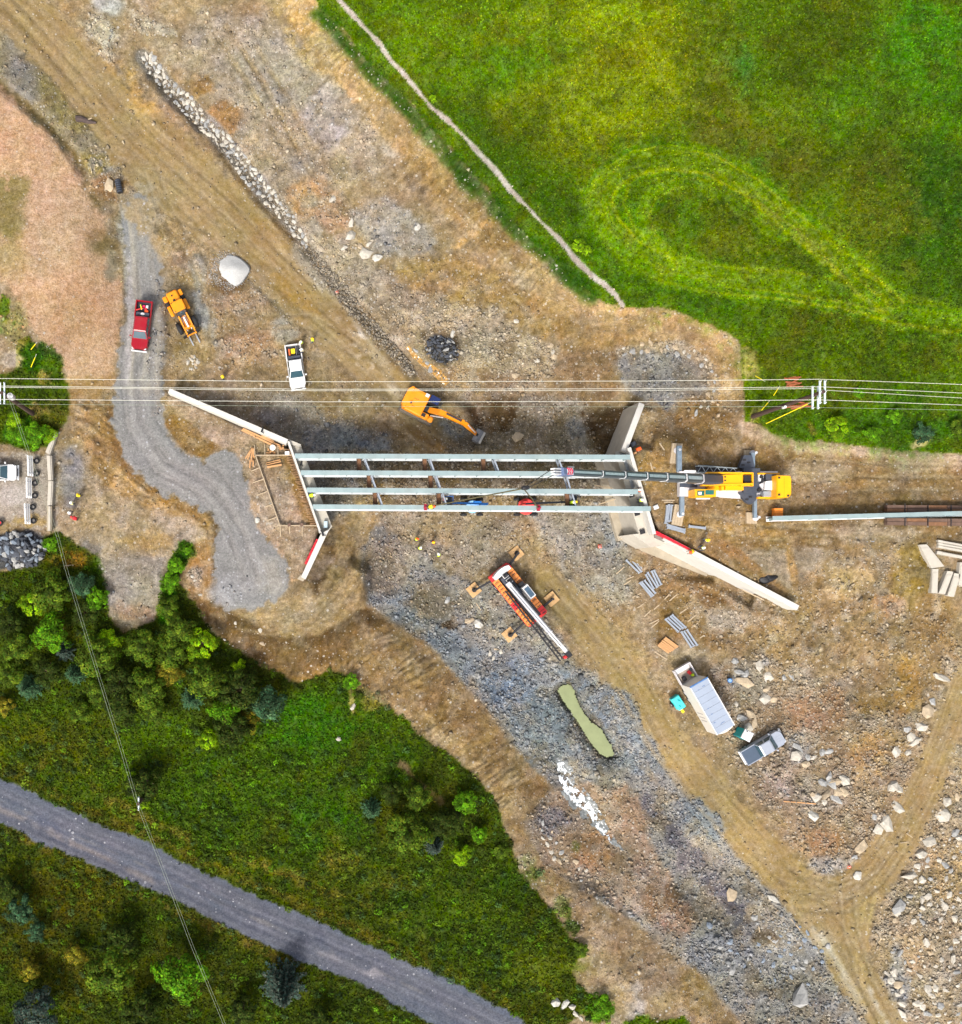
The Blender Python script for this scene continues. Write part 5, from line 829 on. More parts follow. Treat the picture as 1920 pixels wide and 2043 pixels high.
for poly, lb in (([(108.5,858),(114,864),(99.5,907),(90.5,902)],"slanted topmost concrete block of the barrier row on the left"),([(93,909),(102.5,909),(105,958),(96,958)],"second concrete block of the left barrier row, below the slanted one"),([(96.5,960),(106,960),(103.5,1008),(94,1008)],"whitest concrete block, third of the left barrier row"),([(94,1010),(103,1010),(102.5,1059),(93.5,1059)],"lowest brownish block of the left barrier row")):
    r, c = slab("barrier_block", poly, 6.1, .75, CONC if "brown" not in lb else CONCD, lb, "barrier"); a = np.array(poly, float); q = a.copy(); ctr = a.mean(0); ax = (a[3] + a[2]) / 2 - (a[0] + a[1]) / 2; n = np.array([-ax[1], ax[0]]); n /= np.linalg.norm(n); q = ctr + (a - ctr) - np.outer((a - ctr) @ n, n) * .6; m = MB(); prismW(m, [tuple(x) for x in q], 6.85, 6.98, r); m.build("ridge", CONC, r)
RIMG = mat("dusty_rim", (130,126,122), .8, var=.2)
def tyre_mesh(m, c, r, w, axis='z'):
    n = 14; R = []
    for (rr, h) in ((r * .55, -w / 2), (r, -w / 2 * .8), (r, w / 2 * .8), (r * .55, w / 2)):
        R.append([Vector((math.cos(t) * rr, math.sin(t) * rr, h)) if axis == 'z' else Vector((math.cos(t) * rr, h, math.sin(t) * rr)) for t in np.linspace(0, 6.283, n, endpoint=False)])
    n0 = len(m.v); P = [p + Vector(c) for q in R for p in q]; Fc = []
    for k in range(4):
        k2 = (k + 1) % 4
        for i in range(n): j = (i + 1) % n; Fc.append((k * n + i, k * n + j, k2 * n + j, k2 * n + i))
    return m.add(P, Fc)
for (u0, v0, u1, v1, ty), lb in zip((((64,911,65.5,952,((73,920),(73,945)))),((62,955,62.5,995,((69.5,964),(69.5,989)))),((58,1007,60,1046,((65.5,1012),(66.5,1039))))), ("topmost of three white slatted road barricades left of the barrier row","middle white slatted road barricade in front of the white car","lowest of three white slatted road barricades above the dark rock heap")):
    r = empty("road_barricade", W((u0 + u1) / 2, (v0 + v1) / 2, 6.2), head(u0, v0, u1, v1), lb, "barricade", "road barricades"); L = 2.4
    for k in range(3): MB().box((0, -.16 + .16 * k, 1.35 - .32 * k), (L, .05, .24), rx=-1.0).build("rail", WHT, r)
    for s in (-1, 1): MB().bar((s * .75, .25, .05), (s * .75, -.2, 1.5), .06, .06).build("upright", GALV, r); MB().box((s * .75, .2, .05), (.07, 1.3, .07)).build("foot", GALV, r)
    for (tu, tv) in ty:
        p = r.matrix_world if False else None; q = W(tu, tv, 6.35) - r.location; q.rotate(Matrix.Rotation(-r.rotation_euler.z, 4, 'Z')); o = tyre_mesh(MB(), (q.x, q.y, .22), .36, .24).build("tyre", BLK, r, True); MB().tube([(q.x, q.y, .08), (q.x, q.y, .2)], .23, 12).build("rim", RIMG, o)
wr = tyre_mesh(MB(), W(-1, 1043, 6.5), .4, .3).build("wheel", BLK, None, True); tag(wr, "red centred wheel cut off by the left edge below the white car", "wheel"); MB().tube([W(-1, 1043, 6.4), W(-1, 1043, 6.62)], .26, 12).build("rim", CRED, wr)
# ---------------------------------------------------------------- lumber, braces, loose boards
def board(p, q, z, label, w=.12, h=.05, material=None, group=None, zoff=0.0):
    z0 = (float(zg((p[0] + q[0]) / 2, (p[1] + q[1]) / 2)) + .05 if z is None else z) + zoff; a = W(*p, z0); b = W(*q, z0); c = (a + b) / 2; r = MB().bar(a - c, b - c, w, h).build("loose_board", material or WOODP); r.location = c; return tag(r, label, "board", group)
for p, q, lb in (((1306,1300),(1331,1316),"weathered board lying just below the lumber stack"),((1272,1213),(1289,1202),"loose board left of the lower braces, uppermost left"),((1286,1230),(1299,1218),"loose board above the pair of crossed boards"),((1305,1216),(1319,1204),"loose board midway between the two brace groups"),((1326,1196),(1343,1179),"left of the two long boards above the braces"),((1336,1199),(1351,1186),"right of the two long boards above the braces"),((1357,1224),(1373,1213),"loose board at top right of the lower brace stack"),((1373,1240),(1388,1228),"loose board right of the lower brace stack"),((1380,1252),(1393,1243),"short board right of the lower brace stack end"),((1397,1273),(1407,1266),"short board at lower right of the last brace stack"),((1262,1192),(1280,1183),"loose board below the left brace stack"),((1250,1156),(1265,1150),"loose board left of the middle brace stack"),((1230,1145),(1246,1131),"long board leaning out left of the top brace stack"),((1245,1167),(1259,1158),"short crossed board left of the middle brace stack"),((1296,1245),(1315,1236),"upper of two crossed boards near the lumber stack"),((1301,1251),(1316,1239),"lower of two crossed boards near the lumber stack"),
    ((1564,1599),(1628,1604),"long yellow plank on the rocks below the silver pickup"),((1576,1831),(1597,1856),"plank at the edge of the stone channel beside the track"),((1513,1837),(1516,1860),"thin plank upright over the dark hollow in the channel"),((1809,1663),(1821,1671),"upper pale stick on the right hand track"),((1797,1682),(1813,1680),"lower pale stick on the right hand track"),((1480,1176),(1547,1208),"long board under the lower wing wall of the right abutment"),((1316,884),(1326,898),"white stick on the dirt behind the right abutment"),((1298,923),(1302,938),"thin upright stick between boom and crane mat"),((1321,998),(1346,998),"upper white board left of the crane's lower outrigger"),((1325,1002),(1343,1002),"lower white board left of the crane's lower outrigger"),((950,1204),(962,1220),"pair board lying left of the red crane"),((125,1129),(157,1127),"brown board laid across the scrub beside the line clearing"),
    ((1186,968),(1222,974),"white prop leaning at the right abutment between second and third girders"),((1195,1006),(1228,996),"white prop leaning at the right abutment between third and lowest girders")):
    board(p, q, None, lb, .13 if 'pale' not in lb else .09, .06, material=WOODP if 'yellow' not in lb else WOOD, zoff=(.9 if 'prop' in lb else 0))
def bundle(lines, label, material, name="brace_stack", cat="steel braces", part="brace", w=.16, lift=.2, px0=(0, 0), sc=1.0):
    P_ = [((px0[0] + a / sc, px0[1] + b / sc), (px0[0] + c / sc, px0[1] + d / sc)) for (a, b, c, d) in lines]; cu = np.mean([[p[0][0] + p[1][0], p[0][1] + p[1][1]] for p in P_], 0) / 2
    z = float(zg(*cu)); r = empty(name, W(*cu, z), 0, label, cat)
    for i, (p, q) in enumerate(P_):
        a = W(*p, z + lift) - r.location; b = W(*q, z + lift) - r.location; o = MB().bar(a, b, w, w * .9).build(part, material, r)
        if material is GALV:
            for t in (.03, .97): MB().bar(a.lerp(b, t) - (b - a).normalized() * .06, a.lerp(b, t) + (b - a).normalized() * .06, w * 1.5, w * 1.1).build("end_plate", GALV, o)
    return r
O = dict(px0=(1230, 1060), sc=7.365)
for ls, lb in (([(140,420,340,615),(213,405,372,600),(238,382,405,585)],"topmost of the galvanised brace stacks below the right abutment"),([(430,630,550,850),(455,600,600,830),(515,580,620,810),(548,568,660,790)],"galvanised brace stack right of the middle, fanned at its ends"),([(340,750,520,965),(365,738,545,950),(408,718,575,915)],"lower left galvanised brace stack of the upper three"),([(715,1285,915,1480),(748,1268,945,1445),(788,1245,985,1432),(815,1225,1025,1420)],"long galvanised brace stack beside the lumber pile"),([(950,1470,1105,1710),(990,1462,1142,1690),(1032,1440,1190,1680)],"galvanised brace stack farthest down, near the box trailer")): bundle(ls, lb, GALV, w=.2, **O)
bundle([(715,1560,905,1700),(695,1580,880,1715),(670,1605,850,1735),(650,1630,830,1755),(630,1650,800,1770),(610,1670,770,1785)], "neat stack of orange brown lumber above the box trailer", WOOD, "lumber_stack", "lumber", "plank", w=.21, lift=.35, **O)
O = dict(px0=(460, 840), sc=6.02)
bundle([(135,108,545,312),(150,92,600,300),(375,172,520,250)], "three long planks along the left abutment's upper wing wall", WOOD, "lumber_stack", "lumber", "plank", w=.2, **O); bundle([(180,450,245,345),(205,460,262,320),(245,490,268,320),(232,565,236,470),(262,490,290,420),(272,548,278,330)], "scattered bundle of stakes at the corner of the timber form", WOOD, "lumber_stack", "lumber", "stake", w=.14, **O); bundle([(420,400,540,385),(430,380,535,395),(445,350,520,370),(450,330,490,390),(480,320,530,380)], "jumbled sticks against the upper side of the timber form", WOOD, "lumber_stack", "lumber", "stick", w=.11, **O); bundle([(435,520,605,482),(440,555,615,525),(430,512,600,470)], "small stack of planks inside the timber form", WOOD, "lumber_stack", "lumber", "plank", w=.22, **O); bundle([(575,330,645,290),(590,350,625,300),(560,300,640,320),(600,340,640,330)], "scrap wood heap beside the white pail", WOOD, "lumber_stack", "lumber", "stick", w=.12, **O)
fm = empty("timber_form", W(540, 980, 6.0), 0, "thin timber slab form laid out behind the left abutment with kicker stakes", "formwork")
for (a, b, c, d) in ((300,412,735,410),(300,412,590,1245),(590,1255,1045,1258)):
    p = W(460 + a / 6.02, 840 + b / 6.02, 6.35) - fm.location; q = W(460 + c / 6.02, 840 + d / 6.02, 6.35) - fm.location; MB().bar(p, q, .1, .35).build("form_board", WOODP, fm)
for (a, b, c, d) in ((345,562,250,602),(395,700,272,740),(440,848,315,893),(500,1002,415,1033),(555,1155,465,1187),(597,1258,600,1388),(712,1258,712,1355),(862,1258,862,1385),(412,408,412,280),(570,408,570,300),(292,408,290,290)):
    p = W(460 + a / 6.02, 840 + b / 6.02, 6.45) - fm.location; q = W(460 + c / 6.02, 840 + d / 6.02, 6.1) - fm.location; MB().bar(p, q, .09, .09).build("kicker", WOODP, fm)
for u, v in ((577,1047),(602,1047)): MB().box(W(u, v, 6.4) - fm.location, (.35, .35, .3)).build("clamp", RUSTD, fm)
pl = MB().tube([W(544, 893, 6.1), W(544, 893, 6.55)], [.27, .32], 14).build("pail", WHT); tag(pl, "round white pail on the sticks by the left abutment corner", "pail"); MB().tube([W(544, 893, 6.55), W(544, 893, 6.6)], .33, 14).build("lid", HATW, pl)
cb = MB().bevbox(W(573, 904, 6.3), (.5, .4, .4), .05).build("cooler", mat("cooler_blue", (120,180,224), .5)); tag(cb, "small blue and white cooler by the left abutment backwall", "cooler"); MB().box(W(573, 904, 6.53), (.52, .42, .06)).build("lid", WHT, cb)
gp = MB(); n = 40; rings = []
for k in range(11):
    fr = 1.12 - k * .108; hh = -.3 + .85 * (1 - (max(fr - .0, 0) / 1.12) ** 1.6)
    rings.append([Vector((2.05 * fr * math.cos(t) * (1 + .13 * math.sin(3 * t + 1) + .04 * math.sin(7 * t + k)), 1.95 * fr * math.sin(t) * (1 + .07 * math.cos(2 * t)) , hh + random.uniform(-.02, .02) + .1 * math.sin(2 * t + 4 * fr) * fr)) for t in np.linspace(0, 6.283, n, endpoint=False)])
gp.loft(rings); o = gp.build("gravel_pile", mat("crushed_white_stone", (172,172,170), .95, var=.16, scale=7, bump=.35), None, True); o.location = G_(456, 540, 0); tag(o, "smooth white heap of crushed stone above the yellow loader", "gravel pile"); pq = [(456 + math.cos(t) * r_ * 16, 540 + math.sin(t) * r_ * 16) for t, r_ in zip(rng.uniform(0, 6.28, 900), np.abs(rng.normal(1.9, .35, 900)))]; pq = np.array(pq); ps = stones("spilled_stones", pq[:, 0], pq[:, 1], rng.uniform(.04, .1, 900), alb(np.full((900, 3), 200.) * rng.uniform(.75, 1.15, (900, 1)))); ps.parent = o; ps.matrix_parent_inverse = Matrix.Translation(o.location).inverted()
# dark corrugated pipe, debris, tarp, barrel, cones
pp = empty("corrugated_pipe", G_(237, 372, .4), .2, "short dark corrugated pipe end beside the squared cream boulder", "pipe")
for k in range(6): MB().tube([(0, -.7 + k * .26, 0), (0, -.58 + k * .26, 0)], .36, 12).build("rib", DARK, pp)
MB().tube([(0, -.75, 0), (0, .85, 0)], .3, 12).build("barrel", DARK2, pp)
lg = empty("charred_log", G_(172, 241, .25), head(155, 238, 193, 245), "short charred log on the strip left of the haul road", "log"); MB().tube([(-1.2, 0, 0), (-.6, .1, .05), (.3, -.05, .05), (1.2, 0, 0)], [.42, .36, .26, .12], 9).build("trunk", mat("charred_wood", (74,62,58), .95, var=.4, bump=.5), lg); MB().tube([(.0, 0, .1), (.7, .35, .3)], [.1, .05], 6).build("limb", WOODP, lg)
m = MB(); R = []
for k, (f, h) in enumerate(((1, 0), (.8, .22), (.35, .34), (.05, .3))): R.append([Vector((1.0 * f * math.cos(t) * (1 + .3 * math.sin(2 * t + .6) + .14 * math.sin(5 * t)), .62 * f * math.sin(t) * (1 + .2 * math.cos(3 * t)), h + .05 * math.sin(4 * t + k))) for t in np.linspace(0, 6.283, 18, endpoint=False)])
o = m.loft(R).build("crumpled_tarp", TARP, None, True); o.location = G_(1531, 1154, .0); tag(o, "crumpled black tarp on the grey mud behind the lower wing wall", "tarp")
br = MB().tube([G_(1457, 1358), G_(1457, 1358, .9)], [.3, .3], 14).build("barrel", mat("barrel_blue", (30,90,150), .5)); tag(br, "blue barrel standing among rocks right of the box trailer", "barrel"); MB().tube([G_(1457, 1358, .9), G_(1457, 1358, .94)], .2, 12).build("lid", mat("barrel_lid", (130,170,210), .5), br)
for u, v, lb in ((1695,1729,"small red and white marker beside the bend of the right track"),(672,582,"small orange flag beside the ditch above the excavator"),(1197,1090,"small pink flag on gravel between red crane and right abutment")):
    o = MB().tube([G_(u, v), G_(u, v, .5)], [.22, .05], 10).build("marker_cone", HIVO if 'pink' not in lb else REDP); tag(o, lb, "marker"); MB().box(G_(u, v, .03), (.42, .42, .05)).build("base", HIVO, o); MB().tube([G_(u, v, .2), G_(u, v, .32)], [.165, .125], 10).build("collar", WHT, o)
for u, v, lb in ((1581,763,"upper pile of cut reddish brush at the meadow pole"),(1596,811,"lower pile of cut reddish brush beside the yellow guy guard")):
    r = empty("brush_pile", G_(u, v), 0, lb, "brush"); bm_ = mat("dead_red_brush", (146,82,48), .9, var=.3)
    for k in range(12):
        a = random.uniform(-.1, .5); x, y = random.gauss(0, .45), random.gauss(0, .4 if 'upper' in lb else .25); l = random.uniform(.5, .9); MB().bar((x - l * math.cos(a), y - l * math.sin(a), .1 + .02 * k), (x + l * math.cos(a), y + l * math.sin(a), .2 + .02 * k), .14, .05).build("branch", bm_, r)
# pads and oddments behind the right abutment
for u, v, d, m_, lb in ((1330-69+1,888,(.7,.7,.5),DARK,"dark pump box at the inner end of the right abutment's upper wing wall"),(1274,896,(.55,.4,.3),HIVO,"orange tool box behind the right abutment"),(1267,904,(.7,.3,.15),WOOD,"short tan plank end beside the orange tool box"),(1308,1012,(.55,.5,.35),WHT,"white box behind the right end of the lowest girder")):
    o = MB().bevbox((0, 0, d[2] / 2), d, .05).build("tool_box", m_); o.location = G_(u, v); o.rotation_euler.z = .4; tag(o, lb, "box"); MB().box((0, 0, d[2] + .03), (d[0] * .5, d[1] * .5, .06)).build("lid", m_, o)
for ls, lb in (([(1332,1008,1328,1045),(1336,1006,1333,1042),(1340,1007,1336,1040)],"long grey steel channel stack beside the crane's lower left mat"),([(1330,1047,1367,1058),(1331,1052,1367,1062)],"pair of steel channels lying below the crane's lower left mat"),([(1374,1050,1408,1054)],"single silver channel lying right of the crane's lower left mat")): bundle(ls, lb, GALV, "channel_stack", "steel channels", "channel", w=.26)
# ================================================================ vehicles
def wheel(root, x, y, r, w, rim=None, name="wheel"):
    o = tyre_mesh(MB(), (x, y, r), r, w, 'y').build(name, BLK, root, True); MB().tube([(x, y - w * .36, r), (x, y + w * .36, r)], r * .56, 12).build("rim", rim or CHROME, o); return o
def car_shell(root, L, Wd, paint, xb, xw0, xw1, xr1, xr0, hood=1.05, belt=1.08, roof=1.8, glass=GLASS):
    """lower body from xb forward; cab with windscreen xw0(base) xw1(top), rear xr1(top) xr0(base)"""
    w = Wd / 2; f = L / 2
    m = MB(); m.loft([[Vector((x, y, z)) for (x, y) in ((xb, -w), (f - .5, -w), (f - .14, -w + .22), (f, -w * .5), (f, w * .5), (f - .14, w - .22), (f - .5, w), (xb, w))] for z in (.42, .7)] + [[Vector((x, y, hood if x > xw0 - .1 else belt)) for (x, y) in ((xb, -w + .05), (f - .55, -w + .06), (f - .24, -w + .28), (f - .12, -w * .5), (f - .12, w * .5), (f - .24, w - .28), (f - .55, w - .06), (xb, w - .05))]]); body = m.build("body", paint, root)
    t = w - .26; B0 = [(xr0, -w + .1), (xw0, -w + .1), (xw0, w - .1), (xr0, w - .1)]; B1 = [(xr1, -t), (xw1, -t), (xw1, t), (xr1, t)]
    MB().loft([[Vector((*p, belt - .02)) for p in B0], [Vector((*p, roof - .05)) for p in B1], [Vector((p[0] * 1 + (.12 if p[0] == xr1 else -.12), p[1] * .88, roof)) for p in B1]]).build("cab", paint, root)
    def panel(name, q):
        q = [Vector(p) for p in q]; n = (q[1] - q[0]).cross(q[2] - q[0]).normalized(); c = sum(q, Vector()) / 4; q = [c + (p - c) * .9 for p in q]
        s = 1 if n.z > 0 or abs(n.z) < 1e-6 else -1; MB().loft([[p - n * s * .02 for p in q], [p + n * s * .02 for p in q]]).build(name, glass, root)
    zb, zr = belt, roof - .06
    panel("windscreen", [(xw0, -w + .1, zb), (xw0, w - .1, zb), (xw1, t, zr), (xw1, -t, zr)]); panel("rear_window", [(xr0, w - .1, zb), (xr0, -w + .1, zb), (xr1, -t, zr), (xr1, t, zr)])
    for s in (-1, 1):
        xm = (xr0 + xw0) / 2; xmt = (xr1 + xw1) / 2
        for (a0, a1, b1, b0) in ((xr0 + .05, xr1 + .05, xmt - .04, xm - .04), (xm + .04, xmt + .04, xw1 - .05, xw0 - .05)):
            q = [(a0, s * (w - .1), zb), (b0, s * (w - .1), zb), (b1, s * t, zr), (a1, s * t, zr)]; panel("side_window", q if s < 0 else q[::-1])
        MB().bevbox((xw0 - .25, s * (w + .13), 1.12), (.16, .24, .2), .03).build("mirror", paint, root); MB().bevbox((f - .22, s * (w - .3), .86), (.2, .34, .16), .03).build("headlight", CHROME, root); wheel(root, f - .95, s * (w - .12), .39, .27); wheel(root, -f + 1.05, s * (w - .12), .39, .27)
    MB().bevbox((f + .02, 0, .55), (.2, Wd * .94, .26), .05).build("front_bumper", CHROME, root); MB().box((f - .02, 0, .85), (.06, Wd * .5, .26)).build("grille", DARK2, root); MB().bevbox((-f - .02, 0, .58), (.16, Wd * .92, .2), .04).build("rear_bumper", CHROME, root)
    for y in (-.3, 0, .3): MB().box((f - .72, y, hood + .01), (.85, .03, .025)).build("hood_crease", paint, root)
    return body
def pickup(tail, nose, z, paint, label, cover=None, Wd=1.98):
    a = W(*tail, z + 1); b = W(*nose, z + 1); c = (a + b) / 2; L = (b - a).length; r = empty("pickup_truck", Vector((c.x, c.y, z)), math.atan2(b.y - a.y, b.x - a.x), label, "pickup"); f = L / 2; w = Wd / 2; xb = -f + 1.85
    car_shell(r, L, Wd, paint, xb, f - 1.3, f - 2.02, xb + .22, xb + .04)
    for s in (-1, 1): MB().bevbox((-f + .95, s * (w - .07), .78), (1.92, .14, .74), .03).build("bed_side", paint, r)
    MB().box((-f + .06, 0, .8), (.1, Wd - .3, .62)).build("tailgate", paint, r); MB().box((-f + .96, 0, .62), (1.8, Wd - .29, .08)).build("bed_floor", BEDC, r)
    if cover: MB().bevbox((-f + .95, 0, 1.12), (1.84, Wd - .2, .07), .03).build("bed_cover", cover, r)
    return r, f
rp, f = pickup((288.5, 600), (276.5, 698), 6.05, RPAINT, "red pickup truck parked on the grey gravel road", None)
MB().bevbox((-f + 1.62, 0, .98), (.42, 1.55, .5), .04).build("tool_chest", DARK, rp)
MB().loft([[Vector((-f + 1.62 + .16 * math.cos(t), .24 * math.sin(t), z)) for t in np.linspace(0, 6.28, 12, endpoint=False)] for z in (1.2, 1.26)]).build("lid_badge", LGREY, rp)
for i, (x, y, d, m_, nm) in enumerate(((-f + 1.2, .35, (.3, .45, .25), HIVO, "orange jug"), (-f + .95, .25, (.28, .28, .3), CRED, "red fuel can"), (-f + .62, .35, (.34, .3, .2), WHT, "white sack"), (-f + .62, -.02, (.26, .3, .26), mat("magenta_bag", (214,20,80), .6), "magenta bag"), (-f + 1.05, -.5, (.12, 1.0, .1), REDP, "red bar"), (-f + .8, -.3, (.6, .12, .12), HIVY, "yellow bar"))):
    o = MB().bevbox((0, 0, d[2] / 2), d, .03).build(nm.replace(' ', '_'), m_); p = Vector((x, y, 0)); p.rotate(rp.rotation_euler); o.location = rp.location + p + Vector((0, 0, .68 if i < 4 else 1.0)); o.rotation_euler.z = rp.rotation_euler.z + (.35 if i > 3 else 0); tag(o, f"{nm} lying in the open bed of the red pickup", nm.split()[-1])
wp, f = pickup((583.7, 687), (595.7, 775), 2.45, WHT, "white pickup truck with open bed, parked near two workers", None)
MB().bevbox((-f + 1.6, 0, .95), (.4, 1.5, .5), .04).build("tool_chest", DARK, wp)
for i, (x, y, d, m_, nm) in enumerate(((-f + .8, -.05, (.55, .48, .4), HIVY, "yellow pump"), (-f + .85, -.5, (.8, .2, .25), mat("orange_hose", (206,100,50), .7), "orange hose"), (-f + .75, .35, (1.0, .08, .08), WHT, "white pipe"), (-f + .9, .6, (.9, .07, .07), GALV, "grey rod"))):
    o = MB().bevbox((0, 0, d[2] / 2), d, .03).build(nm.replace(' ', '_'), m_); p = Vector((x, y, 0)); p.rotate(wp.rotation_euler); o.location = wp.location + p + Vector((0, 0, .68)); o.rotation_euler.z = wp.rotation_euler.z; tag(o, f"{nm} lying in the open bed of the white pickup", nm.split()[-1])
pickup((1485, 1514), (1564, 1468), 1.65, SILV, "silver pickup truck with slate blue bed cover, beside the teal toilet", TONN)
a, b = W(-45, 942, 7.2), W(34, 942, 7.2); r = empty("parked_car", Vector(((a.x + b.x) / 2, a.y, 6.2)), 0, "white car cut off by the left edge, facing the barricades", "car"); L = (b - a).length
car_shell(r, L, 1.9, WHT, -L / 2, L / 2 - 1.1, L / 2 - 1.9, -L / 2 + .9, -L / 2 + .1, hood=.95, belt=.98, roof=1.55)
# ---------------------------------------------------------------- wheel loader with forks
lo = empty("wheel_loader", W(366, 632, 5.5) , head(347, 592, 393, 682), "yellow wheel loader with pallet forks parked right of the red pickup", "loader"); lo.location = G_(366, 634, .0)
MB().bevbox((-2.05, 0, 1.45), (1.7, 1.35, 1.0), .14).build("engine_hood", YEL, lo); MB().box((-2.0, 0, .85), (2.2, 1.0, .5)).build("rear_frame", DARK2, lo)
for x, rr in ((-2.35, .1), (-1.75, .14)): MB().tube([(x, -.1, 1.9), (x, -.1, 2.05)], rr, 10).build("exhaust", DARK2, lo)
for s in (-1, 1):
    MB().bevbox((-2.45, s * .98, 1.35), (.75, .5, .3), .08).build("rear_fender", YEL, lo); MB().bevbox((-.95, s * 1.02, 1.3), (1.3, .42, .24), .08).build("cab_fender", YEL, lo); wheel(lo, -1.95, s * 1.02, .72, .52, YEL); wheel(lo, 1.2, s * 1.02, .72, .52, YEL)
    MB().bar((.1, s * .5, 1.75), (1.6, s * .52, 1.35), .16, .34).build("lift_arm", YEL, lo); MB().bar((1.6, s * .52, 1.35), (2.45, s * .52, .65), .16, .3).build("lift_arm", YEL, lo); MB().tube([(.2, s * .26, 1.35), (1.9, s * .3, 1.0)], .07, 8).build("lift_cylinder", CHROME, lo); MB().box((2.9, s * .42, .2), (1.35, .14, .07)).build("fork", GALV, lo)
cabn = MB().loft([[Vector((x, y, 1.3)) for x, y in ((-1.25, -.72), (.15, -.62), (.15, .62), (-1.25, .72))], [Vector((x, y, 2.75)) for x, y in ((-1.2, -.7), (-.1, -.6), (-.1, .6), (-1.2, .7))]]).build("cab", GLASSD, lo)
MB().bevbox((-.7, 0, 2.86), (1.3, 1.5, .2), .1).build("roof", YEL, cabn); MB().loft([[Vector((.17, -.55, 1.5)), Vector((.17, .55, 1.5)), Vector((-.04, .55, 2.7)), Vector((-.04, -.55, 2.7))], [Vector((.2, -.55, 1.5)), Vector((.2, .55, 1.5)), Vector((-.01, .55, 2.7)), Vector((-.01, -.55, 2.7))]]).build("windscreen", GLASS, cabn)
for x in (-1.25, -.15):
    for y in (-.62, .62): MB().tube([(x, y, 2.95), (x, y, 3.02)], .06, 8).build("roof_lamp", DARK2, cabn)
MB().box((.9, 0, 1.0), (1.7, .8, .5)).build("front_frame", YEL, lo); MB().tube([(1.6, -.5, 1.35), (1.6, .5, 1.35)], .12, 8).build("cross_tube", YEL, lo); MB().bar((.4, 0, 1.7), (1.7, 0, 1.5), .2, .2).build("tilt_cylinder", CHROME, lo); MB().box((2.4, 0, .75), (.14, 1.2, .22)).build("coupler", YEL, lo); MB().box((2.3, 0, .55), (.1, 2.15, .9)).build("fork_carriage", DARK2, lo)
# ---------------------------------------------------------------- excavator
ex = empty("excavator", G_(838, 812, .02), head(830, 795, 945, 854), "orange yellow tracked excavator digging in the pit below the power lines", "excavator")
for s in (-1, 1):
    t = MB(); pr = [(-2.05, .1), (2.05, .1), (2.3, .45), (2.05, .8), (-2.05, .8), (-2.3, .45)]; t.loft([[Vector((x, s * 1.35 + yy, z)) for x, z in pr] for yy in (-.3, .3)]); tr = t.build("track", TRK_, ex)
    for k in range(17): MB().box((-2.0 + k * .25, s * 1.35, .83), (.15, .6, .06)).build("track_shoe", TRK_, tr)
MB().box((0, 0, .6), (2.0, 2.2, .5)).build("undercarriage", DARK2, ex); MB().tube([(0, 0, .8), (0, 0, 1.05)], .8, 16).build("slew_ring", DARK2, ex)
MB().loft([[Vector((x, y, z)) for x, y in ((-2.0, -.8), (-1.7, -1.45), (.5, -1.45), (.5, 1.45), (-1.7, 1.45), (-2.0, .8))] for z in (1.05, 1.9)] + [[Vector((x, y, 2.02)) for x, y in ((-1.85, -.75), (-1.6, -1.3), (.42, -1.3), (.42, 1.35), (-1.6, 1.35), (-1.85, .75))]]).build("house", YEL, ex)
MB().loft([[Vector((x, y, z)) for x, y in ((-2.35, -.9), (-2.0, -1.4), (-1.75, -1.4), (-1.75, 1.4), (-2.0, 1.4), (-2.35, .9))] for z in (1.0, 1.75, 2.15)]).build("counterweight", YEL, ex)
MB().box((-.6, .5, 2.05), (1.4, 1.3, .08)).build("engine_cover", YEL, ex); MB().box((.1, 1.2, 2.1), (.45, .4, .1)).build("white_vent", WHT, ex); MB().tube([(-1.3, -.5, 2.0), (-1.3, -.5, 2.3)], .12, 8).build("exhaust", DARK2, ex)
for x, y in ((-1.1, .2), (-.9, .2), (-.7, .25), (-1.0, -.75), (-.8, -.78)): MB().box((x, y, 2.1), (.1, .08, .05)).build("vent_slot", DARK2, ex)
cb_ = MB().loft([[Vector((x, y, 1.05)) for x, y in ((.5, .45), (2.05, .45), (2.05, 1.45), (.5, 1.45))], [Vector((x, y, 2.75)) for x, y in ((.55, .5), (1.75, .5), (1.75, 1.4), (.55, 1.4))]]).build("cab", DARK2, ex); MB().bevbox((1.1, .95, 2.8), (1.2, .9, .1), .05).build("skylight", mat("navy_glass", (30,42,84), .15, var=.2), cb_); MB().bar((1.98, .95, 1.4), (1.78, .95, 2.7), .8, .04).build("windscreen", GLASSD, cb_)
MB().bevbox((.95, -1.05, 1.35), (.9, .75, .6), .08).build("tool_box", YEL, ex); MB().bevbox((1.75, -1.08, 1.25), (.7, .7, .5), .15).build("fuel_tank", YEL, ex); MB().box((.7, -1.05, 1.7), (.6, .4, .08)).build("grip_step", DARK2, ex)
MB().bar((.5, -.2, 1.5), (1.15, -.2, 1.6), .7, .4).build("boom_foot", DARK2, ex)
bo = MB().loft([[Vector((x, -.2 + s * w, z + h)) for s, h in ((-1, -t), (1, -t), (1, t), (-1, t))] for x, z, w, t in ((1.0, 1.6, .3, .25), (2.2, 3.0, .3, .42), (3.2, 3.6, .27, .42), (5.4, 3.7, .22, .22))]).build("boom", YEL, ex)
for s in (-1, 1): MB().tube([(1.6, -.2 + s * .42, 1.3), (2.9, -.2 + s * .42, 3.3)], .09, 8).build("boom_cylinder", CHROME, bo)
MB().tube([(3.0, -.2, 4.15), (5.2, -.2, 4.25)], .1, 8).build("arm_cylinder", DARK2, bo); MB().tube([(3.4, -.05, 4.1), (5.6, .0, 4.2)], .05, 6).build("hose", RUST, bo)
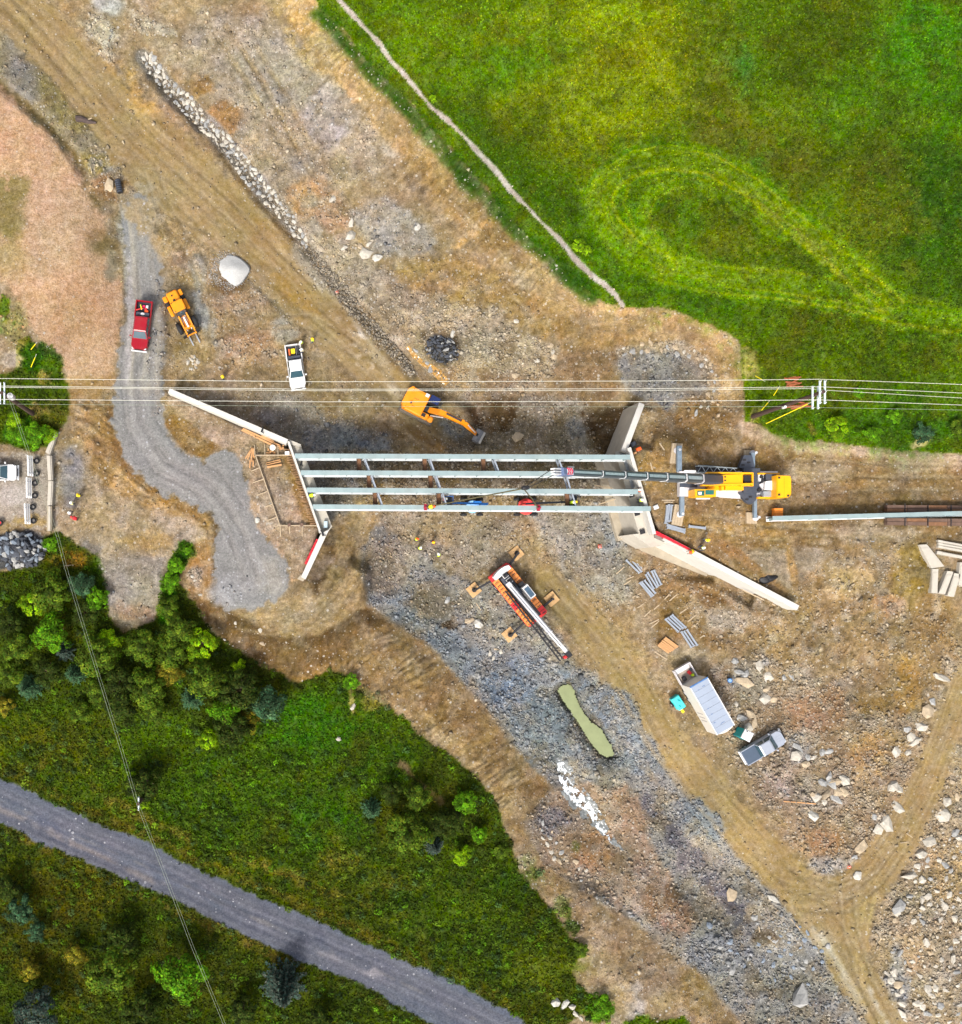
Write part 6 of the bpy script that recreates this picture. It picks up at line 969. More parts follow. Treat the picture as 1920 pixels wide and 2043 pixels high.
ar = MB().loft([[Vector((x, -.2 + s * w, z + h)) for s, h in ((-1, -t), (1, -t), (1, t), (-1, t))] for x, z, w, t in ((5.0, 4.2, .22, .3), (5.9, 3.5, .25, .34), (7.6, 1.6, .18, .16))]).build("stick", YEL, ex); MB().tube([(6.0, -.2, 3.95), (7.3, -.2, 2.2)], .08, 8).build("bucket_cylinder", CHROME, ar)
bk = MB(); bp = [(0, 0), (.5, .12), (.95, -.1), (1.1, -.55), (.85, -.95), (.3, -1.0)]; bk.loft([[Vector((7.4 + x, y, 1.5 + z)) for x, z in bp] for y in (-.95, .55)]); bko = bk.build("bucket", mat("worn_bucket_steel", (120,122,126), .5, .3, var=.2), ex); MB().box((8.35, -.2, 1.15), (.3, 1.5, .5), ry=.5).build("lip", mat("polished_steel", (196,192,184), .35, .4), bko)
for k in range(5): MB().box((7.65, -.85 + k * .33, .5), (.25, .1, .1)).build("tooth", DARK, bko)
MB().bar((7.2, -.2, 1.9), (7.8, -.2, 1.55), .3, .2).build("linkage", DARK2, ar)
# ---------------------------------------------------------------- yellow mobile crane (footprints read at their own height)
ZC = 6.35
cr = empty("mobile_crane", W(1450, 968, ZC), 0, "yellow telescopic mobile crane on outriggers behind the right abutment", "crane")
def cp(name, poly, z0, z1, m_, par=None):
    m = MB(); prismW(m, poly, ZC + z0, ZC + z1, cr); return m.build(name, m_, par or cr)
def rect(a, b, c, d): return [(a, b), (c, b), (c, d), (a, d)]
cp("carrier_frame", rect(1356,940,1552,990), .7, 1.35, LGREY); cp("front_deck", rect(1357,956,1392,972), 1.35, 1.45, DARK); cp("front_step", rect(1357,972,1366,987), 1.35, 1.5, WHT); cp("deck_plate", rect(1366,938,1390,945), 1.3, 1.5, WHT); cp("deck_plate", rect(1372,973,1388,989), 1.35, 1.45, LGREY); cp("deck_plate", [(1429,975),(1474,972),(1472,986),(1429,991)], 1.35, 1.5, LGREY); cp("deck_plate", [(1432,988),(1476,985),(1478,995),(1436,992)], 1.0, 1.2, LGREY)
for k, x in enumerate((1378, 1404, 1450, 1470, 1528)):
    for s, v in ((1, 944), (-1, 986)):
        p = W(x, v, ZC + .6) - cr.location; o = tyre_mesh(MB(), (p.x, p.y, .62), .62, .45, 'y').build("wheel", BLK, cr, True); MB().tube([(p.x, p.y - .18, .62), (p.x, p.y + .18, .62)], .32, 10).build("rim", LGREY, o)
for nm, pb, pf in (("ul", rect(1352,889,1361,941), (1351,899)), ("ll", rect(1358,986,1366,1029), (1357,1026)), ("ur", rect(1499,903,1507,937), (1502,905)), ("lr", rect(1505,990,1511,1033), (1508,1033))):
    o = cp("outrigger_beam", pb, .75, 1.15, mat("outrigger_blue_grey", (120,136,150), .5, .2)); c = W(*pf, ZC + .3) - cr.location; MB().tube([(c.x, c.y, .3), (c.x, c.y, 1.2)], .16, 10).build("jack", CHROME, o); MB().tube([(c.x, c.y, .26), (c.x, c.y, .36)], .38, 14).build("float", LGREY, o)
cp("outrigger_box", [(1485,908),(1501,908),(1507,934),(1500,936),(1475,933)], .9, 1.5, DARK); cp("outrigger_box", [(1472,982),(1511,979),(1509,998),(1499,1006),(1491,1002)], .9, 1.5, DARK); cp("outrigger_box", rect(1484,934,1517,983), .9, 1.7, DARK)
for (a, b) in ((1483,916),(1492,921),(1480,926),(1495,990),(1488,995)): cp("box_lid", rect(a, b, a + 6, b + 3), 1.5, 1.58, DARK2)
for poly, lb in (([(1342,884),(1363,885),(1358,925),(1337,924)],"long pale crane mat under the yellow crane's upper left outrigger"),([(1347,1006),(1369,1009),(1361,1050),(1340,1046)],"long pale crane mat under the yellow crane's lower left outrigger"),([(1485,898),(1506,899),(1507,910),(1485,909)],"pale crane mat under the yellow crane's upper right outrigger"),([(1490,1022),(1511,1023),(1511,1045),(1490,1044)],"pale crane mat under the yellow crane's lower right outrigger")):
    r = empty("crane_mat", W(*np.mean(poly, 0), ZC), 0, lb, "crane mat"); a = [np.array(p, float) for p in poly]
    for k in range(4):
        t0, t1 = k / 4 + .01, (k + 1) / 4 - .01; m = MB(); prismW(m, [tuple(a[0] + (a[1] - a[0]) * t0), tuple(a[0] + (a[1] - a[0]) * t1), tuple(a[3] + (a[2] - a[3]) * t1), tuple(a[3] + (a[2] - a[3]) * t0)], ZC - .05, ZC + .24, r); m.build("timber", WOODP, r)
up_ = cp("turntable", rect(1412,950,1484,978), 1.4, 1.9, CYEL); cp("superstructure", [(1421,948),(1480,946),(1483,967),(1404,968),(1412,963)], 1.9, 3.2, CYEL)
for k in range(4): cp("cover_slot", rect(1428 + k * 6, 950, 1431 + k * 6, 953), 3.2, 3.24, DARK2); cp("cover_slot", rect(1428 + k * 6, 957, 1431 + k * 6, 960), 3.2, 3.24, DARK2)
cp("side_rail", strip((1402,968), (1504,965), 3), 2.6, 3.3, CYEL); cp("side_rail", strip((1412,943), (1503,944), 3), 2.6, 3.3, CYEL); cp("bracket", rect(1440,970,1445,978), 2, 2.6, CYEL); cp("bracket", rect(1448,969,1452,977), 2, 2.6, CYEL)
wf_ = cp("winch_frame", rect(1479,944,1504,969), 1.9, 2.7, CYEL); cp("winch_drum", rect(1485,948,1499,963), 2.7, 2.95, DARK2, wf_)
for k in range(2): cp("winch_bar", rect(1479 + k * 22, 943, 1482 + k * 22, 970), 2.7, 3.1, CYEL, wf_)
oc = cp("operator_cab", rect(1387,976,1429,991), 1.5, 3.3, CYEL); cp("cab_glass", rect(1392,979,1406,989), 3.3, 3.36, mat("teal_cab_glass", (40,96,88), .12, var=.4, scale=3), oc); cp("cab_glass", rect(1408,978,1425,987), 3.3, 3.36, mat("teal_cab_glass2", (44,104,96), .12, var=.2), oc); cp("cab_step", rect(1390,992,1417,996), 1.2, 1.4, WHT, oc); MB().box(W(1397, 984, ZC + 3.4) - cr.location, (.35, .3, .1)).build("roof_lamp", HATW, oc)
jb = cp("jib_base", [(1388,929),(1408,927),(1464,934),(1469,945),(1390,942)], 1.9, 1.98, DARK2)
def lattice(name, p0, p1, n, w, h, r, root, m_, par, w1=None):
    """four-chord lattice between local points"""
    p0, p1 = Vector(p0), Vector(p1); d = (p1 - p0).normalized(); a = d.cross(Vector((0, 0, 1))).normalized(); b = a.cross(d); m = MB(); w1 = w1 or w
    def pt(t, i, j): ww = w + (w1 - w) * t; return p0.lerp(p1, t) + a * ww / 2 * i + b * h / 2 * j
    for i, j in ((-1, -1), (1, -1), (1, 1), (-1, 1)): m.tube([pt(0, i, j), pt(1, i, j)], r * 1.5, 4)
    for k in range(n):
        t0, t1 = k / n, (k + 1) / n
        for (i, j), (i2, j2) in (((-1, 1), (1, 1)), ((-1, -1), (-1, 1)), ((1, -1), (1, 1))):
            q = (t0, t1) if k % 2 else (t1, t0); m.tube([pt(q[0], i, j), pt(q[1], i2, j2)], r, 4)
    return m.build(name, m_, par)
q0 = W(1390, 936, ZC + 2.5) - cr.location; q1 = W(1468, 939, ZC + 2.5) - cr.location; lattice("jib_lattice", q0, q1, 10, .8, .7, .035, cr, mat("jib_grey", (150,160,166), .5, .3), jb, .5)
for i, poly in enumerate((rect(1514,947,1524,960), rect(1529,946,1550,958), [(1528,960),(1552,958),(1552,979),(1526,977)], rect(1524,980,1547,991), [(1516,966),(1526,962),(1527,974),(1518,976)])): cp("engine_cover", poly, 1.35, (1.9, 2.2, 2.3, 2.1, 1.8)[i], (WHT, DARK, WHT, mat("grey_grille", (140,146,152), .6), LGREY)[i])
for v in (945, 993): cp("deck_rail", rect(1513, v - 1.6, 1556, v + 1.6), 1.3, 1.9, CYEL)
for u, v in ((1523,958),(1517,977),(1520,951)): c = W(u, v, ZC + 2) - cr.location; MB().tube([(c.x, c.y, 1.4), (c.x, c.y, 2.0)], .22, 10).build("air_filter", DARK2, cr)
m = MB(); c0 = [W(u, v, ZC + 3.4) - cr.location for u, v in ((1551,948),(1576,949),(1578,956),(1578,985),(1575,992),(1551,993))]; m.loft([[Vector((p.x, p.y, .9)) for p in c0], [Vector((p.x, p.y, 3.2)) for p in c0], [Vector((p.x * 1 - .06 * (1 if p.x > 6.8 else -1), p.y * .97, 3.4)) for p in c0]]); cw = m.build("counterweight", CYEL, cr)
for u, v in ((1555,953),(1555,987),(1573,989)): c = W(u, v, ZC + 3.42) - cr.location; MB().box((c.x, c.y, 3.44), (.22, .22, .08)).build("lifting_eye", DARK2, cw)
MB().box(W(1565, 971, ZC + 3.4) - cr.location, (.03, 2.3, .04)).build("seam", mat("seam_dark_yellow", (190,130,0), .5), cw)
# boom
b0 = W(1424, 957, ZC + 3.4) - cr.location; b1 = W(1128, 942, 32.0) - cr.location; bd = b1 - b0
def boomsec(name, t0, t1, w, m_, par):
    p, q = b0 + bd * t0, b0 + bd * t1; d = bd.normalized(); a = d.cross(Vector((0, 0, 1))).normalized(); b = a.cross(d); prof = [(-.5, -.25), (-.3, -.5), (.3, -.5), (.5, -.25), (.5, .3), (.34, .5), (-.34, .5), (-.5, .3)]
    return MB().loft([[x + a * i * w + b * j * w * 1.25 for i, j in prof] for x in (p, q)]).build(name, m_, par)
us = [1424, 1393, 1360, 1323, 1284, 1241, 1197, 1135]
def t_at(u):
    lo_, hi = 0., 1.
    for _ in range(40):
        t = (lo_ + hi) / 2; p = b0 + bd * t + cr.location; uu_ = NU + p.x * FPX / (CAMH - p.z)
        if uu_ > u: lo_ = t
        else: hi = t
    return lo_
ts = [t_at(u) for u in us]; ts[0] = -.06
for k in range(7):
    w = 1.12 - .085 * k; sec = boomsec("boom_section", ts[k], ts[k + 1], w, mat("boom_blue_dark", (66,82,94), .3, .3, var=.12, scale=.6) if k else DARK, cr)
    if k: boomsec("boom_collar", ts[k] - .003, ts[k] + .003, w * 1.09, WHT if k > 1 else LGREY, sec)
    if k:
        q0 = b0 + bd * (ts[k] + .012); q1 = b0 + bd * (ts[k + 1] - .01); d = bd.normalized(); a = d.cross(Vector((0, 0, 1))).normalized(); b = a.cross(d); MB().bar(q0 + b * w * .63 , q1 + b * w * .63, w * .34, .02).build("top_highlight", mat("boom_highlight", (170,190,200), .3, .3), sec)  # pale strip paints a highlight along the boom's top
hd = boomsec("boom_head", ts[7] - .003, ts[7] + .05, .78, mat("boom_head_blue", (100,116,150), .4, .2), cr)
d = bd.normalized(); a = d.cross(Vector((0, 0, 1))).normalized(); b = a.cross(d); hc = b0 + bd * (ts[7] + .02) + b * .54
MB().bar(hc - d * .5, hc + d * .5, .62, .03).build("chevron_panel", WHT, hd)
for k in range(3):
    for s in (-1, 1): MB().bar(hc - d * (.38 - .32 * k) + b * .03, hc - d * (.12 - .32 * k) + a * s * .3 + b * .03, .12, .02).build("chevron_stripe", mat("chevron_red", (200,24,70), .5), hd)
for k in (-1, 0, 1): MB().bar(b0 + bd * (ts[7] + .045) + a * k * .24, b0 + bd * (ts[7] + .085) + a * k * .24, .12, .4).build("sheave", WHT, hd)
for s in (-1, 1): MB().bar(b0 + bd * (ts[7] - .03) + a * s * .5, b0 + bd * (ts[7] + .0) + a * s * .5, .12, .12).build("side_bracket", WHT, hd)
# hook, ropes, slings, clamps
tipw = b0 + bd * (ts[7] + .08) + cr.location; hk = W(1049, 973, 17.5)
hb = empty("hook_block", hk, 0, "dark hook block hanging from the yellow crane above the third girder", "hook"); MB().bevbox((0, 0, 0), (.75, .4, .8), .1).build("cheek_plate", DARK2, hb); MB().tube([(0, 0, -.4), (0, 0, -.7), (.15, 0, -.9), (.05, 0, -1.05)], .09, 8).build("hook", DARK, hb)
for s in (-1, 1):
    tag(MB().tube([tipw + Vector((0, s * .3, 0)), hk + Vector((0, s * .16, .35))], .035, 5).build("hoist_rope", DARK2), ("upper" if s > 0 else "lower") + " hoist rope from the yellow boom head to the hook block", "rope", "crane hoist ropes")
for u, lb, cl in ((849,"long olive lifting sling from hook block to the left red clamp","red beam clamp on the lowest girder near the blue lift"),(1074,"short olive lifting sling from hook block to the right red clamp","red beam clamp on the lowest girder over the red lift")):
    e = W(u, gy(3, u), ZT + .25); tag(MB().tube([hk + Vector((0, 0, -.9)), hk.lerp(e, .5) + Vector((0, 0, -.15)), e], .075, 6).build("lifting_sling", SLING), lb, "sling")
    r = empty("beam_clamp", W(u, gy(3, u), ZT), 0, cl, "clamp"); MB().box((0, 0, .1), (.35, .7, .2)).build("jaw", mat("maroon_clamp", (150,20,50), .5), r); MB().box((0, 0, .28), (.5, .16, .2)).build("lug", mat("maroon_clamp", (150,20,50)), r); MB().box((0, .36, -.15), (.3, .08, .5)).build("side_plate", mat("maroon_clamp", (150,20,50)), r)
# ---------------------------------------------------------------- red truck crane
rc = empty("truck_crane", G_(1028, 1186, .0), head(989, 1137.5, 1067.5, 1235), "red and orange truck crane with white boom on gravel below the bridge", "crane"); rc.location.z = float(zg(1028, 1186)) - .02; LX = 3.9
MB().box((0, 0, 1.0), (7.6, 2.3, .5)).build("carrier_frame", DARK2, rc); MB().bevbox((-3.75, 0, 1.1), (.35, 2.9, .7), .06).build("rear_bumper", CRED, rc); MB().bevbox((3.85, 0, 1.1), (.35, 2.8, .6), .06).build("front_bumper", CRED, rc)
for s in (-1, 1):
    for k in range(15):
        x = -3.4 + k * .5; dk = MB().box((x, s * 1.12, 1.5), (.44, .78, .12)).build("deck_panel", ORNG if 1 <= k <= 7 or (s < 0 and k > 9) or (s > 0 and 10 <= k <= 12) else CRED, rc)
        if k % 2 == 0 or s < 0: MB().box((x + .1, s * 1.12, 1.58), (.08, .5, .05)).build("deck_slot", DARK2, dk)
    MB().box((0, s * 1.5, 1.35), (7.5, .06, .16)).build("edge_rail", CRED, rc)
    for x in (-2.2, 2.4): wheel(rc, x, s * 1.35, .62, .45, LGREY)
sup = MB().bevbox((-1.4, 0, 1.85), (3.0, 1.1, .6), .1).build("superstructure", DARK, rc); MB().loft([[Vector((-3.95 + .35 * abs(y) ** 2 * .5, y, z)) for y in (-1.15, -.6, 0, .6, 1.15)] + [Vector((-3.2, 1.15, z)), Vector((-3.2, -1.15, z))] for z in (1.5, 2.6)]).build("counterweight", WHT, rc)
for x in (-3.0, -2.15): dm = MB().box((x, .05, 2.5), (.62, .62, .3)).build("winch", WHT, rc); MB().tube([(x - .0, -.22, 2.68), (x, .32, 2.68)], .26, 12).build("drum", DARK2, dm)
MB().box((-1.3, .1, 2.5), (.5, .6, .25)).build("boom_pivot", DARK2, rc)
cc_ = MB().loft([[Vector((x, y, 1.45)) for x, y in ((-.6, .6), (1.5, .6), (1.5, 1.5), (-.6, 1.5))], [Vector((x, y, 2.75)) for x, y in ((-.5, .65), (1.2, .65), (1.2, 1.45), (-.5, 1.45))]]).build("operator_cab", WHT, rc); MB().box((.4, 1.05, 2.78), (1.35, .62, .05)).build("roof_glass", mat("crane_roof_glass", (70,92,112), .12, var=.3, scale=2), cc_); MB().box((-.85, 1.0, 1.95), (.5, .7, .5)).build("cab_guard", DARK2, cc_)
def rl(u, v, z): p = W(u, v, z) - rc.location; p.rotate(Matrix.Rotation(-rc.rotation_euler.z, 4, 'Z')); return p
CWH = mat("boom_white", (196,198,204), .35, .1, var=.05)
p0 = rl(1013, 1163, 3.1); p1 = rl(1131, 1301, 4.6)
def boxboom(name, p, q, w0, w1, h, m_, par):
    d = (q - p).normalized(); a = d.cross(Vector((0, 0, 1))).normalized(); b = a.cross(d); return MB().loft([[x + a * i * w + b * j * h for i, j in ((-.5, -.5), (.5, -.5), (.5, .4), (.36, .55), (-.36, .55), (-.5, .4))] for x, w in ((p, w0), (q, w1))]).build(name, m_, par)
s1 = boxboom("boom_section", p0, p0.lerp(p1, .72), .56, .54, .7, CWH, rc); boxboom("boom_section", p0.lerp(p1, .70), p0.lerp(p1, .9), .5, .5, .58, WHT, rc); s3 = boxboom("boom_section", p0.lerp(p1, .88), p1, .42, .42, .5, WHT, rc); boxboom("boom_head", p1, p1 + (p1 - p0).normalized() * .7, .6, .5, .8, DARK2, rc); boxboom("collar", p0.lerp(p1, .715), p0.lerp(p1, .725), .7, .7, .8, LGREY, s1)
for y in (-.13, .16): MB().bar(p0.lerp(p1, .05) + Vector((0, y, .41)), p0.lerp(p1, .9) + Vector((0, y, .36)), .05, .04).build("hoist_rope", DARK2, s1)
e = p1 + (p1 - p0).normalized() * .6; MB().bevbox((e.x, e.y - .35, e.z - 1.1), (.35, .35, .6), .06).build("hook", CRED, rc)
q0 = rl(1013, 1178, 2.4); q1 = rl(1121, 1317, 2.9); lattice("lattice_jib", q0, q1, 26, .5, .5, .04, rc, DARK2, rc, .45)
for (u, v), lb in zip(((1030,1104),(945,1177),(1100,1195),(1016,1266)), ("upper right wooden mat under the red crane's rear outrigger","left wooden mat under the red crane's rear outrigger","right wooden mat under the red crane's front outrigger","lower wooden mat under the red crane's front outrigger")):
    r = empty("outrigger_mat", G_(u, v, .0), rc.rotation_euler.z, lb, "outrigger mat")
    for k in range(4): MB().box((0, -.54 + k * .36, .12), (1.45, .34, .24)).build("timber", WOODT, r)
    q = rl(u, v, r.location.z); sx = -3.2 if q.x < 0 else 3.2; sy = 1 if q.y > 0 else -1; ob_ = MB().bar((sx, sy * .8, 1.0), (q.x, q.y, .85), .24, .28).build("outrigger_beam", DARK2, rc); MB().tube([(q.x, q.y, .26), (q.x, q.y, 1.2)], .15, 8).build("jack", DARK2, ob_); MB().tube([(q.x, q.y, .24), (q.x, q.y, .32)], .3, 10).build("float", DARK2, ob_)
# ---------------------------------------------------------------- boom lifts under the lowest girder
def lift(u, v, body, deck, arm_m, hdg, tipuv, tipz, label, slab_r):
    r = empty("boom_lift", G_(u, v, 0), hdg, label, "boom lift"); MB().box((0, 0, .6), (1.9, 1.1, .35)).build("chassis", DARK, r)
    for x in (-1.0, 1.0):
        for y in (-.95, .95): wheel(r, x, y, .42, .32, GALV)
    MB().tube([(0, 0, .8), (0, 0, 1.15), (0, 0, 1.3)], [slab_r, slab_r, slab_r * .86], 22).build("turntable", deck, r); MB().bevbox((-.5, .45, 1.5), (1.0, .4, .5), .08).build("engine_cover", body, r); MB().bevbox((-.5, -.45, 1.5), (1.0, .4, .5), .08).build("tank_cover", body, r)
    q = W(*tipuv, tipz) - r.location; q.rotate(Matrix.Rotation(-hdg, 4, 'Z')); k1 = Vector((-.9, 0, 1.9)); el = k1.lerp(q, .25); el.z = 4.6; el.x = -1.0
    MB().bar(k1, el, .26, .3).build("lower_arm", body, r); MB().bar(el, q, .22, .26).build("upper_arm", arm_m, r); MB().box(q + Vector((.2, 0, .1)), (.9, 1.4, .08)).build("basket_floor", DARK, r)
    bs = MB()
    for x in (-.45, .45):
        for y in (-.7, .7): bs.tube([q + Vector((.2 + x, y, .1)), q + Vector((.2 + x, y, 1.1))], .03, 5)
    for z in (.6, 1.1):
        for (xa, ya), (xb_, yb_) in (((-.45, -.7), (.45, -.7)), ((.45, -.7), (.45, .7)), ((.45, .7), (-.45, .7)), ((-.45, .7), (-.45, -.7))): bs.tube([q + Vector((.2 + xa, ya, z)), q + Vector((.2 + xb_, yb_, z))], .03, 5)
    bs.build("basket_rail", arm_m, r); return r
lift(940, 1012, BLUEP, BLUEL, BLUEP, math.pi, (897, 1003), 5.6, "blue boom lift standing under the lowest girder", .8)
lift(1046, 1012, REDP, REDP, DARK, 0, (1140, 1001), 5.9, "red boom lift under the lowest girder with two workers in its basket", 1.0)
# ---------------------------------------------------------------- box trailer, toilet, generator
zt_ = float(zg(1400, 1420)); tr = empty("box_trailer", W(1400, 1405, zt_), head(1390, 1365, 1450, 1470), "white box trailer with pale blue roof and an open rear deck", "trailer")
def tl(u, v, z): p = W(u, v, z) - tr.location; p.rotate(Matrix.Rotation(-tr.rotation_euler.z, 4, 'Z')); return p
R0 = [tl(1377,1371,zt_+3.6), tl(1411,1352,zt_+3.6), tl(1466,1447,zt_+3.6), tl(1432,1466,zt_+3.6)]; x0 = (R0[0].x + R0[1].x) / 2; x1 = (R0[2].x + R0[3].x) / 2; yc = sum(p.y for p in R0) / 4; wt = 2.45; Lt = x1 - x0
TRW = mat("trailer_white_side", (206,202,194), .45, var=.05, dirt=.12); TRR = mat("trailer_blue_white_roof", (146,156,172), .4, var=.05, scale=.8)
bx = MB().box(((x0 + x1) / 2, yc, 2.25), (Lt, wt, 2.66)).build("box_body", TRW, tr)
for k in range(8): MB().box((x0 + Lt * (k + .5) / 8, yc, 3.6), (Lt / 8 - .025, wt - .16, .04)).build("roof_panel", TRR, tr)
for s in (-1, 1): MB().box(((x0 + x1) / 2, yc + s * (wt / 2 - .04), 3.62), (Lt, .09, .1)).build("roof_rail", WHT, tr)
MB().box((x0 + .02, yc, 3.63), (.16, wt, .12)).build("rear_header", mat("header_blue", (70,110,160), .5), tr); MB().loft([[Vector((x1 - .05, yc - wt / 2, z)), Vector((x1 + .18, yc - wt / 4, z)), Vector((x1 + .26, yc, z)), Vector((x1 + .18, yc + wt / 4, z)), Vector((x1 - .05, yc + wt / 2, z))] for z in (.95, 3.56)]).build("rounded_nose", TRW, tr)
for k, (a_, b_) in enumerate(((.55, .62), (.64, .7), (.72, .76))): MB().box((x0 + Lt * (a_ + b_) / 2, yc - wt / 2 - .012, 2.1), (Lt * .012, .02, 1.5)).build("side_mark", mat("faded_grey_lettering", (150,146,150), .6), tr)
for (fx, fy, l) in ((.1,.2,.35),(.12,-.3,.2),(.5,-.4,.2),(.62,-.35,.25),(.78,-.5,.25),(.85,.1,.4),(.86,-.1,.15)): MB().box((x0 + Lt * fx, yc + fy * wt * .6, 3.63), (.07, l, .012)).build("roof_scuff", mat("roof_scuff", (86,110,150), .6), tr)
MB().box(((x0 + x1) / 2, yc, .8), (Lt * .96, 1.1, .24)).build("chassis", DARK2, tr); MB().tube([(x1 - .8, yc, 0), (x1 - .8, yc, .8)], .1, 8).build("landing_leg", DARK, tr)
for s in (-1, 1):
    for x in (x0 + 1.3, x0 + 2.3): wheel(tr, x, yc + s * 1.0, .48, .32, LGREY)
xd0 = tl(1357, 1331, zt_ + 1.2).x; dk = MB().box(((xd0 + x0) / 2, yc - .1, .85), (x0 - xd0, wt - .3, .12)).build("rear_deck", mat("worn_deck", (150,138,126), .8, var=.3, scale=1.5), tr)
for s in (-1, 1): MB().box(((xd0 + x0) / 2, yc - .1 + s * (wt / 2 - .12), 1.15), (x0 - xd0, .09, .55)).build("deck_side", LGREY, dk)
MB().box((xd0 + .05, yc - .1, 1.15), (.1, wt - .2, .55)).build("tail_board", LGREY, dk); MB().box((xd0 + .45, yc - .1, .94), (.5, wt - .5, .05)).build("light_plank", WHT, dk)
for (dx, dy, d, m_, nm) in ((1.5, -.5, (.5, .4, .5), DARK2, "dark crate"), (1.2, .45, (.5, .35, .25), CRED, "red tool bag"), (1.65, .65, (.3, .3, .3), HIVIS, "green yellow bucket"), (.95, .8, (.3, .25, .25), DARK, "grey tool bag")):
    o = MB().bevbox((0, 0, d[2] / 2), d, .04).build(nm.replace(' ', '_'), m_); p = Vector((xd0 + dx, yc + dy, 0)); p.rotate(tr.rotation_euler); o.location = tr.location + p + Vector((0, 0, .92)); o.rotation_euler.z = tr.rotation_euler.z + random.uniform(-.4, .4); tag(o, f"{nm} on the open rear deck of the box trailer", nm.split()[-1])
zt2 = float(zg(1475, 1460)); pt_ = empty("portable_toilet", W(1484, 1465, zt2 + 1.2), math.radians(-28), "teal portable toilet with white roof between the trailer and silver pickup", "toilet"); pt_.location.z = zt2
MB().box((0, 0, .06), (1.25, 1.25, .12)).build("skid", DARK2, pt_); MB().loft([[Vector((x, y, z)) for x, y in ((-.56, -.56), (.56, -.56), (.56, .56), (-.56, .56))] for z in (.12, 2.05)]).build("cabin", TEAL, pt_); MB().box((.57, 0, 1.05), (.04, .7, 1.8)).build("door", TEAL, pt_); MB().loft([[Vector((x * k, y * k, z)) for x, y in ((-.6, -.6), (.6, -.6), (.6, .6), (-.6, .6))] for z, k in ((2.05, 1.0), (2.18, 1.0), (2.28, .8))]).build("roof", WHT, pt_); MB().tube([(-.35, .38, 2.1), (-.35, .38, 2.45)], .06, 8).build("vent_pipe", DARK2, pt_)
gn = empty("generator", G_(1347, 1400, 0), head(1341, 1390, 1356, 1412), "small cyan towable generator left of the box trailer", "generator"); MB().bevbox((0, 0, .85), (1.7, 1.0, .9), .1).build("canopy", CYAN, gn); MB().box((-.8, 0, .8), (.14, 1.02, .7)).build("end_panel", TEAL, gn); MB().box((0, .48, .85), (1.6, .08, .6)).build("side_panel", TEAL, gn); MB().box((.8, 0, .8), (.1, .9, .7)).build("light_panel", HATW, gn)
for x, y in ((-.4, .1), (-.2, .2), (.35, -.15)): MB().box((x, y, 1.32), (.28, .16, .05)).build("hatch", TEAL, gn)
for s in (-1, 1): wheel(gn, 0, s * .62, .32, .2, LGREY)
MB().bar((.9, 0, .45), (1.6, 0, .4), .1, .1).build("drawbar", HIVY, gn); MB().box((1.3, 0, .45), (.5, .3, .12)).build("hitch_guard", HIVY, gn)
# ---------------------------------------------------------------- utility poles and wires
def pole(base_uv, zb, h, label, arms, name="utility_pole"):
    b = W(*base_uv, zb); r = empty(name, b, 0, label, "utility pole"); MB().tube([(0, 0, -.4), (0, 0, h * .5), (0, 0, h)], [.29, .25, .19], 10).build("pole_shaft", POLEM, r)
    for (dx, z, L, dy) in arms:
        o = MB().box((dx, dy, z), (.14, L, .16)).build("crossarm", ARMM, r)
        for y in (-L / 2 + .1, 0, L / 2 - .1): MB().tube([(dx, dy + y, z + .08), (dx, dy + y, z + .3)], [.07, .045], 8).build("insulator", WHT, o)
    return r, b
pr_, pb_ = pole((1505, 830), 6.9, 14.3, "tall utility pole with four pale crossarms at the meadow corner", [(-.22, 14.0, 2.4, 0), (.26, 14.05, 2.4, 0), (-.24, 12.7, 2.4, -.3), (.3, 12.75, 2.4, -.3)])
for y in (-.5, .5): MB().bar((-.2, y, 13.95), (0, 0, 13.2), .05, .05).build("arm_strut", GALV, pr_)
MB().tube([(-.3, -.3, 7.0), (-.3, -.3, 7.5)], .16, 8).build("junction_box", WHT, pr_)
pl_, pb2 = pole((65, 825), 6.2, 12.4, "utility pole with crossarm and transformer in the left green patch", [(-.2, 12.1, 2.3, 0), (.24, 12.1, 2.3, 0)]); o = MB().tube([(.55, -.1, 10.2), (.55, -.1, 11.2)], .33, 14).build("transformer", mat("transformer_grey", (190,190,192), .5), pl_); MB().tube([(.55, -.1, 11.2), (.55, -.1, 11.35)], [.2, .1], 10).build("lid", WHT, o)
pole((292, 1580), 1.4, 6.5, "short pole with one pale crossarm standing in the lower left tree", [(0, 6.2, 1.6, 0)])
def wire(pts, z, label, r=.024, sag=.5, group="power line wires", m_=None):
    P_ = []
    for i in range(len(pts) - 1):
        (a, b), (c, d) = pts[i], pts[i + 1]; za, zb_ = (z[i], z[i + 1]) if isinstance(z, list) else (z, z)
        A, Bv = W(a, b, za), W(c, d, zb_)
        for k in range(12):
            t = k / 12; p = A.lerp(Bv, t); p.z -= 0; P_.append(p)
    P_.append(Bv); return tag(MB().tube(P_, r, 5).build("overhead_wire", WIREM if r > .016 else mat("weathered_wire", (150,160,140), .6)), label, "wire", group)
wire([(-120,753.5),(0,755),(640,761.5),(1280,760),(1635,756.5),(1920,767),(2060,772)], [18.6,18.5,19.0,20,21.2,20,19.5], "topmost overhead wire crossing the whole site, above the pickups")
wire([(-120,768),(0,770),(640,776.5),(1280,775.5),(1638,771.5),(1920,784),(2060,790)], [18.6,18.5,19,20,21.2,20,19.5], "upper wire of the close pair crossing above the excavator", .022); wire([(-120,770),(0,772.5),(640,779.5),(1280,779),(1613,775),(1640,778),(1920,794),(2060,801)], [18.4,18.3,18.6,19.3,19.8,19.8,19,18.6], "lower wire of the close pair crossing above the excavator", .02)
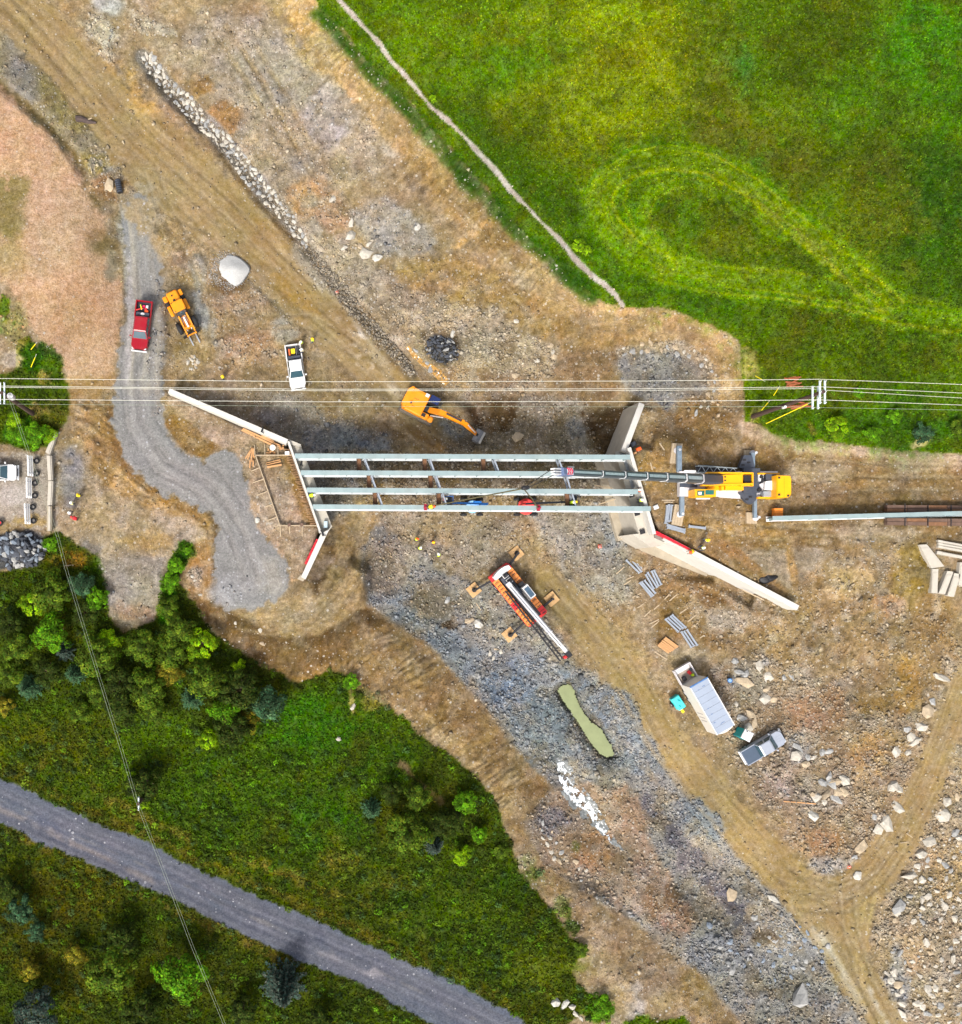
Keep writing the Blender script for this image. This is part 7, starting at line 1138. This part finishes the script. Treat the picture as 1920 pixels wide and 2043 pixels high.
wire([(-120,795),(0,796.5),(640,801.5),(1280,801),(1635,797.5),(1920,808),(2060,814)], [18.6,18.5,19,20,21.2,20,19.5], "overhead wire passing over the excavator body"); wire([(-120,805),(0,806),(640,810.5),(1280,811.5),(1560,811),(1640,813),(1920,818),(2060,821)], [13,13,13,13.5,14,14,13.8,13.6], "lowest faint cable under the power line", .014)
dl = [(18,797),(52,895),(113,1072),(128,1130),(160,1236),(205,1382),(240,1496),(270,1598),(318,1722),(382,1890),(445,2043),(480,2130)]
wire(dl, 10.5, "left strand of the service line running down over the lower left trees", .014, 0, "service line strands"); wire([(u + 5, v) for u, v in dl], 10.3, "right strand of the service line running down over the lower left trees", .011, 0, "service line strands")
for p, q, z0, z1, lb in (((1529,845),(1612,806),7.2,11.5,"long yellow guarded guy wire right of the meadow pole"),((1520,818),(1533,803),7.2,8.6,"short yellow guarded guy wire just above the meadow pole foot"),((1544,789),(1553,775),7.3,8.9,"middle yellow guy guard above the meadow pole"),((1508,750),(1522,758),7.3,8.3,"yellow guy guard at the bare patch left of the meadow pole"),((62,697),(71,686),7.0,8.4,"upper yellow guy guard in the left green patch"),((62,732),(70,713),7.0,8.6,"lower yellow guy guard in the left green patch")):
    a, b = W(*p, z0), W(*q, z1); o = MB().tube([a, b], .05, 8).build("guy_wire", GUY); tag(o, lb, "guy wire"); MB().tube([b, b + (b - a) * .35], .02, 5).build("strand", WIREM, o)
# ================================================================ workers
def body_mesh(name, lean, arms):
    """one continuous skinned figure, standing at the origin, facing +x"""
    def tor(h, s=0.0, f=0.0):
        d = h - .95; return (.0 + math.sin(lean) * d + f * math.cos(lean), s, .95 + math.cos(lean) * d - f * math.sin(lean))
    V = [(0, 0, .95), tor(1.15), tor(1.38), tor(1.5), tor(1.62, 0, .02), tor(1.74, 0, .02)]; R = [.155, .15, .17, .07, .1, .085]; E = [(0, 1), (1, 2), (2, 3), (3, 4), (4, 5)]
    for s in (-1, 1):
        n = len(V); V += [(0, s * .11, .88), (.04, s * .12, .5), (-.02, s * .13, .1), (.14, s * .14, .05)]; R += [.11, .075, .055, .05]; E += [(0, n), (n, n + 1), (n + 1, n + 2), (n + 2, n + 3)]
        n = len(V); sh = tor(1.42, s * .2); el = tor(1.15, s * .28, arms * .22); wr_ = tor(1.1 if arms > .5 else .93, s * (.16 if arms > .5 else .27), arms * .48 + .04); hn = (wr_[0] + .07, wr_[1] - s * .02, wr_[2] - .06)
        V += [sh, el, wr_, hn]; R += [.08, .055, .04, .045]; E += [(2, n), (n, n + 1), (n + 1, n + 2), (n + 2, n + 3)]
        for k in range(5):                                   # fingers and thumb
            t = len(V); o = (k - 1.5) * .022; V += [(hn[0] + (.07 if k < 4 else .03), hn[1] + (o if k < 4 else -s * .05), hn[2] - (.05 if k < 4 else .01))]; R += [.011]; E += [(n + 3, t)]
    me = bpy.data.meshes.new(name); me.from_pydata(V, E, []); me.update(); o = bpy.data.objects.new(name, me); COL.objects.link(o); md = o.modifiers.new("skin", 'SKIN'); md.use_smooth_shade = True
    for i, r in enumerate(R): me.skin_vertices[0].data[i].radius = (r, r)
    me.skin_vertices[0].data[0].use_root = True; o.modifiers.new("sub", 'SUBSURF').levels = 1
    dg = bpy.context.evaluated_depsgraph_get(); me2 = bpy.data.meshes.new_from_object(o.evaluated_get(dg)); bpy.data.objects.remove(o); me2.name = name; return me2, tor
BODY = {}
for k, (ln, ar_) in {'stand': (.06, .25), 'reach': (.25, 1.0), 'bend': (.75, 1.0)}.items(): BODY[k] = body_mesh("person_body", ln, ar_)
PANTS = [mat("work_trousers_navy", (52,58,74), .85, var=.2), mat("work_trousers_brown", (96,84,70), .85, var=.2), mat("work_trousers_grey", (92,94,98), .85, var=.2)]
def person(u, v, z, hd_, vest, hat, label, pose='stand', i=0):
    me, tor = BODY[pose]; zz = float(zg(u, v)) if z is None else z; key = (pose, i % 3)
    if key not in BODY: m2 = me.copy(); m2.materials.clear(); m2.materials.append(PANTS[i % 3]); BODY[key] = m2
    o = bpy.data.objects.new("person", BODY[key]); COL.objects.link(o); o.location = W(u, v, zz + 1.1); o.location.z = zz; o.rotation_euler.z = math.radians(hd_); tag(o, label, "person")
    def ring(h, a, b, n=12):
        c = Vector(tor(h)); up = (Vector(tor(h + .1)) - c).normalized(); fw = Vector((up.z, 0, -up.x)); return [c + fw * a * math.cos(t) + Vector((0, 1, 0)) * b * math.sin(t) for t in np.linspace(0, 6.283, n, endpoint=False)]
    MB().loft([ring(.98, .18, .23), ring(1.15, .175, .22), ring(1.36, .19, .27), ring(1.49, .12, .2)]).build("vest", vest, o, True); sc = 1.12
    h = MB().loft([ring(1.68, .2, .17), ring(1.705, .165, .145), ring(1.78, .14, .125), ring(1.83, .06, .055)]).build("hard_hat", hat, o, True); MB().loft([[p + Vector((.06, 0, -.01)) for p in ring(1.685, .17, .13)], [p + Vector((.06, 0, 0)) for p in ring(1.70, .16, .12)]]).build("brim", hat, h)
    MB().loft([ring(1.56, .085, .08), ring(1.62, .1, .09), ring(1.69, .1, .09)]).build("face", SKINF, o, True)
    for s in (-1, 1): MB().bar(Vector(tor(1.3, s * .1, .2)), Vector(tor(1.02, s * .1, .19)), .05, .012).build("vest_stripe", HATW, o)
    return o
SKINF = mat("skin", (196,150,122), .6, var=.06)
PW = [(445,752,None,200,HIVY,HATY,"person in bright yellow walking right of the gravel road above the wing wall",'stand'),(602,682,None,230,HIVIS,HATW,"person in white hat at the tail of the white pickup",'reach'),(624,678,None,180,HIVIS,HATY,"person in yellow green standing apart right of the white pickup",'stand'),(604,698,None,200,mat("cream_vest",(226,216,180),.8),HATW,"person leaning over the side of the white pickup bed",'reach'),
 (157,989,None,100,HIVY,HATY,"person in yellow on the bank right of the barrier row",'stand'),(143,1004,None,60,mat("pale_yellow_vest",(226,222,150),.8),HATW,"person in pale yellow below the yellow clad one, by the barrier row",'stand'),(139,1023,None,-20,mat("pale_shirt",(226,214,214),.8),HATW,"person in white shirt facing the one in red, by the barrier row",'stand'),(152,1035,None,160,mat("red_shirt",(206,40,50),.8),mat("red_hat",(210,50,50),.5),"person in red shirt right of the barrier row",'bend'),
 (831,1075,None,-20,HIVIS,HIVO,"person with orange hat, upper left of the four workers below the bridge",'stand'),(865,1082,None,200,HIVO,HATY,"person in orange, upper right of the four workers below the bridge",'stand'),(838,1094,None,60,HIVIS,HATW,"person with white hat, lower left of the four workers below the bridge",'stand'),(876,1108,None,130,HIVIS,HATW,"person with white hat, lower right of the four workers below the bridge",'reach'),
 (857,1011,8.06,0,HIVY,HIVO,"person in yellow crouched on the lowest girder beside the left clamp",'bend'),(1140,1003,6.05,0,HIVIS,HATW,"left person in the red lift's basket",'reach'),(1150,1002,6.05,180,HIVIS,HATY,"right person in the red lift's basket",'reach'),(887,996,5.75,0,HIVO,HATW,"person in orange in the blue lift's basket",'stand'),
 (1277,978,6.15,180,HIVO,HATW,"person in orange at the right end of the third girder",'reach'),(1279,998,6.15,170,HIVIS,HATW,"person in yellow green between third and lowest girder ends",'stand'),(619,988,6.15,0,HIVIS,HATW,"person on the left abutment between third and lowest girders",'bend'),(1384,1099,6.55,200,HIVY,HIVO,"person bent over the top of the right lower wing wall",'bend'),(1411,1077,None,220,HIVY,HATY,"person in yellow and orange standing behind the right lower wing wall",'stand'),(1404,1092,None,200,HIVIS,HATW,"person in yellow green behind the right lower wing wall",'reach'),(1262,868,6.6,250,HIVY,HATY,"person near the inner end of the right upper wing wall",'bend')]
for i, (u, v, z, hh, vs_, ht, lb, ps) in enumerate(PW):
    if i == len(PW) - 1: continue
    person(u, v, z, hh, vs_, ht, lb, ps, i)
# small dark tools lying on the left abutment
for u, v, z, lb in ((523,859,7.35,"black tool lying on the left abutment's upper wing wall"),(644,1066,7.4,"black clamp at the joint of the left abutment's lower wing wall"),(601,925,6.15,"dark tool beside the second girder's left bearing")):
    o = empty("hand_tool", W(u, v, z), random.uniform(0, 3), lb, "tool"); MB().bevbox((0, 0, .1), (.45, .2, .2), .03).build("housing", DARK2, o); MB().tube([(.2, 0, .12), (.55, .1, .1)], .05, 6).build("handle", BLK, o); MB().tube([(-.15, -.05, .15), (-.3, -.3, .1)], .04, 6).build("grip", BLK, o)
# ================================================================ trees and shrubs
LEAFC = {'bright': (92,146,24), 'lime': (124,172,18), 'mid': (84,112,30), 'dark': (56,74,26), 'teal': (66,100,70), 'blue': (66,84,76), 'olive': (122,122,36)}
def leaf_quads(c, nrm, size, col):
    """arrays of leaf centres, normals -> 4-vert leaves"""
    n = len(c); a = np.cross(nrm, rng.normal(0, 1, (n, 3))); a /= np.linalg.norm(a, axis=1)[:, None] + 1e-9; b = np.cross(nrm, a); s = size[:, None]
    V = np.stack([c - a * s, c - b * s * .55, c + a * s * 1.1, c + b * s * .55], 1).reshape(-1, 3); T = np.arange(n * 4).reshape(-1, 4); return V, T, np.repeat(col, 4, 0)
def crown_mesh(name, kind, seed, conifer=False, nleaf=3600):
    g = np.random.default_rng(seed); base = np.array(LEAFC[kind], float)
    if conifer:                       # drooping whorls, star-like from above
        cs = []; ts_ = []
        for w in range(9):
            zz = .12 + w * .095; rad = (1 - zz) * 1.02 + .06; nb = 11 if w < 6 else 7; ph = g.uniform(0, 6.28)
            for b in range(nb):
                an = ph + 6.283 * b / nb + g.uniform(-.15, .15); m_ = int(62 * rad) + 10; t = g.uniform(.08, 1, m_); sp = .2 * rad * (1.12 - t); r_ = t * rad * g.uniform(.85, 1.05)
                cs.append(np.stack([np.cos(an) * r_ - np.sin(an) * g.normal(0, 1, m_) * sp, np.sin(an) * r_ + np.cos(an) * g.normal(0, 1, m_) * sp, zz * 2.6 - .22 * t + g.normal(0, .03, m_)], 1)); ts_.append(t)
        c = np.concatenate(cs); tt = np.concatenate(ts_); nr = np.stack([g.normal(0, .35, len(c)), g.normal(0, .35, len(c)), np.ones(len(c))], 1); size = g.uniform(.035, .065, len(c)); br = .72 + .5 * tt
    else:
        nc = 46; cl = g.normal(0, 1, (nc, 3)); cl /= np.linalg.norm(cl, axis=1)[:, None]; cl[:, 2] = np.abs(cl[:, 2]) * .9 - .15; rad = g.uniform(.5, .98, nc); cl *= rad[:, None]; cl[:, :2] *= 1 + .16 * np.sin(3 * np.arctan2(cl[:, 1], cl[:, 0]) + seed)[:, None]
        k = g.integers(0, nc, nleaf); off = g.normal(0, 1, (nleaf, 3)); off /= np.linalg.norm(off, axis=1)[:, None]; off *= (g.uniform(.3, 1, nleaf) ** .5)[:, None] * np.array([.24, .24, .19]); c = cl[k] + off; nr = off + cl[k] * .25 + np.array([0, 0, .16]) + g.normal(0, .06, (nleaf, 3)); size = g.uniform(.04, .075, nleaf); br = g.uniform(.72, 1.32, nc)[k]; c[:, 2] = c[:, 2] * .85 + 1.25
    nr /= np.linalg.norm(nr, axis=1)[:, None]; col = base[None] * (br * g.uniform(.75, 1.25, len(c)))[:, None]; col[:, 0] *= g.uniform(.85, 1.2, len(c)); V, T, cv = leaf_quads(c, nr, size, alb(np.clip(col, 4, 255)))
    o = raw_mesh(name, V, T, cv, M_LEAF, None); me = o.data; bpy.data.objects.remove(o); return me
def trunk_mesh(seed, conifer):
    g = random.Random(seed); m = MB(); H = 2.5 if conifer else 1.5
    m.tube([(0, 0, -.15), (.02, .01, H * .4), (.0, -.02, H * .75), (.01, 0, H)], [.075, .06, .045, .015], 7)
    if not conifer:
        for k in range(7):
            an = k * .9 + g.uniform(-.3, .3); h = .55 + .1 * k; l = g.uniform(.45, .75); m.tube([(0, 0, h), (l * .5 * math.cos(an), l * .5 * math.sin(an), h + .28), (l * math.cos(an), l * math.sin(an), h + .5)], [.035, .024, .008], 5)
    o = m.build("trunk", mat("bark", (92,76,60), .95, var=.3, scale=4, bump=.4)); me = o.data; bpy.data.objects.remove(o); return me
PROTO = {}
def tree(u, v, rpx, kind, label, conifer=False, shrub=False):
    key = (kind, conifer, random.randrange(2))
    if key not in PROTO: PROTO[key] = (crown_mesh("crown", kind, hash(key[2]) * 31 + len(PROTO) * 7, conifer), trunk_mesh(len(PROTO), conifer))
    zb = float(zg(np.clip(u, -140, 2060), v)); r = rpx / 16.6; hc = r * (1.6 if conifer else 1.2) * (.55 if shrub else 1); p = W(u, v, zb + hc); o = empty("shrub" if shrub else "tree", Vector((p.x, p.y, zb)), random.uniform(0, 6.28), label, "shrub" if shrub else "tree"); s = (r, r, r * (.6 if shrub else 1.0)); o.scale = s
    for nm, me in zip(("crown", "trunk"), PROTO[key]): c = bpy.data.objects.new(nm, me); COL.objects.link(c); c.parent = o
    return o
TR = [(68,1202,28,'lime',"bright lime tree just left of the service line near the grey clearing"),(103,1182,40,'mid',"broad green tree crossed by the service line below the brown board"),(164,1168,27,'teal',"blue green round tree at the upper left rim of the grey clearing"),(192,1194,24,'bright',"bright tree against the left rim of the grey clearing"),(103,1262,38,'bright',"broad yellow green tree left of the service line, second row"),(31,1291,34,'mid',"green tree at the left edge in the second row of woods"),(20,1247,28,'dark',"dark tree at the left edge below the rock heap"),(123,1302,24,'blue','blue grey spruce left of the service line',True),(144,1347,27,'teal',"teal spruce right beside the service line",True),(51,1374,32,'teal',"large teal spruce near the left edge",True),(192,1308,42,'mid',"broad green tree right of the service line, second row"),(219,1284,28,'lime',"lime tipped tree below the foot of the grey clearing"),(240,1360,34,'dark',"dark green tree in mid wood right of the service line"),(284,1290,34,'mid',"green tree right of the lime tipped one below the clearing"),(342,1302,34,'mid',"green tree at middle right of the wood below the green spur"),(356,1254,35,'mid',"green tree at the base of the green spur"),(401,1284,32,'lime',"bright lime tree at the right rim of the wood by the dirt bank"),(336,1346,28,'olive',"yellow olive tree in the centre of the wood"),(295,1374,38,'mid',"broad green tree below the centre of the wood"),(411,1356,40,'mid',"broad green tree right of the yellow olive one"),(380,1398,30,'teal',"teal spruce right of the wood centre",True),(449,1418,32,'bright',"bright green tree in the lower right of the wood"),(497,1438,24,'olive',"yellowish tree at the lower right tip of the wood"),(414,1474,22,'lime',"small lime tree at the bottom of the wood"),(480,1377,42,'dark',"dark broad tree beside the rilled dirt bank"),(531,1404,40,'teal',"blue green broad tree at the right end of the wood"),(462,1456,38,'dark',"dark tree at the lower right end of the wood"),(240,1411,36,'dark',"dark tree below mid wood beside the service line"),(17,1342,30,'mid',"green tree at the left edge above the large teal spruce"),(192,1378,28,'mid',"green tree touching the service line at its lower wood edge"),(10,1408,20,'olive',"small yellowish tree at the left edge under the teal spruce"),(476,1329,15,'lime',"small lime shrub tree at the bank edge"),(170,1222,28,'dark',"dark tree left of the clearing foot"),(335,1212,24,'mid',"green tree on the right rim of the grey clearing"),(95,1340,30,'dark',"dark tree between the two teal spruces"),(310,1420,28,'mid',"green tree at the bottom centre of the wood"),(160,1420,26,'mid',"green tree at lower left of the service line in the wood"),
 (288,1566,38,'dark',"lone dark tree standing around the short pole above the lower road"),(262,1555,18,'lime',"small lime tree left of the short pole above the lower road"),(290,1606,11,'lime',"tiny lime shrub tree at the foot of the short pole"),(38,1815,30,'teal',"teal green tree at the left edge below the lower road"),(72,1860,22,'teal',"smaller teal green tree just right of the left edge below the road"),(20,1776,28,'dark',"dark tree at the left edge right below the lower road"),(219,1940,50,'mid',"large dull green tree at the bottom, left of the bright round one"),(363,1944,52,'bright',"large bright green round tree at the bottom below the road"),(240,1872,36,'dark',"dark tree above the large dull green one below the road"),(72,2016,44,'blue',"dark blue green tree in the bottom left corner"),(565,1988,54,'blue',"large dark spruce at the bottom right of the bright round tree",True),(284,2022,42,'dark',"dark tree at the bottom edge under the bright round one"),(486,2016,30,'dark',"dark tree at the bottom edge left of the large spruce"),(640,2036,28,'dark',"dark tree at the bottom edge right of the large spruce"),(150,1905,24,'olive',"olive shrubby tree below the road at left"),(60,1935,22,'olive',"olive shrubby tree above the bottom left corner tree"),
 (811,1664,44,'mid',"largest green tree of the right hand grove beside the rilled bank"),(743,1620,26,'teal',"teal spruce at the left end of the right hand grove",True),(832,1592,30,'mid',"green tree at the top of the right hand grove"),(921,1705,21,'lime',"bright lime tree at the lower right of the right hand grove"),(870,1694,24,'blue',"blue grey spruce at the bottom of the right hand grove",True),(955,1665,18,'bright',"bright small tree at the right rim of the right hand grove"),(928,1600,26,'bright',"bright green tree at the upper right of the right hand grove"),(880,1646,30,'dark',"dark tree in the middle of the right hand grove"),(780,1580,24,'dark',"dark tree at the upper left of the right hand grove"),(905,1640,26,'dark',"dark tree right of the middle of the right hand grove")]
for a in TR: tree(*a)
SH = [(40,866,24,'bright',"leftmost bright shrub in the left green patch below the pole"),(72,868,26,'bright',"middle bright shrub in the left green patch below the pole"),(98,866,18,'lime',"rightmost bright shrub in the left green patch by the slanted block"),(30,842,18,'lime',"upper bright shrub in the left green patch under the wires"),(1667,853,24,'lime',"large bright shrub at the meadow edge above the crane"),(1787,829,16,'bright',"small bright shrub near the meadow wires at right"),(1714,784,12,'bright',"small bright shrub directly under the wires right of the pole"),(1742,864,18,'bright',"shrub at the meadow edge right of the large bright one"),(1914,853,18,'mid',"shrub at the right edge of the meadow strip"),(1840,866,22,'teal',"blue green shrub near the bare scar in the meadow edge"),(1155,490,14,'lime',"bright shrub right beside the lower footpath"),(1172,500,10,'lime',"smaller bright shrub beside the lower footpath"),(865,196,8,'lime',"tiny bright shrub touching the upper footpath"),(100,1085,16,'bright',"bright shrub right of the dark rock heap"),(352,1128,18,'bright',"bright shrub midway up the green spur"),(375,1098,10,'bright',"small bright shrub at the tip of the green spur"),(340,1162,20,'bright',"bright shrub low on the green spur"),(1000,1700,16,'mid',"dull green shrub between grove and bank stones"),(700,1360,18,'bright',"bright shrub at the corner of the scrub and rilled bank"),(1200,2008,26,'bright',"bright shrub clump near the lower road boulders"),(1160,1895,16,'mid',"shrub at the tip of the scrub beside the tan bank")]
for a in SH: tree(*a, shrub=True)
# low undergrowth nobody could count
def thicket(name, n, test, kinds, r0, r1, label, nl=26):
    u = rng.uniform(-20, 1940, n * 20); v = rng.uniform(-20, 2063, n * 20); k = test(u, v) & (rng.uniform(0, 1, len(u)) < fld(F['gr'], u, v) * np.clip(.5 + 1.6 * fld(NB, u, v), .05, 1)); u, v = u[k][:n], v[k][:n]; n = len(u)
    z = zg(u, v); kk = (CAMH - z) / FPX; c = np.stack([(u - NU) * kk, -(v - NV) * kk, z], 1); r = rng.uniform(r0, r1, n); off = rng.normal(0, 1, (n, nl, 3)); off /= np.linalg.norm(off, axis=2)[..., None]; off[..., 2] = np.abs(off[..., 2]); P_ = (c[:, None] + off * r[:, None, None] * rng.uniform(.5, 1, (n, nl, 1))).reshape(-1, 3); nr = off.reshape(-1, 3) + np.array([0, 0, .8]); nr /= np.linalg.norm(nr, axis=1)[:, None]
    base = np.array([LEAFC[x] for x in kinds], float)[rng.integers(0, len(kinds), n)] * .55 + fld(C, u, v) * .45; col = np.repeat(base * rng.uniform(.7, 1.2, (n, 1)), nl, 0) * rng.uniform(.75, 1.3, (n * nl, 1)); V, T, cv = leaf_quads(P_, nr, np.repeat(r, nl) * rng.uniform(.2, .34, n * nl), alb(np.clip(col, 4, 255)))
    return tag(raw_mesh(name, V, T, cv, M_LEAF, "stuff"), label, "undergrowth")
thicket("undergrowth", 2600, lambda u, v: (v > 1040) & (u < 1250) & ~((u < 740) & (v > 1400) & (v < 1500) & (u > 560)), ['mid','mid','dark','bright','teal'], .22, .6, "low leafy undergrowth and brambles on the lower left banks")
thicket("meadow_clumps", 1500, lambda u, v: (v < 880) & (u > 1600) & (u + v * .35 > 1830) | (v > 790) & (v < 890) & (u > 1490), ['bright','mid','mid'], .15, .38, "leafy clumps in the right hand part of the meadow", 18)
